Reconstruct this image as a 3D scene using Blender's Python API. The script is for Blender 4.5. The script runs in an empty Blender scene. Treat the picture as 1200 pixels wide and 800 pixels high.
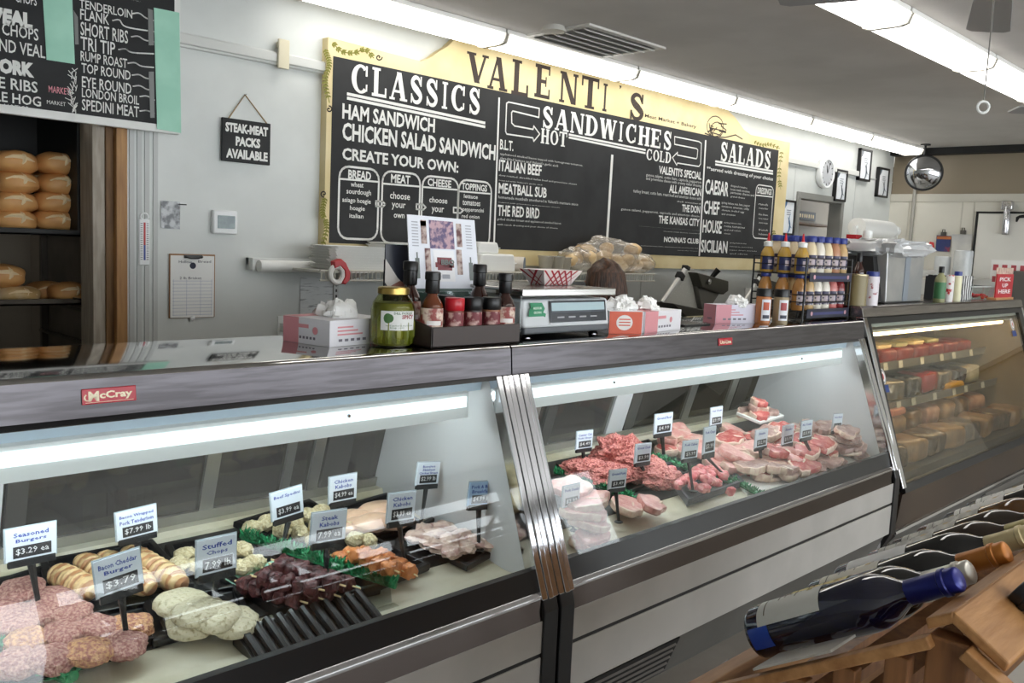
import bpy, bmesh, math, random
from math import sin, cos, pi, radians, atan, sqrt, tan
from mathutils import Vector, Matrix, Euler, noise

# ------------------------------------------------------------------ camera, sky, exposure
SC = bpy.context.scene
COL = SC.collection
CAM_H = 1.55
ROLL, PITCH, YAW, FPX = atan(.0463), atan(117/1050), atan(1040.7/1056.5), 1050.0
_h = Vector((cos(YAW), sin(YAW), 0)); _r = Vector((sin(YAW), -cos(YAW), 0)); _u = Vector((0, 0, 1))
_f = _h*cos(PITCH) - _u*sin(PITCH); _up = _u*cos(PITCH) + _h*sin(PITCH)
CR = _r*cos(ROLL) + _up*sin(ROLL); CU = _up*cos(ROLL) - _r*sin(ROLL)
EYE = Vector((0, 0, CAM_H))
cam = bpy.data.cameras.new('camera'); cam.sensor_width = 36; cam.lens = 36*FPX/1200; cam.clip_start = .02
camo = bpy.data.objects.new('camera', cam); COL.objects.link(camo)
camo.matrix_world = Matrix(((CR.x, CU.x, -_f.x, 0), (CR.y, CU.y, -_f.y, 0), (CR.z, CU.z, -_f.z, CAM_H), (0, 0, 0, 1)))
SC.camera = camo
SC.view_settings.view_transform = 'Standard'; SC.view_settings.look = 'None'
SC.view_settings.exposure = 0.56; SC.view_settings.gamma = 1; SC.view_settings.use_curve_mapping = False
SC.cycles.transparent_max_bounces = 32; SC.cycles.max_bounces = 9; SC.cycles.caustics_refractive = False
SC.cycles.caustics_reflective = False; SC.cycles.sample_clamp_indirect = 4
LENS_POWER, TUBE_POWER, DAYLIGHT = 5.9, 15.0, 4.3
wd = bpy.data.worlds.new('daylight'); SC.world = wd; wd.use_nodes = True
wd.node_tree.nodes['Background'].inputs[0].default_value = (.90, .96, 1.0, 1)
wd.node_tree.nodes['Background'].inputs[1].default_value = DAYLIGHT

# ------------------------------------------------------------------ measuring: a sight line met by a real plane of the shop
def sight(px, py): return _f + CR*((px-600)/FPX) - CU*((py-400)/FPX)
def atY(px, py, Y): d = sight(px, py); return EYE + d*(Y/d.y)
def atX(px, py, X): d = sight(px, py); return EYE + d*(X/d.x)
def atZ(px, py, Z): d = sight(px, py); return EYE + d*((Z-CAM_H)/d.z)
def deck(px, py, h=0.0, k=.155, z0=.555, y0=1.85):       # sloping deck of the meat cases
    d = sight(px, py); t = (z0 + h - k*y0 - CAM_H)/(d.z - k*d.y); return EYE + d*t

# ------------------------------------------------------------------ materials
def lin(c): c /= 255; return c/12.92 if c <= .04045 else ((c+.055)/1.055)**2.4
def rgb(c): return (lin(c[0]), lin(c[1]), lin(c[2]), 1)
MATS = {}
def M(name, c=(200, 200, 200), rough=.5, metal=0.0, c2=None, scale=12, lo=.4, hi=.6, bump=0, bscale=None, coat=0, emit=0, detail=4, stretch=None, kind='noise', spec=.5):
    if name in MATS: return MATS[name]
    m = bpy.data.materials.new(name); m.use_nodes = True; MATS[name] = m
    nt = m.node_tree; N = nt.nodes; L = nt.links; b = N['Principled BSDF']
    b.inputs['Base Color'].default_value = rgb(c); b.inputs['Roughness'].default_value = rough
    b.inputs['Metallic'].default_value = metal; b.inputs['Coat Weight'].default_value = coat; b.inputs['Specular IOR Level'].default_value = spec
    if emit: b.inputs['Emission Color'].default_value = rgb(c); b.inputs['Emission Strength'].default_value = emit
    if c2 or bump:
        tc = N.new('ShaderNodeTexCoord'); mp = N.new('ShaderNodeMapping'); L.new(tc.outputs['Object'], mp.inputs[0])
        if stretch: mp.inputs['Scale'].default_value = stretch
    def tex(s):
        if kind == 'voronoi':
            t = N.new('ShaderNodeTexVoronoi'); t.inputs['Scale'].default_value = s; o = t.outputs['Distance']
        elif kind == 'wave':
            t = N.new('ShaderNodeTexWave'); t.inputs['Scale'].default_value = s; t.inputs['Distortion'].default_value = 6; t.inputs['Detail'].default_value = detail; o = t.outputs['Fac']
        elif kind == 'bands':
            t = N.new('ShaderNodeTexWave'); t.bands_direction = 'Y'; t.inputs['Scale'].default_value = s; t.inputs['Distortion'].default_value = 2.5; t.inputs['Detail'].default_value = 3; t.inputs['Detail Scale'].default_value = 2; o = t.outputs['Fac']
        else:
            t = N.new('ShaderNodeTexNoise'); t.inputs['Scale'].default_value = s; t.inputs['Detail'].default_value = detail; o = t.outputs['Fac']
        L.new(mp.outputs[0], t.inputs['Vector']); return o
    if c2:
        r = N.new('ShaderNodeValToRGB'); r.color_ramp.elements[0].position = lo; r.color_ramp.elements[1].position = hi
        r.color_ramp.elements[0].color = rgb(c); r.color_ramp.elements[1].color = rgb(c2)
        L.new(tex(scale), r.inputs[0]); L.new(r.outputs[0], b.inputs['Base Color'])
    if bump:
        bp = N.new('ShaderNodeBump'); bp.inputs['Strength'].default_value = bump; bp.inputs['Distance'].default_value = .01
        L.new(tex(bscale or scale), bp.inputs['Height']); L.new(bp.outputs[0], b.inputs['Normal'])
    return m
def glass(name, tint=(245, 250, 250), base=.04, rough=.0, haze=0.0):       # thin pane: clear with a Fresnel sheen
    m = bpy.data.materials.new(name); m.use_nodes = True; MATS[name] = m
    nt = m.node_tree; N = nt.nodes; L = nt.links; N.remove(N['Principled BSDF']); out = N['Material Output']
    tr = N.new('ShaderNodeBsdfTransparent'); tr.inputs[0].default_value = rgb(tint)
    gl = N.new('ShaderNodeBsdfGlossy'); gl.inputs['Roughness'].default_value = rough
    lw = N.new('ShaderNodeLayerWeight'); pw = N.new('ShaderNodeMath'); pw.operation = 'POWER'; pw.inputs[1].default_value = 5
    ma = N.new('ShaderNodeMath'); ma.operation = 'MULTIPLY_ADD'; ma.inputs[1].default_value = 1-base; ma.inputs[2].default_value = base
    L.new(lw.outputs['Facing'], pw.inputs[0]); lw.inputs['Blend'].default_value = .5
    L.new(pw.outputs[0], ma.inputs[0])
    mx = N.new('ShaderNodeMixShader'); L.new(ma.outputs[0], mx.inputs[0]); L.new(tr.outputs[0], mx.inputs[1]); L.new(gl.outputs[0], mx.inputs[2])
    last = mx
    if haze:
        df = N.new('ShaderNodeBsdfDiffuse'); df.inputs[0].default_value = rgb(tint)
        m2 = N.new('ShaderNodeMixShader'); m2.inputs[0].default_value = haze; L.new(mx.outputs[0], m2.inputs[1]); L.new(df.outputs[0], m2.inputs[2]); last = m2
    L.new(last.outputs[0], out.inputs[0]); return m

# ------------------------------------------------------------------ mesh builder
TXT = {}
def text_geo(s, bold=0.0, res=2):
    k = (s, bold, res)
    if k not in TXT:
        cu = bpy.data.curves.new('t', 'FONT'); cu.body = s; cu.offset = bold; cu.resolution_u = res; cu.fill_mode = 'FRONT'
        o = bpy.data.objects.new('t', cu); me = bpy.data.meshes.new_from_object(o)
        v = [(p.co.x, p.co.y) for p in me.vertices]; f = [tuple(p.vertices) for p in me.polygons]
        bpy.data.objects.remove(o); bpy.data.meshes.remove(me); bpy.data.curves.remove(cu); TXT[k] = (v, f)
    return TXT[k]
class MB:
    def __init__(s): s.v = []; s.f = []; s.m = []; s.k = 0
    def add(s, vs, fs):
        n = len(s.v); s.v += [Vector(p) for p in vs]
        for f in fs: s.f.append(tuple(i+n for i in f)); s.m.append(s.k)
        return s
    def box(s, a, b):
        (x0, y0, z0), (x1, y1, z1) = a, b
        return s.add([(x0,y0,z0),(x1,y0,z0),(x1,y1,z0),(x0,y1,z0),(x0,y0,z1),(x1,y0,z1),(x1,y1,z1),(x0,y1,z1)],
                     [(0,3,2,1),(4,5,6,7),(0,1,5,4),(1,2,6,5),(2,3,7,6),(3,0,4,7)])
    def obox(s, c, d, rot=(0, 0, 0)):
        R = Euler(rot).to_matrix(); c = Vector(c); t = MB(); t.box((-d[0]/2,-d[1]/2,-d[2]/2), (d[0]/2,d[1]/2,d[2]/2))
        return s.add([R @ p + c for p in t.v], t.f)
    def prism(s, poly, a, b, ax='x'):
        n = len(poly)
        P = {'x': lambda p, t: (t, p[0], p[1]), 'y': lambda p, t: (p[0], t, p[1]), 'z': lambda p, t: (p[0], p[1], t)}[ax]
        return s.add([P(p, a) for p in poly] + [P(p, b) for p in poly],
                     [tuple(range(n))[::-1], tuple(range(n, 2*n))] + [(i, (i+1) % n, (i+1) % n + n, i+n) for i in range(n)])
    def poly(s, pts): return s.add(pts, [tuple(range(len(pts)))])
    def tube(s, pts, r, n=8, cap=True, closed=False):
        pts = [Vector(p) for p in pts]; m = len(pts); vs = []; fs = []
        rr = r if isinstance(r, (list, tuple)) else [r]*m
        prev = None
        for i, p in enumerate(pts):
            t = (pts[(i+1) % m] - pts[i-1]) if closed else (pts[min(i+1, m-1)] - pts[max(i-1, 0)])
            t.normalize()
            if prev is None:
                a = Vector((0, 0, 1)) if abs(t.z) < .9 else Vector((1, 0, 0)); x = t.cross(a).normalized()
            else:
                x = (prev - t*prev.dot(t)).normalized()
            prev = x; y = t.cross(x)
            for k in range(n): vs.append(p + (x*cos(2*pi*k/n) + y*sin(2*pi*k/n))*rr[i])
        for i in range(m if closed else m-1):
            j = (i+1) % m
            for k in range(n): fs.append((i*n+k, i*n+(k+1) % n, j*n+(k+1) % n, j*n+k))
        if cap and not closed: fs += [tuple(range(n))[::-1], tuple(range((m-1)*n, m*n))]
        return s.add(vs, fs)
    def lathe(s, prof, c=(0, 0, 0), n=20, mat=None):
        c = Vector(c); vs = []; fs = []; m = len(prof)
        for r, z in prof:
            for k in range(n):
                p = Vector((r*cos(2*pi*k/n), r*sin(2*pi*k/n), z)); vs.append((mat @ p if mat else p) + c)
        for i in range(m-1):
            for k in range(n): fs.append((i*n+k, i*n+(k+1) % n, (i+1)*n+(k+1) % n, (i+1)*n+k))
        fs += [tuple(range(n))[::-1], tuple(range((m-1)*n, m*n))]
        return s.add(vs, fs)
    def blob(s, c, r, rz=0, amp=.12, freq=2.0, seed=0, nu=16, nv=10, sq=1.0, rot=None, amp2=0, freq2=8):
        c = Vector(c); vs = []; fs = []; R = rot or Matrix.Rotation(rz, 3, 'Z'); off = Vector((seed*7.31, seed*3.7, seed*1.9))
        sg = lambda a: (abs(a)**sq)*(1 if a >= 0 else -1)
        for j in range(nv+1):
            th = pi*j/nv
            for i in range(nu):
                ph = 2*pi*i/nu; d = Vector((sg(sin(th))*sg(cos(ph)), sg(sin(th))*sg(sin(ph)), sg(cos(th))))
                k = 1 + amp*noise.noise(d*freq + off)*2
                if amp2: k += amp2*noise.noise(d*freq2 + off)*2
                vs.append(c + R @ Vector((d.x*r[0]*k, d.y*r[1]*k, d.z*r[2]*k)))
        for j in range(nv):
            for i in range(nu): fs.append((j*nu+i, j*nu+(i+1) % nu, (j+1)*nu+(i+1) % nu, (j+1)*nu+i))
        return s.add(vs, fs)
    def text(s, t, o, r, u, w, h=None, bold=0, align=0, res=2):      # t fitted to width w (height h) with its corner at o
        v, f = text_geo(t, bold, res)
        if not v: return s
        x0 = min(p[0] for p in v); x1 = max(p[0] for p in v); y0 = min(p[1] for p in v); y1 = max(p[1] for p in v)
        sx = w/(x1-x0); sy = (h/(y1-y0)) if h else sx
        o = Vector(o); r = Vector(r); u = Vector(u)
        return s.add([o + r*((p[0]-x0)*sx) + u*((p[1]-y0)*sy) for p in v], f)
    def build(s, name, mats, parent=None, local=False, smooth=True, bevel=0, seg=2, angle=40, recalc=True):
        me = bpy.data.meshes.new(name)
        vs = s.v
        if parent is not None and not local:
            inv = WM[parent.name].inverted(); vs = [inv @ p for p in vs]
        me.from_pydata([tuple(p) for p in vs], [], s.f)
        for m in (mats if isinstance(mats, (list, tuple)) else [mats]): me.materials.append(m)
        me.polygons.foreach_set('material_index', s.m)
        if recalc:
            bm = bmesh.new(); bm.from_mesh(me); bmesh.ops.recalc_face_normals(bm, faces=bm.faces); bm.to_mesh(me); bm.free()
        if smooth:
            me.polygons.foreach_set('use_smooth', [True]*len(me.polygons)); me.set_sharp_from_angle(angle=radians(angle))
        o = bpy.data.objects.new(name, me); COL.objects.link(o)
        if parent is not None:
            o.parent = parent; WM[o.name] = WM[parent.name]
        else: WM[o.name] = Matrix.Identity(4)
        if bevel:
            b = o.modifiers.new('edge', 'BEVEL'); b.width = bevel; b.segments = seg; b.limit_method = 'ANGLE'; b.angle_limit = radians(35)
        return o
WM = {}
def tag(o, label, cat, group=None):
    o['label'] = label; o['category'] = cat
    if group: o['group'] = group
    return o
def root(name, label, cat, loc=(0, 0, 0), rz=0, group=None, rot=None):
    o = bpy.data.objects.new(name, None); COL.objects.link(o); o.empty_display_size = .05
    e = rot or (0, 0, rz); o.location = loc; o.rotation_euler = e
    WM[o.name] = Matrix.Translation(Vector(loc)) @ Euler(e).to_matrix().to_4x4()
    return tag(o, label, cat, group)
def struct(o): o['kind'] = 'structure'; return o
KIDS = {}
def dup(r, loc, rz=None, label=None, group=None, scale=None, rot=None):
    def kids(o): return [c for c in COL.objects if c.parent == o] if o.name not in KIDS else KIDS[o.name]
    def cp(o, par):
        c = o.copy(); COL.objects.link(c)
        if par is not None: c.parent = par
        for k in list(o.children): cp(k, c)
        return c
    n = cp(r, None); n.location = loc
    if rot is not None: n.rotation_euler = rot
    elif rz is not None: n.rotation_euler = (0, 0, rz)
    if scale is not None: n.scale = scale if isinstance(scale, (tuple, list)) else (scale,)*3
    if label: n['label'] = label
    if group: n['group'] = group
    return n
X, Y, Z = Vector((1,0,0)), Vector((0,1,0)), Vector((0,0,1))
R_ = random.Random(5)

# ------------------------------------------------------------------ shared materials
WALLP = M('wall_paint', (210,213,210), .45, c2=(203,206,203), scale=3)
CEIL = M('ceiling_paint', (204,200,196), .8, c2=(196,192,188), scale=2)
STEEL = M('brushed_steel', (150,144,140), .24, 1, c2=(136,131,127), scale=6, stretch=(1,14,14), bump=.02, bscale=8)
MIRROR = M('polished_steel_top', (188,186,184), .07, 1, bump=.05, bscale=2.5)
CHROME = M('chrome', (205,205,208), .08, 1)
BLACK = M('black_plastic', (16,16,18), .35)
MATTE = M('matte_black', (20,20,20), .6)
WHITE = M('white_enamel', (232,234,232), .3)
PANEL = M('grey_white_panel', (176,173,168), .4, c2=(168,165,160), scale=4)
CHALK = M('chalkboard', (30,31,32), .75, c2=(40,41,42), scale=4)
CHALKW = M('chalk_lettering', (228,228,224), .8)
CHALKG = M('pale_chalk', (196,196,192), .8)
CREAM = M('cream_paint', (222,206,162), .6, c2=(212,194,146), scale=3)
INK = M('brown_ink', (48,36,30), .7)
LEAFP = M('olive_paint', (120,118,40), .7)
PAPER = M('white_paper', (235,235,232), .7)
FOAM = M('white_foam', (240,240,236), .55, bump=.03, bscale=90)
WOOD = M('pine', (176,132,80), .55, c2=(140,98,56), scale=5, stretch=(10,10,1), lo=.3, hi=.7)
PANE = glass('case_glass', (250,252,252), .034)
BACKPANE = glass('rear_glass', (176,172,160), .06, .03, haze=.03)
CLEAR = glass('clear_plastic', (236,240,240), .06, .02)
GREENP = M('mint_paper', (172,222,200), .7, c2=(160,212,190), scale=5)
# ------------------------------------------------------------------ the shop itself
XB, YW, ZC_ = 10.23, 4.2, 2.76
fl = MB(); fl.box((-3, -4.5, -.1), (12.3, 8.2, 0))
struct(fl.build('floor', M('floor_vinyl', (158,152,144), .4, c2=(146,140,132), scale=3), smooth=False))
ce = MB(); ce.box((-3, -4.5, ZC_), (12.3, 8.2, ZC_+.1)); struct(ce.build('ceiling', CEIL, smooth=False))
# long wall behind the counter: bakery opening at the left, a doorway at the far end
OPX1, DX0, DX1, DZ = 1.555, 8.10, 8.98, 2.09
w = MB()
w.box((OPX1+.14, YW, 0), (DX0-.03, YW+.1, ZC_)); w.box((DX0-.03, YW, DZ+.03), (DX1+.03, YW+.1, ZC_)); w.box((DX1+.03, YW, 0), (XB, YW+.1, ZC_))
w.box((-3, YW, 2.1), (OPX1+.14, YW+.1, ZC_)); w.box((-3, YW, 0), (-.6, YW+.1, 2.1))
struct(w.build('wall_back', WALLP, smooth=False))
s = MB()
for x in (3.22, 5.66, 7.79, 7.98, 9.3): s.box((x-.004, YW-.003, 0), (x+.004, YW, 2.38))
for x in (1.71, 1.745, 1.78, 1.82): s.box((x, YW-.006, 0), (x+.022, YW, 2.38))
struct(s.build('trim_1', M('seam', (186,188,186), .5), smooth=False))
ra = MB(); ra.box((1.70, YW-.035, 2.398), (2.75, YW, 2.446)); ra.box((1.70, YW-.02, 2.385), (2.75, YW, 2.452))
ra.box((7.73, YW-.035, 2.396), (9.3, YW, 2.448))
ra.box((9.3, YW-.012, 2.40), (XB, YW, 2.41))
struct(ra.build('trim_2', M('raceway_paint', (206,207,203), .4), smooth=False, bevel=.006))
# timber lining of the bakery opening
st = MB(); st.box((OPX1+.09, YW-.02, 0), (OPX1+.14, YW+.14, 2.2)); struct(st.build('trim_3', WOOD, smooth=False, bevel=.003))
st = MB(); st.box((OPX1+.055, YW+.01, 0), (OPX1+.09, YW+.16, 2.2)); struct(st.build('trim_4', M('dark_timber', (120,86,46), .6, c2=(98,68,36), scale=5, stretch=(10,10,1)), smooth=False, bevel=.003))
st = MB(); st.box((OPX1+.0, YW+.02, 0), (OPX1+.055, YW+.17, 2.2)); struct(st.build('trim_5', M('grey_timber', (170,160,146), .6, c2=(150,140,126), scale=6, stretch=(8,8,1)), smooth=False, bevel=.003))
# shop front behind the viewer: windows between dark mullions, and the side wall
fw_ = MB(); fw_.box((-3, -4.5, 0), (XB, -4.4, .35)); fw_.box((-3, -4.5, 2.45), (XB, -4.4, ZC_))
for x in (-3, -1.2, .6, 2.4, 4.2, 6.0, 7.8, 9.6): fw_.box((x, -4.5, .35), (x+(.63 if x > 9 else .14), -4.4, 2.45))
struct(fw_.build('wall_front', M('front_wall', (120,116,110), .6), smooth=False))
sw = MB(); sw.box((-3.1, -4.5, 0), (-3, 8.2, ZC_)); struct(sw.build('wall_left', M('side_wall', (190,188,182), .6), smooth=False))
# bake room walls
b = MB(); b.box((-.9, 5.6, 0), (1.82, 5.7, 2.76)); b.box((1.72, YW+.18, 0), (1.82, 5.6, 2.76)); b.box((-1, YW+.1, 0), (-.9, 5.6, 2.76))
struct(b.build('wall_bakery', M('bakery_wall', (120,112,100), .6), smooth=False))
# doorway at the far end of the long wall
d = MB(); t = .06
d.box((DX0-t, YW-.02, 0), (DX0, YW+.12, DZ+t)); d.box((DX1, YW-.02, 0), (DX1+t, YW+.12, DZ+t)); d.box((DX0, YW-.02, DZ), (DX1, YW+.12, DZ+t))
dr = d.build('door_1', M('grey_door_frame', (132,132,128), .45), smooth=False, bevel=.004); struct(dr)
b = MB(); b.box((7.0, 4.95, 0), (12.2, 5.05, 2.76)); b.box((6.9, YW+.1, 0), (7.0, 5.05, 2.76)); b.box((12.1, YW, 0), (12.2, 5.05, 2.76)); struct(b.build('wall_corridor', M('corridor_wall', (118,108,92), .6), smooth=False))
# far wall: tile band over the walk-in cooler panels
p = MB(); p.box((XB, -4.5, 0), (XB+.1, YW, 2.275)); struct(p.build('wall_right', M('cooler_panel', (222,218,206), .4, c2=(214,210,198), scale=1.5), smooth=False))
p = MB(); p.box((XB+.02, -4.5, 2.275), (XB+.1, YW, 2.70))
m = M('grey_tile', (150,138,118), .5)
nt = m.node_tree; br = nt.nodes.new('ShaderNodeTexBrick'); tc = nt.nodes.new('ShaderNodeTexCoord'); mp = nt.nodes.new('ShaderNodeMapping')
mp.inputs['Rotation'].default_value = (pi/2, 0, pi/2); nt.links.new(tc.outputs['Object'], mp.inputs[0]); nt.links.new(mp.outputs[0], br.inputs['Vector'])
br.inputs['Color1'].default_value = rgb((156,142,120)); br.inputs['Color2'].default_value = rgb((140,128,110)); br.inputs['Mortar'].default_value = rgb((112,102,88))
br.inputs['Scale'].default_value = 1.0; br.inputs['Brick Width'].default_value = .6; br.inputs['Row Height'].default_value = .1; br.inputs['Mortar Size'].default_value = .006
nt.links.new(br.outputs['Color'], nt.nodes['Principled BSDF'].inputs['Base Color'])
struct(p.build('wall_tile', m, smooth=False))
p = MB(); p.box((XB-.12, -4.5, 2.69), (XB+.1, YW, ZC_)); struct(p.build('trim_6', M('dark_gap', (24,24,24), .7), smooth=False))  # solid near-black band standing in for the dark gap under the ceiling
p = MB()
p.box((XB-.012, -4.5, 2.19), (XB, YW, 2.275))
for y in (3.98, 3.42, 3.30): p.box((XB-.006, y, 0), (XB, y+.012, 2.19))
struct(p.build('trim_7', M('cooler_trim', (206,202,190), .4), smooth=False, bevel=.003))
p = MB(); p.tube([(XB-.03, 3.93, 0), (XB-.03, 3.93, 2.62)], .018, 10); struct(p.build('trim_8', M('conduit', (168,164,154), .4)))
# walk-in cooler door
dd = MB(); dd.box((XB-.03, 1.9, .1), (XB-.006, 3.25, 2.07)); dr = dd.build('door_2', M('cooler_door', (228,226,218), .35, c2=(220,218,210), scale=2), smooth=False, bevel=.006); struct(dr)
g = MB(); g.box((XB-.034, 3.25, .1), (XB-.004, 3.272, 2.09)); g.box((XB-.034, 1.9, 2.07), (XB-.004, 3.272, 2.09)); g.build('gasket', MATTE, dr, smooth=False)
hp = atX(1181, 245, XB-.05)
h = MB(); h.box((XB-.10, hp.y-.05, hp.z-.01), (XB-.03, hp.y+.05, hp.z+.08)); h.box((XB-.075, hp.y-.03, hp.z-.26), (XB-.03, hp.y+.03, hp.z)); h.tube([(XB-.08, hp.y, hp.z+.03), (XB-.085, hp.y, hp.z-.25)], .022, 10)
h.build('door_closer', CHROME, dr, bevel=.006)

# ------------------------------------------------------------------ ceiling: strip lights, vent, fans, mirror
def lens_material():
    m = M('lit_diffuser', (255,252,246), .4); nt = m.node_tree; N = nt.nodes; L = nt.links; b = N['Principled BSDF']
    tc = N.new('ShaderNodeTexCoord'); sp = N.new('ShaderNodeSeparateXYZ'); L.new(tc.outputs['Object'], sp.inputs[0])
    ab = N.new('ShaderNodeMath'); ab.operation = 'ABSOLUTE'; L.new(sp.outputs['Y'], ab.inputs[0])
    su = N.new('ShaderNodeMath'); su.operation = 'SUBTRACT'; su.inputs[1].default_value = .055; L.new(ab.outputs[0], su.inputs[0])
    a2 = N.new('ShaderNodeMath'); a2.operation = 'ABSOLUTE'; L.new(su.outputs[0], a2.inputs[0])
    mr = N.new('ShaderNodeMapRange'); mr.inputs['From Min'].default_value = 0; mr.inputs['From Max'].default_value = .06; mr.inputs['To Min'].default_value = LENS_POWER; mr.inputs['To Max'].default_value = LENS_POWER*.3
    L.new(a2.outputs[0], mr.inputs['Value']); L.new(mr.outputs[0], b.inputs['Emission Strength']); b.inputs['Emission Color'].default_value = (1, .97, .92, 1)
    return m
LENS = lens_material()
def strip_light(x0, x1, y, label, group):
    L_ = x1 - x0 - .015
    r = root('strip_light', label, 'ceiling light', ((x0+x1)/2, y, ZC_), 0, group)
    b = MB(); b.box((-L_/2, -.12, -.03), (L_/2, .12, -.001)); b.build('housing', M('lamp_housing', (230,230,226), .4), r, local=True, smooth=False, bevel=.004)
    b = MB(); b.prism([(-.125, -.03), (-.105, -.072), (-.07, -.082), (.07, -.082), (.105, -.072), (.125, -.03)], -L_/2+.012, L_/2-.012); b.build('diffuser', LENS, r, local=True, smooth=False)
    for sx in (-1, 1):
        b = MB(); b.prism([(-.13, -.028), (-.11, -.078), (-.072, -.088), (.072, -.088), (.11, -.078), (.13, -.028)], sx*L_/2, sx*(L_/2-.009)); b.build('end_cap', M('lamp_cap', (236,232,222), .4), r, local=True, smooth=False)
    return r
xs = [2.44, 3.70, 4.95, 6.20, 7.46, 8.71, 10.0]
ordn = ['over the left end of the menu board, nearest along the long wall', 'over the first letters on the cream header of the menu board', 'over the last letters on the cream header of the menu board',
        'over the salads end of the menu board', 'just past the menu board, over the blue-capped bottle rack', 'last of the row along the long wall, beside the round mirror']
for i in range(6):
    strip_light(xs[i], xs[i+1], 3.92, 'white strip light ' + ordn[i], 'strip lights along the long wall')
for i, (a, b_) in enumerate([(1.98, 3.22), (3.22, 4.48), (4.48, 5.74), (5.74, 7.0), (7.0, 8.26)]):
    strip_light(a, b_, 1.94, ['strip light over the cases, wholly above the top edge', 'strip light over the cases, cut off by the top edge', 'strip light over the cases, the only one showing whole', 'strip light over the cases, running out at the right edge', 'strip light over the cases, past the right edge'][i], 'strip lights over the cases')
for i in range(5):
    strip_light(.4+1.26*i, 1.66+1.26*i, -.9, 'added unseen strip light behind the viewer, ' + ['first','second','third','fourth','fifth'][i] + ' along the shop front row', 'added strip lights by the shop front')  # unseen lamp row, added for more light from the front
strip_light(8.2, 9.4, 4.62, 'added unseen strip light in the corridor beyond the far doorway', None)  # unseen lamp added to lighten the dark corridor
strip_light(.1, 1.3, 4.95, 'added unseen strip light inside the bakery behind the bread rack opening', None)  # unseen lamp added to brighten the loaves and rack sides
vp = [atZ(605, 44, ZC_), atZ(785, 56, ZC_)]
vr = root('ceiling_vent', 'white louvred air vent in the grey ceiling by the strip lights', 'vent', (4.22, 3.62, ZC_))
f_ = MB()
for a, b_ in (((-.36,-.30,-.012),(.36,-.26,0)), ((-.36,.20,-.012),(.36,.24,0)), ((-.36,-.26,-.012),(-.32,.20,0)), ((.32,-.26,-.012),(.36,.20,0))): f_.box(a, b_)
f_.build('vent_frame', M('vent_paint', (216,214,208), .4), vr, local=True, smooth=False)
f_ = MB(); f_.box((-.32,-.26,-.004), (.32,.20,-.001)); f_.build('vent_shadow_box', M('vent_dark', (150,148,144), .7), vr, local=True, smooth=False)
for i in range(6):
    f_ = MB(); f_.obox((0, -.225+i*.078, -.012), (.64, .05, .004), (radians(28), 0, 0)); f_.build('louvre', M('vent_paint'), vr, local=True, smooth=False)
sm = MB(); c = atZ(655, 31, ZC_); sm.lathe([(.07,-.03),(.07,-.02),(.06,0)][::1], (c.x-.02, c.y+.02, ZC_), 24); tag(sm.build('smoke_detector', M('detector', (196,194,188), .5)), 'round off-white smoke detector on the ceiling beside the vent', 'smoke detector')

FANM = M('fan_grey', (150,150,150), .4); 
def fan(hub, ang, label, n=4, chain=None, rad=.66, drop=.25):
    r = root('ceiling_fan', label, 'ceiling fan', hub)
    b = MB(); b.lathe([(.03, ZC_-hub.z-.001), (.06, ZC_-hub.z-.01), (.06, ZC_-hub.z-.05), (.014, ZC_-hub.z-.07), (.014, .09), (.07, .085), (.085, .06), (.085, .0), (.05, -.02)][::-1], (0,0,0), 24); b.build('motor', M('fan_motor', (160,158,152), .4), r, local=True)
    for i in range(n):
        a = ang + 2*pi*i/n; Rm = Matrix.Rotation(a, 3, 'Z') @ Matrix.Rotation(radians(6), 3, 'X')
        b = MB(); pts = [(.16,-.055),(.24,-.06),(rad-.03,-.075),(rad,-.055),(rad,.055),(rad-.03,.075),(.24,.06),(.16,.055)]
        b.prism(pts, -.004, .004, 'z'); b.v = [Rm @ p for p in b.v]; b.build('blade', FANM, r, local=True, smooth=False)
        b = MB(); b.box((.09,-.02,-.008), (.2,.02,-.003)); b.v = [Rm @ p for p in b.v]; b.build('blade_iron', M('fan_motor'), r, local=True, smooth=False)
    if chain:
        b = MB(); b.tube([(0,0,-.01), chain], .0022, 6); b.build('pull_chain', M('chain', (120,118,112), .4, .5), r, local=True)
        b = MB(); c = Vector(chain); b.tube([c + Vector((.7018*.018*cos(t), -.7124*.018*cos(t), .018*sin(t)-.018)) for t in [2*pi*k/14 for k in range(14)]], .0045, 6, closed=True); b.build('pull_ring', WHITE, r, local=True)
    return r
hub = Vector((3.078, .999, 2.418)); end = atX(1162, 118, 3.078)
fan(hub, radians(18.9), 'grey ceiling fan hanging nearest, its long pull chain ending in a ring', chain=(0.0, 0.0, end.z - 2.418))
fan(Vector((5.96, 1.157, 2.4)), radians(134.6), 'ceiling fan farther off whose single blade tip shows at the right edge')
# convex security mirror at the far corner
mc = Vector((9.75, 3.68, 2.46)); dirm = (Vector((0,0,1.4)) - mc).normalized(); q = dirm.to_track_quat('Z', 'Y'); Rm = q.to_matrix()
mr = root('convex_mirror', 'round black-rimmed convex mirror hanging at the far corner', 'mirror', mc)
b = MB(); b.lathe([(.001,.05),(.06,.048),(.12,.036),(.165,.012),(.172,0),(.1,-.01),(.001,-.01)], mc, 36, Rm); b.build('mirror_dome', M('mirror_glass', (190,192,196), .02, 1), mr)
b = MB(); b.tube([mc + Rm @ Vector((.175*cos(t), .175*sin(t), 0)) for t in [2*pi*k/36 for k in range(36)]], .013, 8, closed=True); b.build('rim', BLACK, mr)
b = MB(); b.tube([mc + Vector((.03,.02,.0)), mc + Vector((.03,.02,ZC_-.002-mc.z))], .012, 8); b.lathe([(.05,-.014),(.05,-.001)], (mc.x+.03, mc.y+.02, ZC_), 16); b.build('hanging_rod', BLACK, mr)
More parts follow.
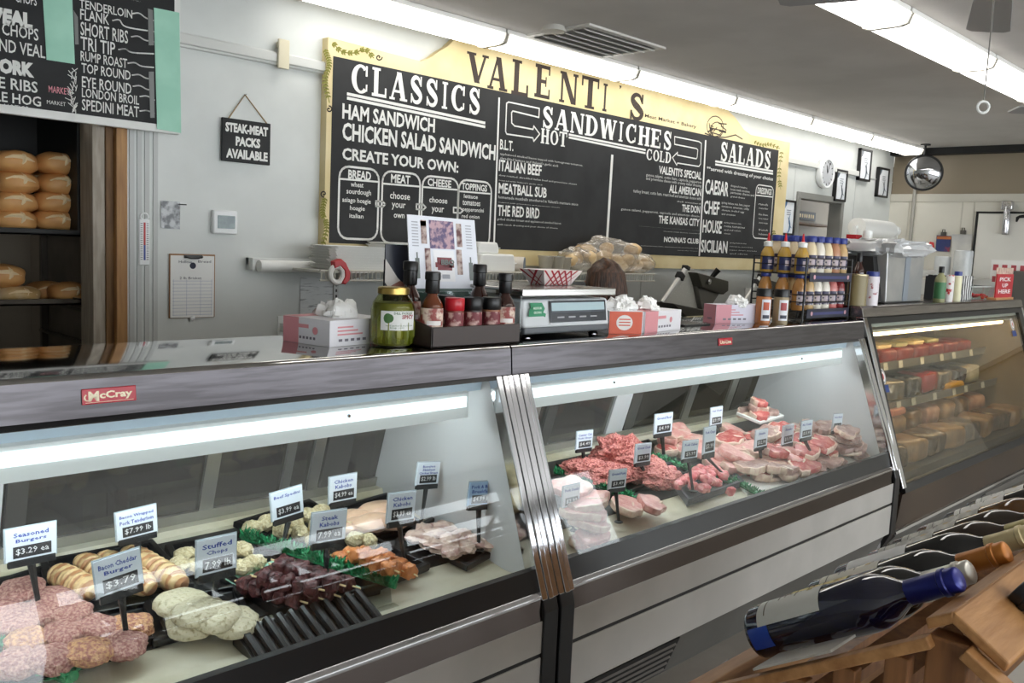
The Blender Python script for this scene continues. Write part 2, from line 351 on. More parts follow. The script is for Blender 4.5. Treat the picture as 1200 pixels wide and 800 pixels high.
# ------------------------------------------------------------------ lettering helpers: boxes given by two corners on the wall
def wtext(mb, s, bl, tr, Yp, bold=0, res=2):
    a = atY(bl[0], bl[1], Yp); c = atY(tr[0], tr[1], Yp)
    mb.text(s, (a.x, Yp, a.z), X, Z, c.x-a.x, c.z-a.z, bold, res=res)
def wline(mb, pts, Yp, t=.006):
    P = [atY(p[0], p[1], Yp) for p in pts]
    for a, c in zip(P, P[1:]):
        d = Vector((c.x-a.x, 0, c.z-a.z)); L_ = d.length
        if L_ < 1e-5: continue
        d /= L_; n = Vector((-d.z, 0, d.x))*t/2; e = d*t*.3
        mb.poly([a-n-e, c-n+e, c+n+e, a+n-e])
def curve(pts, n=8):
    P = [Vector((p[0], p[1], 0)) for p in pts]; P = [P[0]*2-P[1]] + P + [P[-1]*2-P[-2]]; out = []
    for i in range(1, len(P)-2):
        for k in range(n):
            t = k/n; a, b, c, d = P[i-1:i+3]
            q = .5*((2*b) + (c-a)*t + (2*a-5*b+4*c-d)*t*t + (3*b-a-3*c+d)*t**3); out.append((q.x, q.y))
    out.append((P[-2].x, P[-2].y)); return out
def slab(ch):
    """heavy slab-serif capital in a unit box as a list of polygons"""
    q = []; T, t, S = .27, .11, .085
    R = lambda x0, y0, x1, y1: q.append([(x0,y0),(x1,y0),(x1,y1),(x0,y1)])
    D = lambda x0, x1, w, y0=0, y1=1: q.append([(x0,y0),(x0+w,y0),(x1+w,y1),(x1,y1)])
    def arc(cx, cy, rx, ry, a0, a1, wx, wy, n=18):
        for i in range(n):
            p = []
            for a in (a0+(a1-a0)*i/n, a0+(a1-a0)*(i+1)/n):
                a = radians(a); p.append(((cx+rx*cos(a), cy+ry*sin(a)), (cx+(rx-wx)*cos(a), cy+(ry-wy)*sin(a))))
            q.append([p[0][0], p[1][0], p[1][1], p[0][1]])
    if ch == 'I': R(.5-T/2,0,.5+T/2,1); R(.2,0,.8,S); R(.2,1-S,.8,1)
    elif ch == 'L': R(.12,0,.12+T,1); R(0,0,.9,t); R(0,1-S,.52,1); R(.9-S,0,.9+.02,.34)
    elif ch == 'E': R(.1,0,.1+T,1); R(0,0,.88,t); R(0,1-t,.86,1); R(.3,.45,.66,.45+t); R(.8,0,.88,.3); R(.78,.72,.86,1); R(.6,.36,.67,.66)
    elif ch == 'H': R(.08,0,.08+T,1); R(.92-T,0,.92,1); R(.2,.45,.8,.45+t); [R(a,b,a+.42,b+S) for a in (0,.58) for b in (0,1-S)]
    elif ch == 'T': R(.5-T/2,0,.5+T/2,1); R(.02,1-t,.98,1); R(.24,0,.76,S); R(.02,.68,.1,1); R(.9,.68,.98,1)
    elif ch == 'A': D(.06,.42,t); D(.66,.38,T*.92); R(.2,.27,.72,.27+t*.8); R(0,0,.3,S); R(.58,0,1,S)
    elif ch == 'V': D(.38,.06,T*.92); D(.46,.8,t); R(0,1-S,.42,1); R(.7,1-S,1,1)
    elif ch == 'N': R(.08,0,.08+t,1); R(.92-t,0,.92,1); D(.66,.06,T); R(0,0,.28,S); R(.72,1-S,1,1); R(0,1-S,.2,1)
    elif ch == 'W': D(.2,.02,.2); D(.26,.42,.09); D(.62,.42,.2); D(.68,.86,.09); R(0,1-S,.26,1); R(.78,1-S,1,1); R(.38,1-S,.64,1)
    elif ch == 'O': arc(.5,.5,.48,.5,0,360,.24,.1,30)
    elif ch == 'D': R(.1,0,.1+T,1); R(0,0,.4,S); R(0,1-S,.4,1); arc(.38,.5,.56,.5,-90,90,.25,.1)
    elif ch == 'C': arc(.5,.5,.48,.5,48,312,.25,.1,26); R(.74,.62,.84,.98); R(.76,.1,.84,.34)
    elif ch == 'S':
        P = curve([(.78,.72),(.62,.92),(.36,.93),(.2,.77),(.32,.61),(.58,.46),(.8,.28),(.66,.08),(.36,.06),(.16,.24)], 5)
        n = len(P)
        for i in range(n-1):
            def off(j):
                a = Vector(P[max(j-1,0)]); b = Vector(P[min(j+1,n-1)]); d = (b-a).normalized(); w = .055 + .085*math.exp(-((j/(n-1)-.5)/.26)**2)
                return (P[j][0]-d.y*w, P[j][1]+d.x*w), (P[j][0]+d.y*w, P[j][1]-d.x*w)
            a, b = off(i), off(i+1); q.append([a[0], b[0], b[1], a[1]])
        R(.74,.64,.83,1); R(.1,0,.19,.34)
    elif ch == "'": q.append([(.3,1),(.75,1),(.7,.85),(.4,.66),(.45,.82)])
    return q
WID = {'I':.55,'W':1.35,'L':.85,'S':.82,"'":.4}
def slabword(mb, s, bl, tr, Yp, gap=.1):
    a = atY(bl[0], bl[1], Yp); c = atY(tr[0], tr[1], Yp)
    tot = sum(WID.get(ch, 1) for ch in s) + gap*(len(s)-1); k = (c.x-a.x)/tot; h = c.z-a.z; x = a.x
    for ch in s:
        w = WID.get(ch, 1)*k
        for j, pl in enumerate(slab(ch)): mb.poly([(x+p[0]*w, Yp-j*.00008, a.z+p[1]*h) for p in pl])
        x += w + gap*k
def rrect(mb, tl, br, Yp, r=.05, t=.008):
    a = atY(tl[0], tl[1], Yp); c = atY(br[0], br[1], Yp); x0, x1, z0, z1 = a.x, c.x, c.z, a.z; r = min(r, (x1-x0)/3)
    P = []
    for cx, cz, b in ((x1-r,z1-r,0),(x0+r,z1-r,90),(x0+r,z0+r,180),(x1-r,z0+r,270)):
        for k in range(5): P.append((cx+r*cos(radians(b+22.5*k)), cz+r*sin(radians(b+22.5*k))))
    zline(mb, P + [P[0]], Yp, t)
def zline(mb, P, Yp, t):
    for (ax, az), (bx, bz) in zip(P, P[1:]):
        d = Vector((bx-ax, 0, bz-az)); L_ = d.length
        if L_ < 1e-6: continue
        d /= L_; n = Vector((-d.z, 0, d.x))*t/2; e = d*t*.25; a = Vector((ax,Yp,az)); b = Vector((bx,Yp,bz)); mb.poly([a-n-e, b-n+e, b+n+e, a+n-e])

# ------------------------------------------------------------------ the big menu board
YB = YW-.03; YT = YB-.0285
mbx = (2.728, 7.735); mbz = (1.395, 2.572)
br_ = root('menu_board', 'long cream-bordered chalkboard menu headed with a butcher shop name', 'menu board', (5.2, YW, 1.4))
zt = lambda px, py: (lambda p: (p.x, p.z))(atY(px, py, YB-.025))
out = [(mbx[0], mbz[0]), (mbx[1], mbz[0]), (mbx[1], mbz[1])]
hd = [zt(880,158), zt(872,152), zt(862,138), zt(852,128), zt(842,121)]
out += hd + [(6.2, 2.735), (3.62, 2.735), zt(525,54), zt(515,60), zt(505,67.5), zt(494,72), (mbx[0], mbz[1])]
b = MB(); b.prism(out, YB-.025, YW, 'y'); b.build('backing_board', CREAM, br_, smooth=False)
p0 = atY(391,67.5,YB-.03); p1 = atY(913,175,YB-.03); p2 = atY(388,278,YB-.03); p3 = atY(904,301,YB-.03)
x0, x1, z1, z0 = p0.x, p1.x, (p0.z+p1.z)/2, 1.497
b = MB(); b.box((x0, YB-.0275, z0), (x1, YB-.02, z1)); b.build('chalk_panel', CHALK, br_, smooth=False)
L = MB()
slabword(L, 'CLASSICS', (411,107.5), (564,105), YT)
for p in (((407.5,110),(568,144)), ((407.5,115),(568,148.5))): wline(L, p, YT, .016)
for s, a, c in (('HAM SANDWICH',(401,139),(510,139)), ('CHICKEN SALAD SANDWICH',(401,164),(581,170)), ('CREATE YOUR OWN:',(401,187),(537.5,190)),
                ('BREAD',(408,209),(435,201.4)), ('MEAT',(458,213.6),(481,206)), ('CHEESE',(501,217.6),(529,211.5)), ('TOPPINGS',(541,222),(571,216.8))):
    wtext(L, s, a, c, YT, .03)
for s, a, c in (('wheat',(411,218.5),(426,214)),('sourdough',(406,228.5),(435,223)),('asiago hoagie',(401,238),(434.6,233.4)),('hoagie',(410,247.5),(427.6,242)),('italian',(409.4,255),(426,251)),
                ('choose',(457,232.5),(480.6,226.4)),('your',(459,245.5),(475.4,238.6)),('own',(461.4,255),(474,251)),('choose',(503,237),(524.4,232)),('your',(505.7,250.5),(520.4,243.4)),
                ('lettuce',(543.6,231.8),(560,228.6)),('tomatoes',(542,240),(563,236)),('pepperoncini',(542,248.6),(567,244.6)),('red onion',(541,255),(562,252)),
                ('**served with dressing of your choice',(828,200.5),(906,207.5))):
    wtext(L, s, a, c, YT, .012)
for tl, br2, hx in (((398,194),(442,281),(209.4,213)), ((448.6,199.6),(490,286),(215,218.5)), ((495.5,205.4),(534.5,289),(219,222.3)), ((538.2,210),(573,290),(224,227))):
    q_ = MB(); rrect(q_, tl, br2, YT, .06, .012); wline(q_, ((tl[0], hx[0]), (br2[0]+1.2, hx[1])), YT-.0002, .01); q_.build('chalk_box', CHALKW, br_, smooth=False, recalc=False)
for cx, cy in ((445.6,238.5),(493,242),(536.5,246)):
    wline(L, [(cx-5,cy-3),(cx+3,cy-2.3),(cx+6,cy+.8),(cx+3,cy+3.6),(cx-5,cy+3),(cx-5,cy-3)], YT, .01)
wline(L, ((585,115),(579,284)), YT, .014); wline(L, ((717.5,182.5),(710.5,296)), YT, .026); wline(L, ((827,165),(819.5,299)), YT, .02)
slabword(L, 'SANDWICHES', (634.4,149), (788,155), YT); slabword(L, 'HOT', (633.5,167.5), (665,155.5), YT); slabword(L, 'COLD', (757,187), (787,179), YT); slabword(L, 'SALADS', (843.4,188), (904,178), YT)
for p in (((667,157.6),(756.3,175.7)), ((667,161),(756,179.3))): wline(L, p, YT, .014)
for p in (((838.6,189),(905.6,200.5)), ((838.6,192.6),(905.6,203.6))): wline(L, p, YT, .016)
wline(L, [(632,127),(596,119.5),(593.7,121),(592.5,154),(594,157),(624.5,161.5),(625.5,165.5),(632.5,157),(625.5,147.5),(624.7,151.5),(603,147.5),(599.7,144),(599.5,132),(601,130),(631.5,137.5),(632,127)], YT, .009)
wline(L, [(790.6,160),(819,165.8),(822,168),(821,192),(819,195),(794,191),(793,193.5),(788,184.5),(794,178.4),(793.8,181.6),(816,186),(817,184),(817.8,175.5),(816,174),(790.6,169),(790.6,160)], YT, .009)
for s, a, c in (('B.L.T.',(585.7,175),(602,165.5)),('ITALIAN BEEF',(584.5,200),(635,193.5)),('MEATBALL SUB',(584,226.5),(641,220)),('THE RED BIRD',(583,252.5),(632.5,244)),
                ("VALENTI'S SPECIAL",(772,203.5),(822.4,201.5)),('ALL AMERICAN',(784,225.6),(822,221)),('THE DON',(799,248),(820.6,241.5)),('THE KANSAS CITY',(771.6,261.5),(820,256.5)),("NONNA'S CLUB",(778,283.5),(819,279.5)),
                ('CAESAR',(826,227),(854.4,213.5)),('CHEF',(824.4,250.5),(843.6,236.5)),('HOUSE',(823,272.5),(846.4,259)),('SICILIAN',(821,295.5),(853,282.5)),('DRESSINGS',(887.6,226.5),(904.6,221.5))):
    wtext(L, s, a, c, YT, .025)
q_ = MB(); rrect(q_, (886.5,216), (902,280), YT, .05, .01); wline(q_, ((886,228.6),(905,230.8)), YT-.0002, .01); q_.build('chalk_box', CHALKW, br_, smooth=False, recalc=False)
L.k = 1
for s, a, c in (('applewood smoked bacon topped with homegrown tomatoes,',(586,182),(683,192.5)),("shredded lettuce and Valenti's garlic aioli",(586,187.3),(654,192.8)),
                ('slow roasted, shredded italian beef and provolone cheese',(584.5,206.7),(676,214.8)),("topped with Valenti's garlic aioli",(584.5,212),(635.5,216)),
                ("homemade meatballs smothered in Valenti's marinara sauce",(584,232.3),(677.5,237.6)),('topped with provolone and parmesan cheese',(584,237.6),(656,242.6)),
                ('grilled chicken breast and applewood smoked bacon',(582.5,258.6),(657.5,260.4)),('with ranch dressing and your choice of cheese',(582.5,264.2),(653.7,266.4)),
                ('genoa salami, cotto ham, capicola, pepperoni',(757,207.4),(822,212)),('and provolone cheese with creamy italian dressing',(757,211.6),(822,216)),
                ('turkey breast, cotto ham, roast beef and american cheese with',(742,226.6),(821.6,231)),('deli mustard',(793,236.5),(821,238)),
                ('genoa salami, pepperoni, capicola and american cheese',(727.6,247),(820,252)),('turkey breast, applewood smoked bacon and swiss',(749,265),(819.6,270)),('cheese with honey mustard',(777,271.5),(819.6,273.4)),
                ('turkey breast, ham, applewood smoked bacon and',(751,288.4),(818,290.5)),('american cheese',(794,293),(817.6,294.6))):
    wtext(L, s, a, c, YT, .008, 1)
for x0_, xs_, y_, lines in ((856,(876,879,884,873),216.5,('chopped romaine,','house made croutons,','parmesan cheese and','grated cheese')),(845.5,(879,878,872,862),236.5,('spring lettuce mix, ham, pepper','tomatoes, american, colby','cheese, boiled egg','and croutons')),
                         (848.5,(869,873,868,856),259,('spring lettuce mix,','roma tomatoes','and red onion','cheese')),(855,(875,882,887,876),282.5,('spring lettuce mix,','tomatoes, provolone','pepper cheese, artichoke','and olives'))):
    for i, s in enumerate(lines): wtext(L, s, (x0_, y_+2.8+i*4.1), (xs_[i], y_+1.2+i*4.1+(xs_[i]-x0_)*.06), YT, .01, 1)
for y_, s in ((240,'ranch'),(245,'creamy italian'),(252,'blue cheese'),(257,'honey mustard'),(262,'oil and vinegar'),(270,'french'),(275,'balsamic')):
    wtext(L, s, (889,y_), (900,y_-1.2), YT, .01, 1)
L.build('lettering', [CHALKW, CHALKG], br_, smooth=False, recalc=False)
# the shop name on the cream header and the painted vines
H = MB(); YH = YB-.0255
for ch, xa, ya, xb, yb in (('V',546,94.5,573,66),('A',571,103,596,70),('L',599,110,622,74),('E',626,113,648,79),('N',655,119,678,88),('T',680,125,703,93),('I',704,129.5,714,99),("'",723,113,730,101),('S',736,138.5,757,112)):
    slabword(H, ch, (xa, ya), (xb, yb), YH)
wtext(H, 'Meat Market + Bakery', (755.5,138.5), (816,146.5), YH, .012)
H.build('shop_name', INK, br_, smooth=False, recalc=False)
def swirl(H, cx, cy, r, a0, turns=1.2):
    wline(H, [(cx + r*(1-k/22)*cos(a0+turns*2*pi*k/20), cy + r*(1-k/22)*sin(a0+turns*2*pi*k/20)) for k in range(20)], YH, .007)
H = MB()
for c_, r_ in (((838,148),12),((840,152),9)): wline(H, [(c_[0]+r_*.8*cos(k*.4), c_[1]+r_*sin(k*.4)) for k in range(17)], YH, .008)
for k in range(14): a = R_.uniform(0, 6.28); wline(H, [(838+R_.uniform(-7,9), 150+R_.uniform(-6,6)), (838+R_.uniform(-9,14), 151+R_.uniform(-6,8))], YH, .01)
wline(H, [(826,156),(836,160),(850,161),(862,158),(870,163)], YH, .01)
H.build('painted_sketch', INK, br_, smooth=False, recalc=False)
def vine(pts, n, s=1.0, sw=None):
    H = MB(); P = curve(pts, 6); H.k = 1; wline(H, P, YH, .006)
    for i in range(n):
        t = i/n*(len(P)-1); a = P[int(t)]; b2 = P[min(int(t)+1, len(P)-1)]; d = Vector((b2[0]-a[0], b2[1]-a[1])).normalized()
        for sd in (-1, 1):
            q = Vector((d.x*.7 - sd*d.y*.7, d.y*.7 + sd*d.x*.7)); o = Vector(a); e = o + q*5.0*s; m_ = o + q*2.5*s; nn = Vector((-q.y, q.x))*1.25*s
            H.poly([atY(p.x, p.y, YH) for p in (o, m_+nn, e, m_-nn)])
    H.k = 0
    if sw: swirl(H, *sw)
    H.build('painted_vine', [INK, LEAFP], br_, smooth=False, recalc=False)
vine([(390,50),(400,60),(415,62),(428,58),(438,68)], 16, 1, (444,67,4,0)); vine([(381,58),(386,75),(381,95),(386,120)], 17, 1, (385.5,128,4,-pi/2)); vine([(381,232),(378,250),(383,265),(377,292)], 16, 1, (379.5,227,4,pi/2))
vine([(884,166),(893,170),(902,169),(914,174)], 9, .7); vine([(916,178),(913,205),(915,222)], 9, .7); vine([(906,270),(909,285),(905,305)], 9, .7); vine([(893,305),(899,308),(906,309)], 6, .6)

# ------------------------------------------------------------------ the meat price board, upper left
Y1 = 4.10; r1 = root('price_chalkboard', 'white-framed chalkboard listing cuts of meat with mint paper strips', 'chalkboard', (1.2, Y1, 2.02))
pr = atY(211, 157, Y1); pl = atY(0, 133, Y1)
b = MB(); zb = (pr.z+pl.z)/2; b.box((.55, Y1, zb), (pr.x, Y1+.03, 2.74)); b.build('frame', M('white_board_frame', (226,226,222), .4), r1, smooth=False, bevel=.004)
q = atY(183.5, 150, Y1); b = MB(); b.box((.57, Y1-.004, zb+.035), (q.x+.08, Y1+.001, 2.72)); b.build('chalk_panel', CHALK, r1, smooth=False)
L = MB(); YL = Y1-.006
for s, a, c, bo in (('TENDERLOIN',(93,9),(155,12),.01),('FLANK',(94,22.5),(128,17),.01),('SHORT RIBS',(94.4,41),(150,36),.01),('TRI TIP',(94.5,58),(135,50),.01),('RUMP ROAST',(94.5,71),(149,69),.01),('TOP ROUND',(95.5,85),(153,83),.01),
                    ('EYE ROUND',(96,102),(154,98),.01),('LONDON BROIL',(96,113.6),(163,112.5),.01),('SPEDINI MEAT',(96,129),(163,125),.01),('CHOPS',(18,2),(43,-4),.01),('VEAL',(-12,25),(38,16),.07),('- CHOPS',(-6,39),(45,34),.01),
                    ('GROUND VEAL',(-42,53),(53,54),.01),('PORK',(-10,84),(40,74),.07),('SPARE RIBS',(-44,97),(44,96),.015),('WHOLE HOG',(-50,112.5),(48,113.5),.015),('NOTICE',(5,128),(33,125),-.005),('MARKET',(55,121.5),(77,120),-.005)):
    wtext(L, s, a, c, YL, bo)
wtext(L, 'OF', (-14,126), (-4,120), YL, 0); wtext(L, 'ROAST MEAT', (92,-14), (165,2), YL, .05)
for x, y, y2 in ((155,16,24),(132,24,37),(154,43,49),(139,58,63),(150,74,79),(155,88,93),(156,101,106),(164,113,118),(164,130,133)):
    wline(L, curve([(x,y),(x+8,y-.5),(x+16,(y+y2)/2+1),(180,y2)], 5), YL, .006)
for k in range(34):
    t = R_.random(); x = 84 + 2*sin(t*9) + R_.uniform(-7,7); y = 78+t*58; wline(L, [(x,y),(86+R_.uniform(-3,3),y+R_.uniform(3,9))], YL, .003)
L.k = 1; wtext(L, 'MARKET:', (57,108), (83,104), YL, .005)
L.build('lettering', [CHALKW, M('pink_chalk', (222,150,160), .8)], r1, smooth=False, recalc=False)
def sheet(name, pts, Yp, m, par, t=.0025):
    P = [atY(x, y, Yp) for x, y in pts]; b = MB(); b.prism([(p.x, p.z) for p in P], Yp-t, Yp, 'y'); return b.build(name, m, par, smooth=False)
sheet('paper_strip', [(50,-2),(54.5,70),(87.5,75),(84.5,-2)], YL, GREENP, r1); sheet('paper_strip', [(180,9),(184,151),(212,156),(210,15)], YL, GREENP, r1)
for pts in ([(173,10),(179,12),(180,53),(174,53)], [(174,84),(180,84),(181,138),(176,138)], [(86,12),(91,20),(92,52),(88,52)]): sheet('tape_strip', pts, YL+.001, M('clear_tape', (120,122,120), .3), r1)

# ------------------------------------------------------------------ small things on the long wall
sg = root('hanging_sign', 'small black hand-lettered sign hanging from twine on the grey wall', 'sign', atY(288, 165, YW))
a, c = atY(260,136,YW-.02), atY(316,194,YW-.02); a2 = atY(260,188,YW-.02); sx0, sx1, sz0, sz1 = a.x, c.x, (a2.z+c.z)/2, (a.z + atY(316,146,YW-.02).z)/2
b = MB(); b.box((sx0, YW-.025, sz0), (sx1, YW-.012, sz1)); b.build('board', CHALK, sg, bevel=.003)
L = MB(); hh = (sz1-sz0)
for i, (s, f0, f1) in enumerate((('STEAK-MEAT', .06, .94), ('PACKS', .27, .78), ('AVAILABLE', .08, .94))):
    L.text(s, (sx0+(sx1-sx0)*f0, YW-.0265, sz0+hh*(.68-.3*i)), X, Z, (sx1-sx0)*(f1-f0), hh*.22, .05)
L.build('lettering', CHALKW, sg, smooth=False, recalc=False)
b = MB(); tp = atY(287,111,YW-.006); tw = [(sx0+.03, YW-.018, sz1-.01), (tp.x, YW-.008, tp.z), (sx1-.01, YW-.018, sz1-.01)]; b.tube(tw, .0035, 6); b.build('twine', M('twine', (150,128,92), .9), sg)
b = MB(); b.tube([(tp.x, YW, tp.z+.001), (tp.x, YW-.02, tp.z+.001)], .003, 6); b.build('nail', CHROME, sg)

pc = atY(327, 64, YW); b = MB(); b.box((pc.x-.032, YW-.05, pc.z-.075), (pc.x+.032, YW-.036, pc.z+.07)); b.box((pc.x-.02, YW-.04, pc.z+.03), (pc.x+.02, YW, pc.z+.06)); tag(b.build('cover_plate', M('ivory_plastic', (214,206,180), .4), bevel=.004), 'ivory plastic cover plate clipped over the white wall raceway', 'cover plate')

th = root('wall_thermometer', 'white plastic wall thermometer with red column beside the timber post', 'thermometer', atY(169, 280, YW))
c0 = atY(169, 282, YW-.01); b = MB(); b.box((c0.x-.026, YW-.014, c0.z-.115), (c0.x+.026, YW-.002, c0.z+.10)); b.build('plate', M('white_plastic', (228,230,230), .35), th, bevel=.006)
b = MB(); b.tube([(c0.x+.018*cos(t), YW-.008, c0.z+.112+.016*sin(t)) for t in [2*pi*k/16 for k in range(16)]], .005, 6, closed=True); b.build('hanging_loop', MATS['white_plastic'], th)
b = MB(); b.box((c0.x-.004, YW-.016, c0.z-.02), (c0.x+.004, YW-.0135, c0.z+.085)); b.k = 1; b.box((c0.x-.004, YW-.016, c0.z-.09), (c0.x+.004, YW-.0135, c0.z-.02)); b.k = 2
for k in range(18):
    for s_ in (-1, 1): b.box((c0.x+s_*.014-.005, YW-.0152, c0.z-.088+k*.0098), (c0.x+s_*.014+.005, YW-.0138, c0.z-.0855+k*.0098))
b.build('scale', [M('thermo_red', (186,54,58), .5), M('thermo_blue', (60,80,150), .5), M('thermo_ink', (70,70,74), .6)], th, smooth=False)
PH = M('grey_photo_print', (176,178,180), .25, c2=(54,56,60), scale=26, lo=.42, hi=.58)
pp = root('photo_print', 'small grey photo print pinned to the wall above the clipboard', 'photo print', atY(200, 252, YW))
sheet('print', [(188.5,235),(211,236.5),(210.5,268.5),(188.5,267)], YW-.004, PH, pp); a = atY(212.5,239.5,YW); b = MB(); b.tube([(a.x-.02,YW-.004,a.z),(a.x+.02,YW-.012,a.z)], .003, 6); b.build('pin', MATTE, pp)
tm = root('thermostat', 'white square wall thermostat with a grey-green screen', 'thermostat', atY(263, 260, YW))
a, c = atY(250,245.5,YW-.03), atY(278.5,275,YW-.03); b = MB(); b.box((a.x, YW-.03, c.z), (c.x, YW-.001, a.z)); b.build('case', M('white_plastic'), tm, bevel=.008)
w_, h_ = c.x-a.x, a.z-c.z; b = MB(); b.box((a.x+w_*.18, YW-.032, c.z+h_*.24), (c.x-w_*.12, YW-.029, a.z-h_*.22)); b.build('screen', M('lcd', (96,116,116), .2, c2=(80,98,100), scale=20), tm, smooth=False)
cb = root('clipboard', 'brown clipboard holding a ruled white order form on the grey wall', 'clipboard', atY(226, 335, YW))
a, c = atY(198.5,297,YW-.012), atY(252,371.5,YW-.012); b = MB(); b.box((a.x, YW-.010, c.z), (c.x, YW-.004, a.z)); b.build('board', M('hardboard', (150,112,76), .6), cb, smooth=False, bevel=.003)
a, c = atY(200,299,YW-.013), atY(250.5,371,YW-.013); b = MB(); b.box((a.x, YW-.013, c.z), (c.x, YW-.0105, a.z)); W_, H_ = c.x-a.x, a.z-c.z
b.k = 1
for k in range(11): b.box((a.x+.01, YW-.0138, c.z+.012+k*H_*.055), (c.x-.01, YW-.0128, c.z+.0135+k*H_*.055))
for fx in (.06, .36, .68, .94): b.box((a.x+W_*fx, YW-.0138, c.z+.01), (a.x+W_*fx+.001, YW-.0128, c.z+H_*.62))
b.k = 2; b.lathe([(.001,.0),(.016,.0),(.016,.001),(.001,.001)], (a.x+W_*.5, YW-.0135, a.z-H_*.16), 12, Matrix.Rotation(pi/2,3,'X'))
for z_, x_, s in ((.08,.18,'Hollow'),(.07,.62,'Bread'),(.34,.2,'2 lb Brisket')): b.text(s, (a.x+W_*x_, YW-.0142, a.z-H_*z_-.012), X, Z, W_*.3 if z_ < .2 else W_*.5, .012, 0)
b.build('order_form', [PAPER, M('form_lines', (160,166,190), .7), M('form_ink', (50,52,70), .7)], cb, smooth=False)
b = MB(); m0 = (a.x+c.x)/2; b.box((m0-.045, YW-.022, a.z-.012), (m0+.045, YW-.012, a.z+.004)); b.tube([(m0-.045,YW-.024,a.z-.004),(m0-.02,YW-.03,a.z-.012),(m0+.02,YW-.03,a.z-.012),(m0+.045,YW-.024,a.z-.004)], .004, 6); b.build('clip', BLACK, cb)
b = MB(); b.lathe([(.014,0),(.01,.008),(.002,.01)], (m0, YW-.013, c.z-.004), 12, Matrix.Rotation(pi/2,3,'X')); b.build('hook', M('clear_hook', (220,222,222), .3), cb)

rh = root('paper_roll_holder', 'white paper roll on a rail bracket fixed to the grey wall', 'paper roll', atY(330, 312, YW))
a, c = atY(297,312,YW-.06), atY(371,312,YW-.06); zc = (a.z+c.z)/2
b = MB(); b.tube([(a.x+.03, YW-.06, zc), (c.x, YW-.06, zc)], .03, 20); b.build('paper_roll', PAPER, rh)
b = MB(); b.box((a.x-.01, YW-.03, zc-.0), (c.x+.02, YW, zc+.04)); b.box((a.x-.01,YW-.07,zc-.02),(a.x+.005,YW,zc+.04)); b.build('bracket', M('bracket_white', (214,216,214), .4), rh, smooth=False, bevel=.003)
NOTE = M('printed_notice', (214,216,216), .7, c2=(150,152,154), scale=60, lo=.56, hi=.7, stretch=(.25,1,2.2))
nt_ = root('paper_notice', 'printed white notice taped to the wall behind the tissue boxes', 'notice', atY(371, 345, YW)); sheet('page', [(352,325),(392,325.5),(392,372),(351,370)], YW-.004, NOTE, nt_)
oc = atY(330, 384, YW-.03); pl_ = root('power_plug', 'white plug with hanging cord in a wall outlet behind the left tissue box', 'plug', oc)
b = MB(); b.box((oc.x-.01, YW-.008, oc.z-.06), (oc.x+.065, YW, oc.z+.06)); b.build('outlet_plate', WHITE, pl_, smooth=False, bevel=.003)
b = MB(); b.box((oc.x, YW-.05, oc.z-.02), (oc.x+.04, YW-.008, oc.z+.025)); b.tube([(oc.x+.01,YW-.05,oc.z),(oc.x-.01,YW-.07,oc.z-.03),(oc.x-.005,YW-.06,oc.z-.12),(oc.x,YW-.04,oc.z-.3)], .006, 6); b.build('plug', WHITE, pl_, bevel=.003)

# clock and the framed sheets
k0 = atY(967.5, 203, YW-.04); ck = root('wall_clock', 'round white-rimmed wall clock above the far doorway', 'clock', k0); Rx = Matrix.Rotation(pi/2, 3, 'X')
b = MB(); b.lathe([(.135,-.038),(.15,-.01),(.15,.02),(.14,.03),(.128,.028),(.126,.016),(.001,.016)], k0, 36, Rx); b.build('rim', M('white_plastic'), ck)
b = MB(); b.lathe([(.126,.0162),(.126,.0182),(.001,.0182)], k0, 32, Rx); b.k = 1
for i in range(12):
    t = i*pi/6; b.obox((k0.x+.108*sin(t), k0.y-.0192, k0.z+.108*cos(t)), (.008,.002,.022), (0, t, 0))
b.build('dial', [M('clock_dial', (186,188,192), .4), MATTE], ck, smooth=False)
for t, l, nm in ((radians(-20), .08, 'hour_hand'), (radians(18), .11, 'minute_hand')):
    b = MB(); b.obox((k0.x+l/2*sin(t), k0.y-.0225, k0.z+l/2*cos(t)), (.008,.002,l), (0, t, 0)); b.build(nm, MATTE, ck, smooth=False)
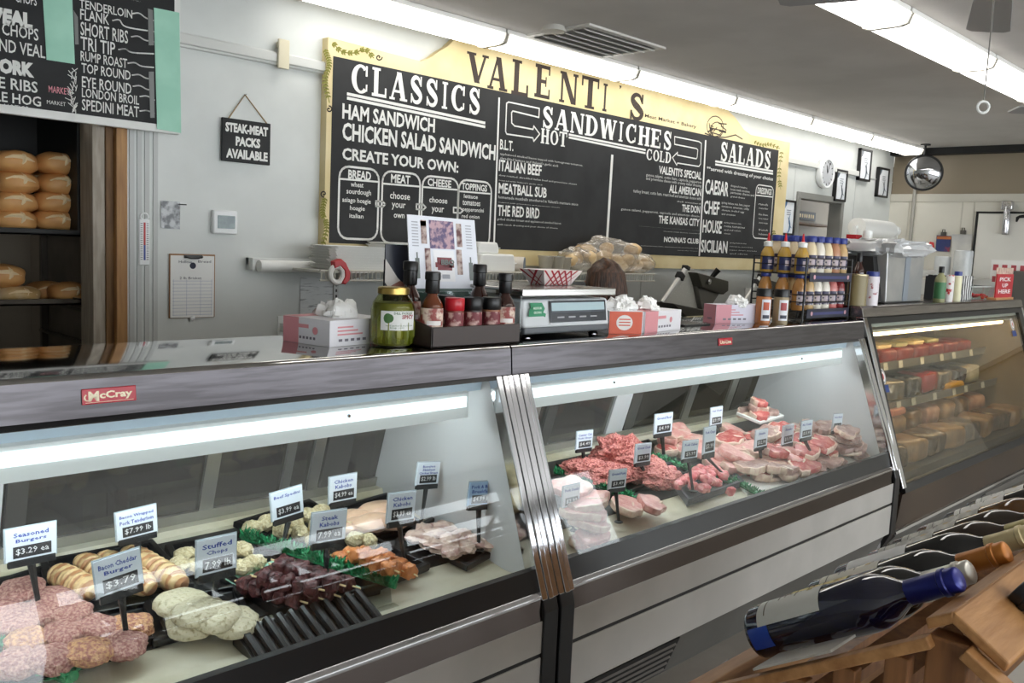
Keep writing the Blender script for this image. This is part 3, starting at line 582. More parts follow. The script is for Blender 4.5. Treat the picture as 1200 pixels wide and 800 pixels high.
def framed(px, py, w, h, label, blue=False):
    c = atY(px, py, YW-.02); r = root('framed_sheet', label, 'framed sheet', c, 0, 'framed sheets on the long wall')
    b = MB()
    for a_, c_ in (((-w/2,-.018,-h/2),(w/2,.019,-h/2+.022)), ((-w/2,-.018,h/2-.022),(w/2,.019,h/2)), ((-w/2,-.018,-h/2),(-w/2+.022,.019,h/2)), ((w/2-.022,-.018,-h/2),(w/2,.019,h/2))): b.box(a_, c_)
    b.build('frame', BLACK, r, local=True, smooth=False, bevel=.003)
    b = MB(); b.box((-w/2+.02,-.008,-h/2+.02), (w/2-.02,.01,h/2-.02)); b.k = 1
    def arc_(cx, cz, rr, a0, a1, t):
        for i in range(14):
            p, q = [radians(a0+(a1-a0)*(i+j)/14) for j in (0, 1)]; s_ = [t*sin(pi*(i+j)/14)+.002 for j in (0, 1)]
            b.poly([(cx+rr*cos(p),-.0095,cz+rr*sin(p)),(cx+rr*cos(q),-.0095,cz+rr*sin(q)),(cx+(rr-s_[1])*cos(q),-.0095,cz+(rr-s_[1])*sin(q)),(cx+(rr-s_[0])*cos(p),-.0095,cz+(rr-s_[0])*sin(p))])
    arc_(-w*.12,-h*.23,.085,-95,75,.022); arc_(w*.36,-h*.06,.075,120,270,.014)
    b.poly([(-w/2+.02,-.0095,h/2-.02),(-w/2+.02,-.0095,h/2-.09),(-w/2+.05,-.0095,h/2-.085),(-w/2+.08,-.0095,h/2-.05),(-w/2+.09,-.0095,h/2-.02)])
    b.k = 2
    for i in range(3): b.box((-.03,-.0095,h*.2-i*.02), (.05-i*.008,-.008,h*.2-i*.02+.007))
    cc = (60,110,160) if blue else (70,82,98)
    b.build('sheet', [M('sheet_white', (226,230,234), .25), M('sheet_arc_blue' if blue else 'sheet_arc_grey', cc, .3), M('sheet_print', (120,124,132), .4)], r, local=True, smooth=False)
framed(922.5, 255, .25, .33, 'black-framed blue and white sheet left of the far doorway', True)
framed(984.5, 217.5, .25, .32, 'black-framed sheet just under the clock, over the doorway corner')
framed(1013, 193.5, .28, .33, 'black-framed sheet hung highest, right of the clock')
framed(1034, 214, .28, .32, 'black-framed sheet nearest the far corner of the long wall')
pq = atY(944, 253, 4.94); b = MB(); b.box((pq.x-.24,4.935,pq.z-.05),(pq.x+.24,4.949,pq.z+.05)); b.k = 1
for i in range(8): b.box((pq.x-.2+i*.052,4.932,pq.z-.02),(pq.x-.175+i*.052,4.936,pq.z+.02))
tag(b.build('door_plaque', [MATTE, M('plaque_gold', (190,160,90), .4)], smooth=False), 'small black plaque with gold characters seen through the far doorway', 'plaque')
sh = MB(); q = atY(944, 262, 4.85); sh.box((q.x-.6,4.7,q.z-.02),(q.x+.5,4.949,q.z)); tag(sh.build('corridor_shelf', M('dark_timber'), smooth=False), 'dark shelf seen through the far doorway below the plaque', 'shelf')
# ------------------------------------------------------------------ the three display cases
PANE_F = PANE
def case_z(y): return .555 + .155*(y-1.85)
def meat_case(x0, x1, label, badge, strips, grille):
    r = root('meat_display_case', label, 'display case', ((x0+x1)/2, 2.1, 0), 0, 'white refrigerated meat cases')
    i0, i1 = x0+.07, x1-.07
    # steel top with a rounded front edge, then the front fascia
    b = MB(); pf = [(2.42, 1.21), (2.42, 1.232), (1.95, 1.232), (1.938, 1.229), (1.932, 1.221), (1.932, 1.21)]
    n = 24; b.prism(pf, x0+.001, x1-.001); b.build('steel_top', MIRROR, r, angle=60)
    b = MB(); b.prism([(1.932, 1.222), (1.925, 1.142), (1.945, 1.142), (1.96, 1.208)], x0+.001, x1-.001); b.build('front_fascia', M('fascia_steel', (92,89,92), .3, 1, c2=(80,77,79), scale=6, stretch=(1,14,14), bump=.02, bscale=8), r, smooth=False)
    b = MB(); b.prism([(1.927, 1.142), (1.915, 1.130), (1.935, 1.130), (1.944, 1.142)], i0, i1); b.build('top_gasket', BLACK, r, smooth=False)
    # canopy inside the top: blue-white soffit, lamp housing, tube
    b = MB(); b.prism([(1.97, 1.20), (1.985, 1.09), (2.00, 1.09), (2.40, 1.16), (2.40, 1.205)], i0, i1); b.build('canopy', M('canopy_white', (206,224,238), .4), r, smooth=False)
    b = MB(); b.prism([(1.975, 1.012), (1.975, 1.088), (1.985, 1.094), (2.13, 1.094), (2.23, .992), (2.222, .986), (2.125, 1.086), (1.985, 1.086), (1.985, 1.012)], i0, i1-.06); b.build('lamp_housing', M('case_enamel', (232,236,234), .35), r, smooth=False)
    b = MB(); b.tube([(i0+.05, 2.04, 1.052), (i1-.11, 2.04, 1.052)], .013, 10); b.build('lamp_tube', M('case_tube', (240,250,255), .4, emit=TUBE_POWER), r)
    b = MB(); b.box((i0+.02, 1.971, 1.046), (i1-.07, 1.9745, 1.078)); b.build('glowing_lip', M('lip_glow', (236,246,250), .4, emit=.75), r, smooth=False)  # glow put into the housing lip in place of light falling on it
    b = MB()
    for x in (i0+.5, i1-.5): b.lathe([(.006,0),(.004,.004),(.001,.004)], (x, 1.970, 1.064), 8, Matrix.Rotation(pi/2, 3, 'X'))
    b.build('housing_screw', CHROME, r)
    # sloping front pane
    d = Vector((0, 1.716-1.905, .560-1.135)).normalized(); nrm = Vector((0, d.z, -d.y))
    b = MB(); a, c = Vector((0, 1.905, 1.135)), Vector((0, 1.712, .548)); t = nrm*.003
    b.prism([((a+t).y, (a+t).z), ((c+t).y, (c+t).z), ((c-t).y, (c-t).z), ((a-t).y, (a-t).z)], i0-.005, i1+.005); b.build('front_glass', PANE, r, smooth=False)
    # sill, bumper, panels, kick plate
    b = MB(); b.prism([(1.722, .592), (1.702, .530), (1.745, .530), (1.745, .592)], i0, i1); b.build('black_sill', BLACK, r, smooth=False)
    b = MB(); b.prism([(1.702, .530), (1.690, .520), (1.690, .508), (1.74, .508), (1.74, .530)], i0-.01, i1+.01); b.build('chrome_trim', CHROME, r, smooth=False, bevel=.003)
    b = MB(); b.prism([(1.693, .508), (1.686, .445), (1.74, .445), (1.74, .508)], x0+.03, x1-.03); b.build('bumper_rail', M('dark_steel', (96,88,84), .14, 1), r, smooth=False)
    b = MB(); b.prism([(1.684, .445), (1.684, .346), (1.74, .346), (1.74, .445)], i0-.01, i1+.01); b.build('front_panel', PANEL, r, smooth=False, bevel=.002)
    b = MB(); b.prism([(1.688, .346), (1.688, .333), (1.74, .333), (1.74, .346)], i0-.01, i1+.01); b.build('panel_reveal', BLACK, r, smooth=False)
    b = MB(); b.prism([(1.684, .333), (1.684, .185), (1.74, .185), (1.74, .333)], i0-.01, i1+.01); b.build('front_panel', PANEL, r, smooth=False, bevel=.002)
    b = MB(); b.prism([(1.70, .185), (1.775, .0), (1.80, .0), (1.76, .185)], i0-.01, i1+.01); kp = b.build('kick_plate', M('kick_grey', (96,94,90), .5, c2=(84,82,78), scale=3), r, smooth=False)
    if grille:
        g0, g1 = i0+.03, i0+.62; b = MB(); b.prism([(1.697, .17), (1.757, .02), (1.775, .02), (1.715, .17)], g0, g1); gb = b.build('vent_grille', M('grille_dark', (20,19,18), .7), r, smooth=False)
        for k in range(5):
            z = .035+k*.028; y = 1.697+(.17-z)*.4; b = MB(); b.obox(((g0+g1)/2, y-.002, z), (g1-g0-.03, .004, .010), (radians(-50), 0, 0)); b.build('louvre', M('grille_bar', (104,100,96), .4, .3), gb, smooth=False)
    # chrome end frames and black end legs
    for e0, e1, s_ in ((x0, i0, 1), (i1, x1, -1)):
        b = MB()
        for f0, f1, ex in ((0, .34, .012), (.36, .66, .018), (.68, 1.0, .012)):
            ee0, ee1 = e0+(e1-e0)*f0, e0+(e1-e0)*f1
            b.prism([(1.925-ex*.4, 1.142), (1.690-ex*.6, .508), (1.74, .508), (1.96, 1.142)], ee0, ee1)
        b.build('end_frame', CHROME, r, smooth=False, bevel=.003)
        b = MB(); b.prism([(1.688, .508), (1.676, .47), (1.676, .185), (1.765, .0), (1.82, .0), (1.78, .508)], e0+.004, e1-.004); b.build('end_leg', BLACK, r, smooth=False, bevel=.004)
        b = MB(); b.prism([(1.93, 1.14), (1.72, .53), (1.72, .0), (2.55, 0), (2.55, .70), (2.42, 1.21), (1.96, 1.21)], e0+.01 if s_ > 0 else i1+.001, i0-.001 if s_ > 0 else e1-.01); b.build('end_panel', M('case_liner', (226,230,226), .35), r, smooth=False)
    # white deck, rear ledge, sliding rear doors
    b = MB(); b.prism([(1.745, .50), (1.745, .553), (1.85, .555), (2.46, .65), (2.465, .668), (2.53, .668), (2.53, .48)], i0, i1); b.build('deck', M('case_deck', (212,206,186), .3, c2=(190,182,156), scale=5), r, smooth=False)
    b = MB(); b.prism([(1.96, .5735), (2.43, .6465), (2.43, .649), (1.96, .576)], i0+.02, i1-.02); b.build('dark_deck_filler', M('deck_filler', (40,40,40), .4), r, smooth=False)  # dark sheet added for adjoining black trays and the dim bare deck
    b = MB(); b.prism([(1.80, .48), (2.55, .48), (2.55, 0), (1.82, 0), (1.76, .2), (1.76, .48)], x0+.02, x1-.02); b.build('cabinet_base', M('base_grey', (110,108,104), .6), r, smooth=False)
    zt, zb = 1.17, .668; yt, yb = 2.37, 2.52; y_ = lambda z: yb+(yt-yb)*(z-zb)/(zt-zb)
    b = MB(); b.prism([(yb-.0, zb), (yt, zt), (yt+.012, zt), (yb+.012, zb)], i0, i1); b.build('rear_door_glass', BACKPANE, r, smooth=False)
    for (xa, w, m) in strips:
        b = MB(); b.prism([(yb-.012, zb), (yt-.012, zt), (yt+.015, zt), (yb+.015, zb)], xa, xa+w); b.build('rear_door_stile', m, r, smooth=False)
    b = MB(); b.prism([(yb-.015, zb), (y_(.70)-.015, .70), (y_(.70)+.015, .70), (yb+.015, zb)], i0, i1); b.build('rear_door_rail', M('alu', (160,158,150), .3, .8), r, smooth=False)
    if badge == 'McCray':
        bx, bz, w, h = .742, 1.186, .113, .033; b = MB(); b.obox((bx, 1.9265, bz), (w, .004, h), (radians(-5), 0, 0)); bb = b.build('badge', M('badge_red', (176,26,44), .25), r, smooth=False, bevel=.0015); bb['label'] = 'red enamel maker badge with cream script'
        L = MB(); u = Vector((0, .0055, 1)).normalized(); Rr = MB(); o = Vector((bx-.048, 1.9238, bz-.006)); uu = Vector((0, .085, 1)).normalized()
        L.text('M', o + X*.004 - uu*.004, X, uu, .022, .021, .04); L.text('cCray', o + X*.027 - uu*.004, X, uu, .069, .02, .035)
        for k in range(9): a0, a1 = [radians(120+k*25), radians(145+k*25)]; L.add([o+X*(.002+.008*cos(a0))+uu*(.0045+.008*sin(a0)), o+X*(.004+.008*cos(a1))+uu*(.0045+.008*sin(a1)), o+X*(.004+.006*cos(a1))+uu*(.0045+.006*sin(a1)), o+X*(.004+.006*cos(a0))+uu*(.0045+.006*sin(a0))], [(0,1,2,3)])
        L.add([o+X*-.002-uu*.007, o+X*.098-uu*.007, o+X*.098-uu*.0062, o+X*-.002-uu*.0062], [(0,1,2,3)])
        L.build('lettering', M('badge_cream', (240,226,196), .4), bb, smooth=False, recalc=False)
    else:
        bx, bz = 3.19, 1.186; b = MB(); b.obox((bx, 1.9265, bz), (.105, .004, .03), (radians(-5), 0, 0)); bb = b.build('badge', M('badge_red'), r, smooth=False, bevel=.0015); bb['label'] = 'small red maker badge with white letters'
        L = MB(); uu = Vector((0, .085, 1)).normalized(); L.text('Uni-Line', Vector((bx-.042, 1.9236, bz-.008)), X, uu, .084, .015, .03); L.build('lettering', M('badge_cream'), bb, smooth=False, recalc=False)
    return r
DKST = M('door_stile_dark', (52,50,46), .5); ALU = M('alu', (160,158,150), .3, .8); LINER = M('case_liner')
meat_case(-.60, 1.958, 'long white meat case nearest the viewer, with a red script badge on its steel fascia', 'McCray',
          [(.55,.13,LINER),(.69,.05,DKST),(1.225,.045,ALU),(1.50,.03,ALU),(1.60,.04,ALU),(1.65,.10,DKST)], False)
meat_case(1.962, 4.52, 'white meat case in the middle, between the nearest case and the dark deli case', 'Uni',
          [(2.62,.05,ALU),(2.72,.06,DKST),(3.17,.12,LINER),(3.30,.07,DKST),(3.77,.06,ALU),(4.16,.06,ALU),(4.23,.13,DKST)], True)

# dark deli case at the right
DX0_, DX1_ = 4.56, 7.30
dc = root('deli_display_case', 'taller dark-framed deli case at the right, stocked with sausages and cheeses', 'display case', (5.9, 2.1, 0))
BRN = M('brown_panel', (66,54,44), .25, c2=(52,42,36), scale=3)
b = MB(); b.prism([(2.55, 1.26), (2.55, 1.30), (1.975, 1.30), (1.966, 1.29), (1.955, 1.243), (1.98, 1.24)], DX0_, DX1_); b.build('steel_top', STEEL, dc, smooth=False, bevel=.004)
for e0, e1 in ((DX0_, DX0_+.045), (DX1_-.045, DX1_)): b = MB(); b.prism([(1.955, 1.243), (1.672, .40), (1.72, .40), (2.0, 1.243)], e0, e1); b.build('chrome_frame', CHROME, dc, smooth=False, bevel=.004)
def dgl(y, z): return y
g = lambda z: 1.953+(1.675-1.953)*(1.238-z)/(1.238-.37)
b = MB(); xa, xb = DX0_+.045, DX1_-.045
b.prism([(g(1.24), 1.24), (g(1.21), 1.21), (g(1.21)+.03, 1.21), (g(1.24)+.03, 1.24)], xa, xb); b.prism([(g(.41), .41), (g(.37), .37), (g(.37)+.03, .37), (g(.41)+.03, .41)], xa, xb)
b.prism([(g(1.21), 1.21), (g(.41), .41), (g(.41)+.03, .41), (g(1.21)+.03, 1.21)], xa, xa+.03); b.prism([(g(1.21), 1.21), (g(.41), .41), (g(.41)+.03, .41), (g(1.21)+.03, 1.21)], xb-.09, xb)
b.build('door_frame', BLACK, dc, smooth=False)
b = MB(); b.prism([(g(1.21)+.01, 1.21), (g(.41)+.01, .41), (g(.41)+.016, .41), (g(1.21)+.016, 1.21)], xa+.03, xb-.09); b.build('front_glass', glass('deli_glass', (240,238,230), .036), dc, smooth=False)
b = MB(); b.prism([(1.675, .37), (1.70, .16), (1.76, .16), (1.76, .37)], DX0_, DX1_); b.build('brown_front_panel', BRN, dc, smooth=False)
b = MB(); b.prism([(1.70, .16), (1.69, .15), (1.80, 0), (1.84, 0), (1.76, .16)], DX0_, DX1_); b.build('kick_plate', M('kick_grey'), dc, smooth=False)
b = MB(); b.prism([(1.690, .172), (1.686, .16), (1.70, .16), (1.702, .172)], DX0_, DX1_); b.build('kick_trim', CHROME, dc, smooth=False)
gr = MB(); gr.prism([(1.705, .13), (1.765, .04), (1.78, .04), (1.72, .13)], 6.0, 7.1); go = gr.build('vent_grille', M('grille_dark'), dc, smooth=False)
for k in range(4): b = MB(); z = .05+k*.022; b.obox((6.55, 1.705+(.13-z)*.66-.003, z), (1.06, .004, .016), (radians(-35), 0, 0)); b.build('louvre', M('grille_bar'), go, smooth=False)
TAN = M('deli_liner', (168,152,124), .5, c2=(156,140,112), scale=3)
for e0, e1 in ((DX0_+.005, DX0_+.04), (DX1_-.04, DX1_-.005)):
    b = MB(); b.prism([(1.965, 1.26), (1.70, .40), (1.74, 0), (2.6, 0), (2.6, 1.26)], e0, e1); b.build('end_panel', STEEL if e0 < 5 else TAN, dc, smooth=False)
b = MB(); b.box((DX0_+.04, 2.55, 0), (DX1_-.04, 2.6, 1.26)); b.build('back_panel', M('deli_back', (84,78,68), .5), dc, smooth=False)
b = MB(); b.box((DX0_+.04, 1.76, .10), (DX1_-.04, 2.55, .43)); b.build('floor_pan', M('deli_pan', (90,82,70), .35, .3), dc, smooth=False)
for z_, yf in ((.68, 2.08), (.90, 2.18)):
    b = MB(); b.box((DX0_+.04, yf, z_-.012), (DX1_-.04, 2.55, z_)); sh = b.build('shelf', ALU, dc, smooth=False)
    b = MB(); b.prism([(yf, z_-.02), (yf-.012, z_+.03), (yf-.016, z_+.03), (yf-.006, z_-.025)], DX0_+.04, DX1_-.04); b.build('price_rail', M('rail_clear', (120,116,106), .3), sh, smooth=False)
for z_, yf in ((.68, 2.08), (.90, 2.18)):
    for k in range(8):
        b = MB(); x = DX0_+.16+k*.31+.04*(k % 3); b.obox((x, yf-.018, z_+.004), (.06, .003, .045), (radians(-12), 0, 0)); b.build('shelf_ticket', M('ticket_pale', (206,202,190), .4), dc, smooth=False)
b = MB(); b.box((DX0_+.04, 2.0, 1.15), (DX1_-.06, 2.12, 1.165)); b.build('lamp_housing', M('case_enamel'), dc, smooth=False)
b = MB(); b.tube([(DX0_+.1, 2.05, 1.135), (DX1_-.15, 2.05, 1.135)], .014, 10); b.build('lamp_tube', M('deli_tube', (255,226,180), .4, emit=TUBE_POWER*.8), dc)
b = MB(); b.prism([(1.985, 1.238), (1.96, 1.19), (1.975, 1.185), (2.1, 1.22)], DX0_+.05, DX1_-.06); b.build('canopy', M('canopy_white'), dc, smooth=False)
# round window stickers on the deli glass
def sticker(px, py, label, c):
    zz = 1.0
    for _ in range(12): p = atY(px, py, g(zz)+.008); zz = p.z
    sl = Vector((0, g(1)-g(0), 1)).normalized()
    b = MB(); 
    def disc(cz, r1, r2, off, n=28):
        P = p + sl*cz + Vector((0,-off,0)); b.poly([P + X*r1*cos(2*pi*k/n) + sl*r2*sin(2*pi*k/n) for k in range(n)])
    disc(.0,.036,.042,.001); b.k = 1; disc(0,.031,.036,.002); b.k = 0; disc(0,.024,.028,.003); b.k = 2; disc(0,.009,.016,.004)
    b.k = 3; b.poly([p+Vector((-.042,-.002,0))-sl*.045, p+Vector((.042,-.002,0))-sl*.045, p+Vector((.046,-.002,0))-sl*.085, p+Vector((-.046,-.002,0))-sl*.085])
    tag(b.build('window_sticker', [M('sticker_white', (228,226,220), .5), M('sticker_ring', c, .5), M('sticker_red', (170,40,50), .5), M('sticker_blue', (36,60,120), .5)], smooth=False), label, 'sticker')
sticker(1034, 441, 'round white sticker with a blue band, low on the left edge of the deli glass', (120,126,140)); sticker(1186, 380, 'round pink and white sticker at the top right of the deli glass', (176,90,110))
# ------------------------------------------------------------------ what lies in the meat cases
TILT = Matrix.Rotation(math.atan(.155), 3, 'X')
TRAYM = M('black_tray', (22,22,24), .3); PINKM = M('raw_pork', (206,142,134), .28, c2=(228,184,172), scale=34, lo=.45, hi=.7, detail=6, bump=.25, bscale=60); REDM = M('raw_beef', (168,66,64), .26, c2=(214,140,128), scale=38, lo=.46, hi=.72, detail=7, bump=.25, bscale=60)
FATM = M('meat_fat', (222,198,176), .4, c2=(204,164,148), scale=30); GREENM = M('garnish_green', (44,146,94), .5, c2=(22,108,64), scale=30)
BURG = M('ground_patty', (150,92,88), .45, c2=(206,164,148), scale=150, lo=.38, hi=.66, bump=.8, bscale=170)
BURG2 = M('cheddar_patty', (160,98,88), .45, c2=(218,170,122), scale=130, lo=.38, hi=.64, bump=.8, bscale=170)
BACON = M('bacon_wrap', (172,122,82), .4, c2=(218,186,136), scale=13, kind='bands', lo=.2, hi=.55, bump=.5, bscale=13)
CRUMB = M('breaded', (222,208,170), .7, c2=(198,180,138), scale=110, bump=.9, bscale=120)
STUFC = M('stuffed_chop', (206,196,166), .4, c2=(150,136,100), scale=100, lo=.52, hi=.72, detail=6, bump=.5, bscale=110)
KAB = M('steak_cube', (92,46,46), .42, c2=(62,30,32), scale=60, bump=.6, bscale=80); CKAB = M('chicken_cube', (206,132,78), .32, c2=(170,92,48), scale=50, lo=.42, hi=.7, bump=.4, bscale=70)
CHK = M('chicken_breast', (226,190,160), .28, c2=(214,170,142), scale=14, bump=.1); CHK2 = M('chicken_thigh', (222,196,180), .28, c2=(184,146,138), scale=40, lo=.4, hi=.68, detail=6, bump=.3, bscale=50)
GBEEF = M('ground_beef', (176,78,76), .4, c2=(234,156,144), scale=120, kind='noise', lo=.36, hi=.64, bump=1.0, bscale=130); STEW = M('pork_cubes', (216,112,116), .3, c2=(236,170,160), scale=50, lo=.45, hi=.7)
GREYCH = M('grey_chop', (150,112,104), .35, c2=(196,164,150), scale=34, lo=.45, hi=.7, detail=6, bump=.25, bscale=60); STICK = M('skewer_wood', (222,198,150), .6)
def tray(name, label, corners, h=.035, lift=0, m=None, group=None, rim=.012):
    """flat open tray on the sloping deck, its four corners given front-left, front-right, back-right, back-left"""
    P = [deck(x, y, lift+.004) for x, y in corners]; c = sum(P, Vector())/4; P = [c+(p-c)*1.06 for p in P]; r = root(name, label, 'tray', c, 0, group)
    N_ = (TILT @ Z); b = MB(); n = 4; inn = [c + (p-c)*(1-rim*2/((p-c).length)) for p in P]
    vs = P + [p+N_*h for p in P] + [p+N_*h for p in inn] + [p+N_*.005 for p in inn]
    fs = [(3,2,1,0)] + [(i,(i+1)%4,(i+1)%4+4,i+4) for i in range(4)] + [(i+4,(i+1)%4+4,(i+1)%4+8,i+8) for i in range(4)] + [(i+8,(i+1)%4+8,(i+1)%4+12,i+12) for i in range(4)] + [(12,13,14,15)]
    b.add(vs, fs); b.build('pan', m or TRAYM, r, smooth=False, bevel=.003); return r
def lump(name, label, cat, px, py, r, m, h=0.03, rz=0, seed=0, amp=.1, group=None, freq=2, amp2=.03, sq=1.0, nu=18, nv=12, freq2=9):
    c = deck(px, py, h); b = MB(); Rm = TILT @ Matrix.Rotation(rz, 3, 'Z'); b.blob((0,0,0), r, 0, amp, freq, seed, nu, nv, sq, None, amp2, freq2)
    o = b.build(name, m); o.location = c; o.rotation_euler = Rm.to_euler(); return tag(o, label, cat, group)
def chop(name, label, cat, px, py, w, d, t, m, h=.03, rz=0, seed=0, group=None, fat=None, bone=True, tip=None):
    """a slab of meat: uneven outline, a pale fat cap along one side, coloured cut face; a bone sliver as a part"""
    rr = random.Random(seed*13+1); n = 28; prof = []; fa_ = []; fc = rr.uniform(0, 6.28); fw2 = rr.uniform(.9, 1.9); na = rr.uniform(0, 6.28)
    dist = lambda a, b: abs((a-b+pi) % (2*pi) - pi)
    for i in range(n):
        a = 2*pi*i/n; k = 1 + .42*noise.noise(Vector((cos(a)*1.1+seed*3.1, sin(a)*1.1, seed*.7))) + .12*noise.noise(Vector((cos(a)*4+seed, sin(a)*4, seed))) - .26*math.exp(-(dist(a, na)/.38)**2)
        prof.append((w/2*k*cos(a), d/2*k*sin(a))); fa_.append(dist(a, fc) < fw2)
    wob = lambda p, s: .30*t*noise.noise(Vector((p[0]*26+seed, p[1]*26, s)))
    ring = lambda s, z: [(p[0]*s, p[1]*s, z + wob(p, s)) for p in prof]
    inn = [(p[0]*k, p[1]*k, t*.46 + wob(p, 1)) for p, k in ((prof[i], (.84 if fa_[i] else .955) + .05*noise.noise(Vector((i*.9, seed, 0)))) for i in range(n))]
    V_ = ring(.9, -t/2) + ring(1, -t*.25) + ring(1.0, t*.25) + ring(.965, t*.42) + inn + [(p[0]*.4, p[1]*.4, t*(.5+.12*noise.noise(Vector((p[0]*40, p[1]*40, seed))))) for p in prof]
    b = MB(); b.add(V_, [tuple(range(n))[::-1]] + [(j*n+i, j*n+(i+1)%n, (j+1)*n+(i+1)%n, (j+1)*n+i) for j in range(5) for i in range(n)] + [tuple(range(5*n, 6*n))])
    b.m = [1] + [0 if (j < 4 and fa_[i]) else 1 for j in range(5) for i in range(n)] + [1]
    if tip is None: tip = rr.uniform(-.16, .20)
    r = root(name, label, cat, deck(px, py, h), 0, group, rot=(TILT @ Matrix.Rotation(rz, 3, 'Z') @ Matrix.Rotation(tip, 3, 'X') @ Matrix.Rotation(rr.uniform(-.15,.15), 3, 'Y')).to_euler())
    b.build('meat', [fat or FATM, m], r, local=True, recalc=False)
    if bone: q = MB(); q.blob((w*.08*cos(na), d*.36*sin(na), t*.42), (w*.17, d*.05, t*.14), rr.uniform(0,3), .2, 2, seed, 10, 6); q.build('bone', M('bone', (224,206,186), .4), r, local=True)
    return r
def garnish(name, label, a, c, h, width=.03, hgt=.03, seed=0, n=420, m=None):
    """strip of green plastic leaves standing between two trays"""
    A, B = deck(*a, h), deck(*c, h); rr = random.Random(seed); D = (B-A); S = D.normalized().cross(Z); b = MB()
    b.tube([A, A+D*.5, B], width*.36, 8)
    for i in range(n):
        p = A + D*rr.random() + S*rr.uniform(-.4,.4)*width; q = p + S*rr.uniform(-.8,.8)*width + Z*rr.uniform(.2,1)*hgt + D.normalized()*rr.uniform(-.012,.012); w = Vector((rr.uniform(-1,1), rr.uniform(-1,1), rr.uniform(-.4,.4))).normalized()*.005
        b.add([p-w, p+w, q+w*.4, q-w*.4], [(0,1,2,3)])
    return tag(b.build(name, m or GREENM, smooth=False), label, 'garnish divider', 'green garnish dividers')
BLUEINK = M('tag_blue_ink', (44,70,160), .6); TAGW = M('tag_white', (226,234,242), .35); TAGB = M('tag_black', (22,24,28), .5); TAGH = M('tag_holder', (34,36,38), .4)
SEEN_TAGS = 0
def price_tag(lab, corners, foot, lines, price, foot_h=.03, tone=None):
    """card in a black clip on a stem; card corners TL TR BR BL are met on the upright plane through the foot"""
    F = deck(foot[0], foot[1], foot_h); yaw = atan((corners[1][1]-corners[0][1])/(corners[1][0]-corners[0][0]))
    P = [atY(x, y, F.y) for x, y in corners]; c = sum(P, Vector())/4; w = ((P[1]-P[0]).length + (P[2]-P[3]).length)/2; h = ((P[0]-P[3]).length + (P[1]-P[2]).length)/2
    r = root('price_tag', lab, 'price tag', F, 0, 'price tags in the meat cases')
    R1 = ((P[1]-P[0])+(P[2]-P[3])); R1.y = 0; R1.normalize(); U1 = Vector((-R1.z, 0, R1.x)); q = lambda u, v, y=0: c + R1*u + U1*v + Vector((0, y, 0))
    def slab_(u0, v0, u1, v1, y0, y1, mb): 
        mb.add([q(u0,v0,y0),q(u1,v0,y0),q(u1,v1,y0),q(u0,v1,y0),q(u0,v0,y1),q(u1,v0,y1),q(u1,v1,y1),q(u0,v1,y1)], [(0,1,2,3),(4,7,6,5),(0,4,5,1),(1,5,6,2),(2,6,7,3),(3,7,4,0)])
    b = MB(); slab_(-w/2, -h/2, w/2, h/2, 0, .003, b); b.k = 1; pz = h*.36
    slab_(-w*.36, -h*.42, w*.40, -h*.42+pz, -.0006, .0, b); b.k = 2
    top = h*.40; nl = len(lines); lh = min(h*.44/nl, h*.2)
    for i, s in enumerate(lines):
        ww = min(w*.84, len(s)*lh*.62); b.text(s, q(-ww/2, top-(i+1)*lh+lh*.12, -.0008), R1, U1, ww, lh*.72, .02, res=1)
    b.k = 3; ww = min(w*.66, len(price)*pz*.5); b.text(price, q(-ww/2+.02*w, -h*.42+pz*.22, -.0012), R1, U1, ww, pz*.6, .01, res=1)
    b.build('price_card', [tone or TAGW, TAGB, BLUEINK, M('tag_chalk', (224,226,226), .6)], r, smooth=False, recalc=False)
    b = MB(); slab_(-w/2-.003, -h/2-.003, w/2+.003, h/2+.003, .0035, .0055, b); b.build('clear_sleeve', M('sleeve', (180,190,196), .15), r, smooth=False)
    b = MB(); slab_(-w*.46, -h/2-h*.2, w*.48, -h/2+h*.02, -.002, .008, b); b.k = 1
    for u in (-.28, .3): b.lathe([(.0035,-.002),(.001,-.003)], q(w*u, -h/2-h*.08, -.001), 8, Matrix.Rotation(pi/2,3,'X'))
    b.build('clip', [TAGH, CHROME], r, smooth=False)
    b = MB(); n0 = q(0, -h/2-h*.2, .003); s = w*.075; b.tube([n0, (n0+F)/2, F+Vector((0,0,.004))], [s*1.15, s*.8, s*.8], 6); b.lathe([(s*2.2,0),(s*2.2,.004),(s,.008)], F, 10); b.build('stem', TAGH, r)
    return r
price_tag('white price tag for seasoned burgers, leftmost in the nearest case', [(4,624),(61.5,611),(70,648),(9,658)], (46,714), ['Seasoned','Burgers'], '$3.29 ea')
price_tag('white price tag for bacon wrapped pork tenderloin, standing over the wrapped rolls', [(134,603),(181.5,591),(185.6,622.6),(139,633.6)], (163,672), ['Bacon Wrapped','Pork Tenderloin'], '$7.99 lb')
price_tag('pale price tag for bacon cheddar burgers in front of the wrapped rolls', [(107,660),(161,643),(170.5,682),(117,701)], (149,752), ['Bacon Cheddar','Burger'], '$3.79')
price_tag('hand-written price tag for stuffed chops', [(228,636),(275,625),(279,665),(234,675)], (250,722), ['Stuffed','Chops'], '7.99 lb')
price_tag('price tag for beef spedini standing in the green garnish', [(318,579),(355,568),(354.5,600),(319,611)], (330,645), ['Beef Spedini'], '$3.99 ea')
price_tag('price tag for chicken kabobs at the back, before the dark door stile', [(385,560),(417,555),(419,583),(387.5,590)], (404,606), ['Chicken','Kabobs'], '$4.99 ea')
price_tag('blue-white price tag for steak kabobs over the dark skewered meat', [(363,602),(404,598),(407,630),(368,638)], (382,690), ['Steak','Kabobs'], '7.99 ea')
price_tag('blue-white price tag for chicken kabobs in front of the orange skewers', [(452,581),(484,576),(489,607),(458,611)], (474,660), ['Chicken','Kabobs'], '$3.99 ea')
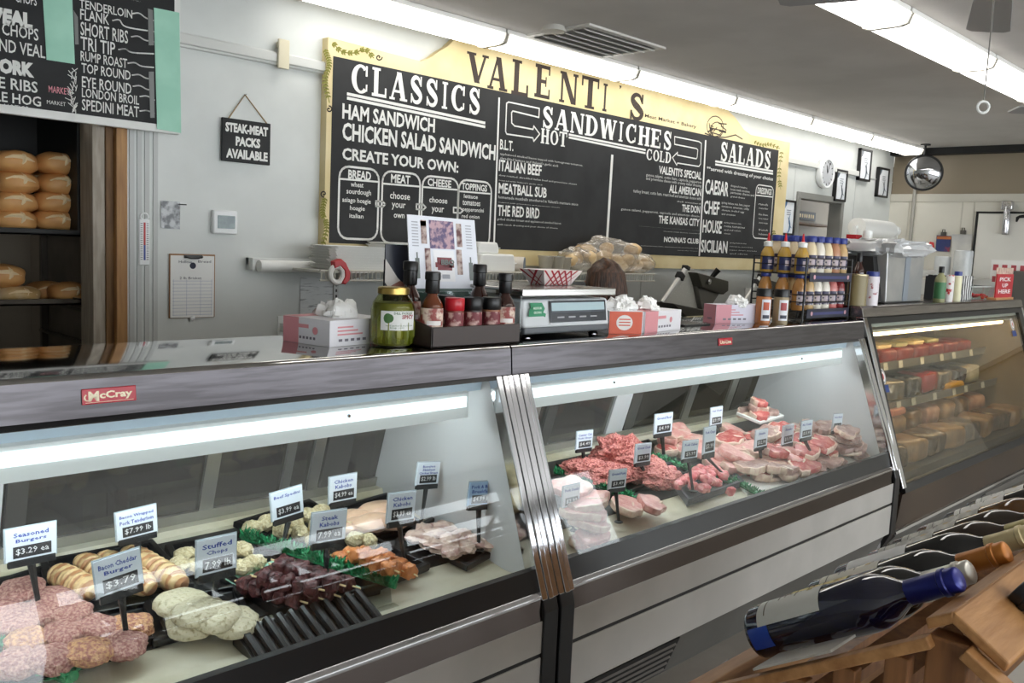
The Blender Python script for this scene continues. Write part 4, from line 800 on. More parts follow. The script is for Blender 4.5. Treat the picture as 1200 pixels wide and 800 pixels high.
price_tag('tall price tag for boneless skinless chicken breast on the longest stem', [(489,543),(515,541),(514.6,567),(489,568)], (493,617), ['Boneless','Skinless','Chicken Breast'], '$2.99 lb')
price_tag('blue price tag at the right end of the nearest case', [(548,566),(578,564),(579,590),(551,592)], (561,644), ['Pork & Beef','Breakfast'], '$4.99 lb', tone=M('tag_pale_blue', (176,206,236), .35))
for lab, cs, ft, ln, pr in (
    ('white price tag for pork chops, leftmost over the ground beef mounds', [(675,507),(694,504),(695,524),(677,526)], (685,553), ['Center Cut','Pork Chops'], '$4.49'),
    ('white price tag at the back of the middle case above the tall beef mound', [(766,487),(787,484),(789,505),(769,508)], (778,534), ['Ground Beef'], '$4.99'),
    ('bluish price tag standing in front of the tall beef mound', [(742,524),(760,521),(766,538),(748,540)], (760,562), ['Ground Chuck'], '$3.99'),
    ('white price tag over the tray of pink pork cubes', [(799,519),(817,516),(819,535),(802,537)], (812,576), ['Pork Cubes'], '$3.99'),
    ('white price tag leaning sideways between the cubes and the chops', [(819,508),(833,506),(844,522),(831,526)], (853,561), ['Pork Chops'], '$3.99'),
    ('white price tag at the back left of the stacked tray of chops', [(831,480),(845,477),(848,495),(835,497)], (843,515), ['Veal Chops'], '$9.99'),
    ('grey-white price tag in front of the large pale pork slab', [(884,506),(899,503),(900,521),(887,524)], (893,547), ['Steaks'], '$12.99'),
    ('grey-white price tag in the middle of the steaks', [(916,500),(929,499),(931,516),(919,521)], (925,537), ['Steaks'], '$11.99'),
    ('white price tag leaning back among the steaks, right of the middle one', [(936,498),(949.5,495),(954,508),(942,510)], (957,543), ['Rib Steaks'], '$13.99'),
    ('grey price tag before the grey stack of sliced chops', [(975,487),(986,486),(988,502),(978,503)], (982,530), ['Strip Steaks'], '$12.99'),
    ('grey price tag at the far right end of the middle case', [(1001.5,480),(1012,478.5),(1014.5,495),(1004,496)], (1008,512), ['T-Bone'], '$13.99'),
    ('bluish price tag low at the left end of the middle case by the stacked chops', [(658,572),(678,567),(681,590),(662,594)], (672,622), ['Pork Steaks'], '$2.99'),
    ('faint white price tag in front of the beef mound, low in the middle case', [(713,553),(733,550),(735,570),(716,572)], (725,612), ['Ground Pork'], '$3.49')):
    price_tag(lab, cs, ft, ln, pr)

# nearest case, left to right
tray('burger_tray', 'black tray of seasoned burgers at the left end of the nearest case', [(-60,775),(92,722),(60,668),(-50,702)], .02)
for i, (x, y, h) in enumerate(((27,688,.05),(2,708,.04),(66,699,.045),(16,727,.04),(84,716,.035),(48,716,.035))):
    lump('burger_patty', 'pink seasoned burger patty in the leftmost tray', 'burger patty', x, y+2, (.050,.047,.018), BURG, h, i, i, .07, 'seasoned burger patties', 2, .03, .8, 28, 14, 12)
tray('tenderloin_tray', 'black tray of bacon wrapped pork rolls at the back of the nearest case', [(62,708),(222,690),(176,640),(50,664)], .02)
def roll(a, c, r_, i):
    A, B = deck(a[0], a[1], r_+.02), deck(c[0], c[1], r_+.02); D = B-A; n = 40; pts = [A + D*(k/n) for k in range(n+1)]
    rad = [r_*(1-.55*(abs(2*k/n-1)**5))*(1+.07*sin(k*1.75+i)) for k in range(n+1)]; b = MB(); b.tube(pts, rad, 14); o = b.build('wrapped_tenderloin', BACON, angle=80)
    return tag(o, 'bacon wrapped pork tenderloin roll lying in the tray behind the cheddar tag', 'meat roll', 'bacon wrapped tenderloins')
for i, (a, c) in enumerate((((62,670),(110,694)),((92,656),(150,690)),((118,652),(178,690)),((146,646),(216,686)))): roll(a, c, .033, i)
tray('stuffed_chop_tray', 'black tray of pale crumbed stuffed chops at the back, behind the hand-written tag', [(214,682),(318,664),(290,628),(196,645)], .02)
for i, (x, y) in enumerate(((218,649),(210,661),(228,663),(244,654),(262,652),(284,643),(298,658),(285,664),(270,662))):
    lump('crumbed_chop', 'small crumbed chop behind the stuffed chops tag', 'crumbed chop', x, y, (.033,.028,.018), CRUMB, .045+.01*(i % 2), i, i+3, .12, 'crumbed chops', 2.5, .05)
tray('cheddar_burger_tray', 'black tray of bacon cheddar burgers at the front of the nearest case', [(0,800),(190,752),(172,712),(20,742)], .02)
for i, (x, y, h) in enumerate(((34,752,.035),(74,744,.042),(114,736,.04),(154,734,.035),(20,776,.035),(60,772,.045),(104,764,.05),(146,756,.042))):
    lump('cheddar_burger', 'reddish bacon cheddar burger patty in the front tray', 'burger patty', x, y, (.050,.046,.021), BURG if i % 3 else BURG2, h, i, i+11, .08, 'bacon cheddar burger patties', 2, .05, .8, 28, 14, 12)
tray('stuffed_chop_pan', 'black pan of large pale stuffed chops at the front, under the hand-written tag', [(182,757),(292,732),(276,692),(180,710)], .02)
for i, (x, y, h) in enumerate(((212,706,.06),(232,716,.065),(254,723,.055),(276,729,.04),(222,730,.035))):
    lump('stuffed_chop', 'large pale stuffed chop overlapping its neighbours in the front pan', 'stuffed chop', x, y, (.064,.054,.023), STUFC, h, .3*i, i+21, .05, 'large stuffed chops', 2, .025, .85, 28, 14, 7)
garnish('garnish_strip', 'pale green garnish divider at the bottom left corner of the nearest case', (-20,745), (85,795), .01, .05, .03, 4, 500, M('garnish_pale', (96,176,130), .5, c2=(60,150,100), scale=30))
tray('kabob_tray', 'black tray lined with mint paper holding dark steak kabobs', [(325,722),(440,696),(338,648),(256,678)], .03)
P = [deck(x, y, .022) for x, y in ((318,712),(425,690),(335,652),(264,679))]; b = MB()
b.add(P + [p+Vector((0,0,.004)) for p in P], [(3,2,1,0),(4,5,6,7)] + [(i,(i+1)%4,(i+1)%4+4,i+4) for i in range(4)]); tag(b.build('tray_paper', GREENP, smooth=False), 'mint green paper lining the steak kabob tray', 'tray paper')
def kabob(a, c, m, label, group, i, h, n=5, s=.021):
    A, B = deck(a[0], a[1], h), deck(c[0], c[1], h); D = B-A; r = root('kabob', label, 'kabob', A, 0, group)
    b = MB(); b.tube([A-D*.10, B+D*.12], .0026, 6); b.build('skewer', STICK, r)
    for k in range(n): b = MB(); b.blob(A + D*((k+.5)/n), (D.length/n*.56, s*1.15, s), math.atan2(D.y, D.x)+R_.uniform(-.2,.2), .16, 1.6, i*7+k, 16, 10, .6, None, .06, 6); b.build('meat_chunk', m, r)
for i, (a, c, h) in enumerate((((282,682),(352,704),.05),((300,676),(372,700),.05),((314,668),(390,696),.055),((326,658),(412,686),.055),((322,662),(396,684),.09),((302,676),(372,690),.085))):
    kabob(a, c, KAB, 'dark red steak kabob on a wooden skewer', 'steak kabobs', i, h)
tray('kabob_tray', 'black tray of orange chicken kabobs right of the green garnish', [(446,690),(500,668),(432,634),(380,646)], .025)
for i, (a, c, h) in enumerate((((392,652),(446,676),.045),((404,648),(458,672),.05),((420,646),(470,668),.05),((412,648),(462,668),.08),((440,648),(484,672),.045))):
    kabob(a, c, CKAB, 'orange marinated chicken kabob on a wooden skewer', 'chicken kabobs', i+9, h, 4, .02)
garnish('garnish_strip', 'long green garnish divider between the steak kabobs and the chicken in the nearest case', (284,628), (464,686), .045, .03, .028, 2, 900)
tray('spedini_tray', 'black tray of breaded spedini rolls behind the green garnish', [(390,658),(445,640),(362,592),(278,618)], .02)
for i, (x, y, h) in enumerate(((296,619,.04),(312,612,.045),(330,621,.045),(344,612,.06),(362,604,.06),(376,600,.06),(352,624,.045),(372,618,.06),(370,635,.04),(392,628,.045),(416,632,.04),(432,634,.035),(388,608,.05),(408,620,.04),(326,606,.05))):
    lump('spedini_roll', 'cream breaded spedini roll behind the green garnish', 'breaded roll', x, y, (.033,.027,.024), CRUMB, h, i*.7, i+40, .12, 'breaded spedini rolls', 2.2, .06)
tray('breast_tray', 'black tray of smooth chicken breasts at the back right of the nearest case', [(434,636),(494,620),(452,584),(396,600)], .02)
for i, (x, y, h, w) in enumerate(((420,606,.045,.07),(446,597,.06,.075),(436,612,.06,.07),(462,610,.05,.07),(412,618,.04,.05),(470,600,.045,.05))):
    lump('chicken_breast', 'smooth pale chicken breast in the back right tray', 'chicken breast', x, y, (w,.042,.026), CHK, h, -.4+.2*i, i+60, .12, 'chicken breasts', 1.4, .01)
tray('thigh_tray', 'long black tray of pale chicken thighs at the right end of the nearest case', [(546,668),(596,640),(520,604),(474,632)], .02)
for i, (x, y, h) in enumerate(((488,628,.045),(502,634,.05),(516,640,.05),(530,646,.045),(498,622,.045),(512,626,.055),(528,632,.06),(544,640,.045),(520,618,.045),(540,628,.05),(556,634,.045),(572,638,.04),(560,626,.04))):
    lump('chicken_thigh', 'pale skinned chicken thigh in the right end tray', 'chicken piece', x, y, (.042,.030,.018), CHK2, h, i*1.1, i+80, .2, 'chicken thighs', 1.8, .06)
fp = root('front_tray', 'empty dark ribbed tray at the front of the nearest case before the kabobs', 'tray', deck(400, 735, 0))
b = MB()
A, B = deck(300, 778, .01), deck(452, 727, .01); D = B-A; 
b.add([A, B, B+Vector((0,.11,.045)), A+Vector((0,.11,.045)), A-Z*.01, B-Z*.01, B+Vector((0,.11,-.01)), A+Vector((0,.11,-.01))], [(0,1,2,3),(4,7,6,5),(0,4,5,1),(1,5,6,2),(2,6,7,3),(3,7,4,0)])
for k in range(11): p = A + D*((k+.5)/11); b.tube([p + Vector((0,0,.006)), p + Vector((0,.105,.05))], .011, 8)
b.build('ribbed_pan', M('dark_ribbed', (26,25,25), .3), fp)
hp_ = deck(452, 716, 0); b = MB(); b.box((hp_.x-.045, hp_.y, hp_.z-.0), (hp_.x+.045, hp_.y+.035, hp_.z+.004)); b.obox((hp_.x, hp_.y+.04, hp_.z+.05), (.085,.003,.1), (radians(-12),0,0)); tag(b.build('acrylic_holder', CLEAR, smooth=False), 'clear acrylic card holder standing at the end of the green garnish', 'holder')

# middle case
garnish('garnish_strip', 'green garnish divider along the left end of the middle case', (650,552), (742,583), .03, .03, .022, 6, 700)
garnish('garnish_strip', 'green garnish divider before the tall beef mound in the middle case', (764,534), (858,566), .03, .03, .02, 7, 600)
garnish('garnish_strip', 'green garnish divider lowest right in the middle case, under the steaks', (858,562), (902,586), .02, .03, .02, 8, 350)
tray('beef_tray', 'black tray under the mounds of ground beef in the middle case', [(715,585),(806,556),(758,520),(655,548)], .02)
for i, (x, y, r, h) in enumerate(((684,549,(.095,.07,.04),.05),(728,534,(.14,.095,.085),.06),(752,548,(.12,.09,.05),.05),(715,556,(.12,.07,.035),.045),(775,560,(.10,.07,.04),.045))):
    lab = ['small mound of pink ground beef at the left of the middle case', 'tallest mound of pink ground beef in the middle case', 'mound of ground beef behind the bluish front tag', 'low heap of ground beef before the tallest mound', 'heap of ground beef at the right end of its tray'][i]
    lump('ground_beef_mound', lab, 'ground beef', x, y, r, GBEEF, h, 0, i+100, .16, 'ground beef mounds', 2.4, .10, 1, 64, 40, 16)
tray('cube_tray', 'dark blue-black tray of pink pork cubes in the middle case', [(806,592),(868,570),(842,542),(776,550)], .03, m=M('navy_tray', (30,34,46), .35))
for i in range(34):
    u, v = R_.random(), R_.random(); x = 782+u*62+v*14; y = 549+u*-2+v*24+u*v*4
    lump('pork_cube', 'pink pork cube heaped in the dark blue tray', 'pork cube', x, y, (.022,.019,.017), STEW, .04+.03*R_.random()*(1-abs(u-.5)), R_.uniform(0,3), i+120, .18, 'pork cubes', 1.5, .04, .8, 12, 8)
for i, (x, y, h, w) in enumerate(((672,572,.15,.15),(690,588,.13,.19),(684,600,.10,.19),(690,611,.075,.20),(694,622,.05,.2),(690,634,.025,.18),(735,592,.05,.2),(762,590,.06,.14))):
    chop('pork_chop', 'thick pink pork chop in the stack at the left end of the middle case' if i < 6 else 'pale pork chop lying under the faint front tag', 'pork chop', x, y, w, .12, .028, PINKM, h, .2*i-.3, i+1, 'pork chops at the left end' if i < 6 else 'pork chops under the faint tag')
ft_ = deck(890, 488, .115)
st_ = tray('foam_tray', 'white foam tray of chops perched on top of the steaks at the back', [(890,497),(917,489),(895,480),(864,486)], .014, .12, FOAM)
b = MB(); zc_ = deck(888, 490, 0); b.box((zc_.x-.1, zc_.y-.05, zc_.z-.02), (zc_.x+.1, zc_.y+.06, zc_.z+.09)); tag(b.build('meat_crate', TRAYM, bevel=.006), 'black crate under the foam tray of chops at the back of the middle case', 'crate')
for i, (x, y, h, w, m) in enumerate(((875,484,.135,.11,GREYCH),(899,482,.135,.11,GREYCH),(891,486,.15,.085,REDM),(888,478,.17,.11,GREYCH),(889,471,.20,.10,REDM))):
    chop('veal_chop', 'round chop piled on the white foam tray', 'chop', x, y, w, .09, .03, m, h, i, i+30, 'chops on the foam tray')
for i, (x, y, h, w, d, m, rz) in enumerate((
    (785,516,.05,.13,.09,PINKM,.2),(808,514,.06,.16,.10,PINKM,.1),(780,527,.04,.10,.08,REDM,0),(800,528,.03,.10,.08,PINKM,.5),(830,516,.05,.12,.09,PINKM,0),
    (858,505,.07,.14,.10,PINKM,.2),(845,523,.05,.13,.09,FATM,.3),(862,517,.06,.17,.11,REDM,-.1),(884,513,.06,.16,.10,REDM,.2),(866,532,.07,.24,.14,PINKM,.1),(836,541,.04,.12,.09,PINKM,.2),(860,547,.04,.16,.10,PINKM,.1),
    (912,516,.07,.16,.11,REDM,.1),(938,519,.06,.18,.11,REDM,.2),(904,541,.05,.24,.12,PINKM,.05),(936,536,.06,.22,.12,PINKM,.1),(966,530,.06,.18,.11,REDM,.1),(890,555,.03,.12,.10,REDM,.3),(925,552,.04,.16,.11,GREYCH,.1),(955,546,.04,.14,.10,GREYCH,.4),
    (856,514,.09,.2,.12,REDM,.1),(874,524,.08,.2,.12,PINKM,.2),(893,530,.08,.2,.12,PINKM,-.1),(910,528,.09,.2,.12,REDM,.2),(925,528,.08,.2,.11,PINKM,0),(946,528,.09,.2,.11,REDM,.1),(962,520,.10,.2,.11,REDM,.3),(880,546,.06,.2,.12,GREYCH,.2),(845,533,.06,.17,.11,PINKM,.3),(915,549,.06,.2,.12,GREYCH,0),(940,545,.06,.2,.12,REDM,.2),(970,540,.05,.2,.11,GREYCH,.1),(985,520,.08,.18,.11,GREYCH,.2),(900,508,.10,.2,.11,GREYCH,.1),(915,503,.11,.2,.1,REDM,.1),(795,508,.08,.16,.1,PINKM,.2),(820,524,.07,.16,.1,PINKM,.1),(928,502,.08,.16,.10,GREYCH,.2),(950,500,.09,.18,.10,GREYCH,.1),(970,500,.10,.20,.11,GREYCH,.1),(955,508,.06,.22,.11,GREYCH,.2),(976,510,.06,.22,.12,GREYCH,.1))):
    kind = {id(REDM): 'red beef steak with a pale fat rim', id(PINKM): 'pink pork chop with a pale rim', id(GREYCH): 'greyish bone-in chop', id(FATM): 'pale fatty pork slab'}[id(m)]
    chop('steak', kind + ' among the steaks in the right half of the middle case', 'steak', x, y, w*1.08, d*1.12, .034, m, h, rz, i+50, 'steaks in the right half')
for i in range(6):
    chop('sliced_chop', 'grey-pink chop in the neat stack at the right end of the middle case', 'chop', 996-.5*i, 528-i*4.4, .24, .12, .024, GREYCH, .025+i*.026, .1+.05*i, i+90, 'stack of chops at the right end', bone=False)
for i, (x, y) in enumerate(((905,560),(940,556),(975,545),(1005,536))):
    chop('fatty_trim_steak', 'thin grey steak lying flat along the front right edge', 'steak', x, y-4, .2, .11, .02, GREYCH, .018, .1, i+110, 'thin steaks along the front edge')
tray('steak_tray', 'long white-rimmed tray under the steaks in the right half of the middle case', [(880,578),(1030,540),(985,505),(850,548)], .008, .0, FOAM)

# deli case: shelves of sausage, cheese and wrapped loaves
def on_shelf(px, py, zz): return atZ(px, py, zz)
SAL = M('salami_red', (140,38,34), .35, c2=(112,26,26), scale=14); CHE = M('pale_cheese', (222,202,150), .4); WRAP = M('foil_wrap', (170,164,158), .2, .6, c2=(120,112,104), scale=16, bump=.5, bscale=24); HAM = M('deli_ham', (206,160,132), .35, c2=(178,126,98), scale=16); LOAF = M('deli_loaf', (150,118,82), .3, c2=(112,82,52), scale=12, bump=.3, bscale=18); DARKP = M('dark_pack', (44,42,46), .25, c2=(90,86,84), scale=22, lo=.5, hi=.6)
rr = random.Random(9)
def slab_pack(name, label, cat, c, d, ms, group, rz=0):
    b = MB(); b.blob((0,0,d[2]/2), (d[0]/2, d[1]/2, d[2]/2), 0, .04, 2, rr.randint(0,99), 20, 12, .35, None, .02, 7); o = b.build(name, ms); o.location = c; o.rotation_euler = (0,0,rz); return tag(o, label, cat, group)
for i in range(9):
    x = 4.75+i*.27; slab_pack('salami_block', 'red block of deli meat on the upper shelf of the deli case', 'deli meat', (x+.0, 2.29, .90), (.25,.20,.095), SAL, 'red blocks on the upper deli shelf')
    if i < 7: slab_pack('cheese_slab', 'pale cheese slab lying on the red blocks in the deli case', 'cheese', (x+.02, 2.31, .993), (.20,.16,.03), CHE if i % 2 else M('green_cheese', (176,170,120), .4), 'cheese slabs on the upper shelf')
for i in range(9):
    x = 4.74+i*.28; slab_pack('deli_pack', ['silver wrapped', 'dark wrapped', 'pale wrapped'][i % 3] + ' deli pack on the middle shelf of the deli case', 'deli pack', (x, 2.24, .68), (.23,.22,.13), [WRAP, DARKP, M('pale_pack', (188,176,150), .4)][i % 3], 'packs on the middle deli shelf') if i != 5 else slab_pack('red_pack', 'bright red deli pack on the middle shelf of the deli case', 'deli pack', (x, 2.24, .68), (.26,.22,.14), M('red_wrap', (150,24,30), .25), None)
for i in range(8):
    x = 4.8+i*.30; slab_pack('deli_loaf', 'brown wrapped deli loaf in the front row at the bottom of the deli case', 'deli loaf', (x, 1.90, .43), (.27,.20,.13), LOAF if i % 2 else M('dark_loaf', (104,84,66), .25, c2=(70,56,46), scale=14, bump=.4, bscale=20), 'front row of deli loaves', rr.uniform(-.2,.2))
for i in range(8):
    x = 4.85+i*.29; slab_pack('ham_loaf', 'tan deli loaf in the second row at the bottom of the deli case', 'deli loaf', (x, 2.16, .43), (.26,.22,.19), [LOAF, HAM, M('tan_loaf', (186,150,104), .35, c2=(160,120,80), scale=12)][i % 3], 'second row of deli loaves', rr.uniform(-.15,.15))
for i in range(3): slab_pack('sausage_pack', 'pink sausage pack lying on the deli loaves at the left', 'sausage pack', (4.95+i*.22, 2.12, .625), (.21,.17,.045), M('pink_sausage', (214,148,120), .3, c2=(190,110,90), scale=24, kind='wave'), 'pink sausage packs')
slab_pack('cheese_wheel', 'yellow cheese block at the right in the deli case', 'cheese', (6.55, 2.2, .62), (.34,.2,.11), M('yellow_cheese', (206,158,62), .4), None)
# ------------------------------------------------------------------ bake rack seen through the opening at the left
CRUST = M('bread_crust', (196,132,72), .5, c2=(222,170,108), scale=5, lo=.35, hi=.7, bump=.1, bscale=20); FLOUR = M('floured_split', (238,214,172), .7)
RACKM = M('rack_metal', (92,86,78), .4, .7, c2=(70,64,58), scale=4)
rk = root('bake_rack', 'tall metal bake rack with shelves in the opening at the left', 'rack', (.8, 4.75, 0)); YR = 4.42
sz = atY(50, 358, YR).z; tz = atY(50, 277, YR).z
for x in (.35, 1.60):
    for y in (YR, 5.05): b = MB(); b.box((x, y, 0), (x+.03, y+.03, 2.2)); b.build('upright', RACKM, rk, smooth=False)
b = MB(); b.box((1.635, YR, 0), (1.645, 5.1, 2.2)); b.build('side_panel', M('rack_panel', (116,108,96), .5, c2=(92,84,74), scale=4), rk, smooth=False)
for z in (sz-.005, sz-.32, sz-.16, .5): b = MB(); b.box((1.585, YR, z-.03), (1.60, 5.05, z-.015)); b.build('ledge', RACKM, rk, smooth=False)
def pan(label, z, h, m):
    r = root('baking_pan', label, 'baking pan', (.9, 4.7, z)); b = MB(); x0, x1, y0, y1, t = .40, 1.58, YR, 5.0, .012
    b.box((x0,y0,z), (x1,y1,z+t)); b.box((x0,y0,z), (x1,y0+t,z+.03)); b.box((x0,y1-t,z), (x1,y1,z+h)); b.box((x1-t,y0,z), (x1,y1,z+h)); b.box((x0,y0,z), (x0+t,y1,z+h)); b.build('pan_body', m, r, smooth=False, bevel=.003); return r
pz = tz+.005; tr = pan('deep black bread tray holding the stacked loaves', pz, .62, MATTE); b = MB(); b.box((.40,YR,pz+.60), (1.58,5.0,pz+.62)); b.box((1.56,YR,pz+.03), (1.58,YR+.03,pz+.6)); b.build('tray_rim', MATTE, tr, smooth=False, bevel=.004)
pan('grey sheet pan with a few loaves on the lower rack shelf', sz, .03, RACKM)
nl = [0]
def loaf(px, py, Yp, w, h, label, group, m=CRUST):
    c = atY(px, py, Yp); nl[0] += 1; i = nl[0]; r = root('bread_loaf', label, 'bread loaf', c, 0, group)
    rr = random.Random(i); b = MB(); b.blob(c, (w/2, w*.5, h/2), rr.uniform(-.2,.2), .05, 1.5, i, 24, 14, .8, None, .01, 6); b.build('crust', m, r)
    b = MB(); y0 = c.y - w*.5
    for sx in (0, 1): 
        P = [c + Vector(((-.32+.64*t if sx == 0 else .06*sin(t*3)+.03)*w, 0, (.10*sin(t*4)+.12 if sx == 0 else -.1+.5*t)*h)) for t in (0,.25,.5,.75,1)]
        Q = []
        for p in P:
            u, v = (p.x-c.x)/(w/2), (p.z-c.z)/(h/2); s_ = max(0, 1-abs(u)**2.5-abs(v)**2.5)**.4; Q.append(Vector((p.x, c.y - w*.5*s_*.97, p.z)))
        b.tube(Q, [.003,.009,.011,.008,.002], 6)
    b.build('split', FLOUR, r); return r
for j, (x, ys) in enumerate(((17,(190,214,237,258)),(66,(192,216,237,259)))):
    for i, y in enumerate(ys):
        loaf(x+[0,2,-2,-3][i]*(1 if j else .4), y, 4.62, .195, .108, ['top','second','third','lowest'][i]+' round loaf in the ' + ('left' if j == 0 else 'right') + ' front stack of the black bread tray', 'loaves in the black bread tray')
for i, y in enumerate((213,240,258)): loaf(43, y, 4.80, .19, .10, ['upper','middle','bottom'][i]+' loaf of the stack behind the two front stacks', 'loaves in the black bread tray')
loaf(2, 323, 4.62, .19, .11, 'loaf balanced on the floured one on the lower rack shelf', 'loaves on the lower rack shelf')
loaf(21, 345, 4.60, .19, .085, 'flat floured pale loaf on the lower rack shelf', 'loaves on the lower rack shelf', M('floured_crust', (222,200,160), .7, c2=(204,168,112), scale=7))
loaf(80, 342, 4.60, .19, .098, 'rightmost golden loaf on the lower rack shelf', 'loaves on the lower rack shelf'); loaf(54, 341, 4.74, .18, .10, 'loaf half hidden between the two front ones on the lower rack shelf', 'loaves on the lower rack shelf')

# ------------------------------------------------------------------ wire wall shelf over the prep counter and what lies on it
SZ = 1.362; YF = 3.86
ws = root('wall_shelf', 'white wire-fronted wall shelf under the menu board', 'shelf', (3.95, 4.2, SZ-.03))
b = MB(); b.box((2.52, YF, SZ-.012), (5.36, YW-.03, SZ)); b.build('shelf_board', M('shelf_white', (214,212,204), .4), ws, smooth=False)
b = MB(); b.tube([(2.52,YF-.004,SZ-.0), (5.36,YF-.004,SZ-.0)], .005, 6); b.tube([(2.52,YF-.004,SZ-.05), (5.36,YF-.004,SZ-.05)], .005, 6)
for i in range(int(2.84/.026)): x = 2.53+i*.026; b.tube([(x,YF-.004,SZ), (x,YF-.004,SZ-.05)], .003, 4, cap=False)
b.build('wire_lip', M('wire_white', (206,202,190), .4), ws)
for x in (2.84, 5.05):
    b = MB(); b.box((x-.014, YW-.02, .95), (x+.014, YW, SZ+.02)); b.k = 1
    for k in range(12): b.box((x-.005, YW-.0212, .98+k*.031), (x+.005, YW-.0195, .995+k*.031))
    b.build('bracket_standard', [M('standard_white', (200,200,196), .4), MATTE], ws, smooth=False); b = MB(); b.prism([(YW-.02,SZ-.012),(YF+.02,SZ-.012),(YW-.02,SZ-.10)], x-.004, x+.004); b.build('bracket', M('standard_white'), ws, smooth=False)
def foam_tray(c, w, d, label, group, i):
    t = .016; b = MB(); n = 8; o = lambda s, z: [(c[0]+sx*(w/2*s), c[1]+sy*(d/2*s), c[2]+z) for sx, sy in ((-1,-.8),(-.85,-1),(.85,-1),(1,-.8),(1,.8),(.85,1),(-.85,1),(-1,.8))]
    b.add(o(.86,0)+o(1,t)+o(.97,t)+o(.85,.005), [tuple(range(8))[::-1]]+[(j*8+i_, j*8+(i_+1)%8, (j+1)*8+(i_+1)%8, (j+1)*8+i_) for j in range(3) for i_ in range(8)]+[tuple(range(24,32))])
    return tag(b.build('foam_tray', FOAM, smooth=False), label, 'foam tray', group)
for i in range(9): foam_tray((2.80+.006*(i%3), 3.99, SZ+.001+i*.0135), .42+.012*(i%2), .22, 'white foam tray in the stack at the left end of the wall shelf', 'stacked foam trays on the wall shelf', i)
for i in range(11): foam_tray((3.14+.005*(i%3), 4.0, SZ+.001+i*.0135), .34+.01*(i%2), .24, 'white foam tray in the taller stack behind the dark card on the wall shelf', 'taller stack of foam trays', i)
def foam_box(px0, px1, py0, py1, Yp, label, name='foam_container'):
    a, c = atY(px0, py0, Yp), atY(px1, py1, Yp); z0 = max(c.z, SZ) if name == 'foam_container' else c.z; b = MB(); w, h = c.x-a.x, a.z-z0
    b.prism([(a.x, z0), (c.x, z0), (c.x+.0, z0+h*.5), (c.x-.015, a.z), (a.x+.015, a.z), (a.x, z0+h*.5)], Yp, Yp+.2, 'y'); r = root(name, label, 'foam container', ((a.x+c.x)/2, Yp+.1, z0)); b.build('shell', FOAM, r, bevel=.012, seg=3)
    e = MB(); e.box((a.x-.004, Yp-.004, z0+h*.48), (c.x+.004, Yp+.2, z0+h*.54)); e.build('rim', FOAM, r, smooth=False); return r
foam_box(563, 604, 297, 319, 3.9, 'white foam clamshell lying in front on the wall shelf, right of the flyer'); foam_box(561, 585, 283, 297.5, 3.93, 'smaller white foam clamshell stacked on the lower one', 'upper_foam_container')
q = atY(608, 303, 3.92); b = MB(); b.tube([(q.x-.12, 4.1, SZ+.05), (q.x+.03, 3.9, SZ+.05)], .046, 18); tag(b.build('bag_roll', M('bag_roll_paper', (216,208,196), .5)), 'roll of bags with a grey end lying on the wall shelf', 'bag roll')
b = MB(); d_ = Vector((.15,-.2,0)).normalized(); c_ = Vector((q.x+.03,3.9,SZ+.05)); b.tube([c_, c_+d_*.004], [.044,.043], 18)
b.build('end_label', M('bluegrey', (96,108,122), .5), bpy.data.objects['bag_roll'], local=True)
CUPM = glass('cup_plastic', (214,210,198), .12, .08, haze=.35)
for i, (px, h) in enumerate(((639,.105),(652,.105),(661,.10),(674,.062),(683,.062))):
    c = atY(px, 317, 3.98); b = MB(); n = 3 if h > .08 else 2; b.lathe([(.038,0),(.052,h),(.055,h),(.055,h-.006),(.050,h-.008),(.036,.003)], (c.x, 3.98, SZ+.001), 20); 
    o = b.build('plastic_cup', CUPM); tag(o, 'clear plastic deli cup in the row on the wall shelf' if h > .08 else 'low clear plastic cup by the bread bags on the wall shelf', 'cup', 'tall deli cups' if h > .08 else 'low deli cups')
BAG = glass('bread_bag', (250,246,238), .14, .12, haze=.2); ROLLB = M('soft_roll', (214,180,128), .5, c2=(232,208,164), scale=8)
def bag(px0, px1, ytop, n, label, seed):
    a, c = atY(px0, 316, 4.0), atY(px1, 316, 4.0); top = atY((px0+px1)/2, ytop, 4.0).z; r = root('bread_bag', label, 'bread bag', ((a.x+c.x)/2, 4.0, SZ)); rr = random.Random(seed)
    for i in range(n): b = MB(); b.blob((a.x+(c.x-a.x)*((i+.5)/n), 4.0+rr.uniform(-.04,.04), SZ+.05+ (top-SZ-.1)*rr.random()), (.065,.05,.045), rr.uniform(0,3), .08, 1.5, seed+i, 14, 10); b.build('roll', ROLLB, r)
    b = MB(); b.blob(((a.x+c.x)/2, 4.0, (SZ+top)/2+.003), ((c.x-a.x)/2*1.02, .085, (top-SZ)/2), 0, .13, 2.2, seed, 40, 24, .75, None, .05, 6); b.build('plastic_bag', BAG, r)
bag(660, 690, 290, 3, 'small bag of rolls at the left of the bread bags', 3); bag(678, 742, 281, 7, 'largest clear bag of rolls on the wall shelf', 5); bag(728, 760, 297, 4, 'clear bag of rolls at the right end of the wall shelf', 8)
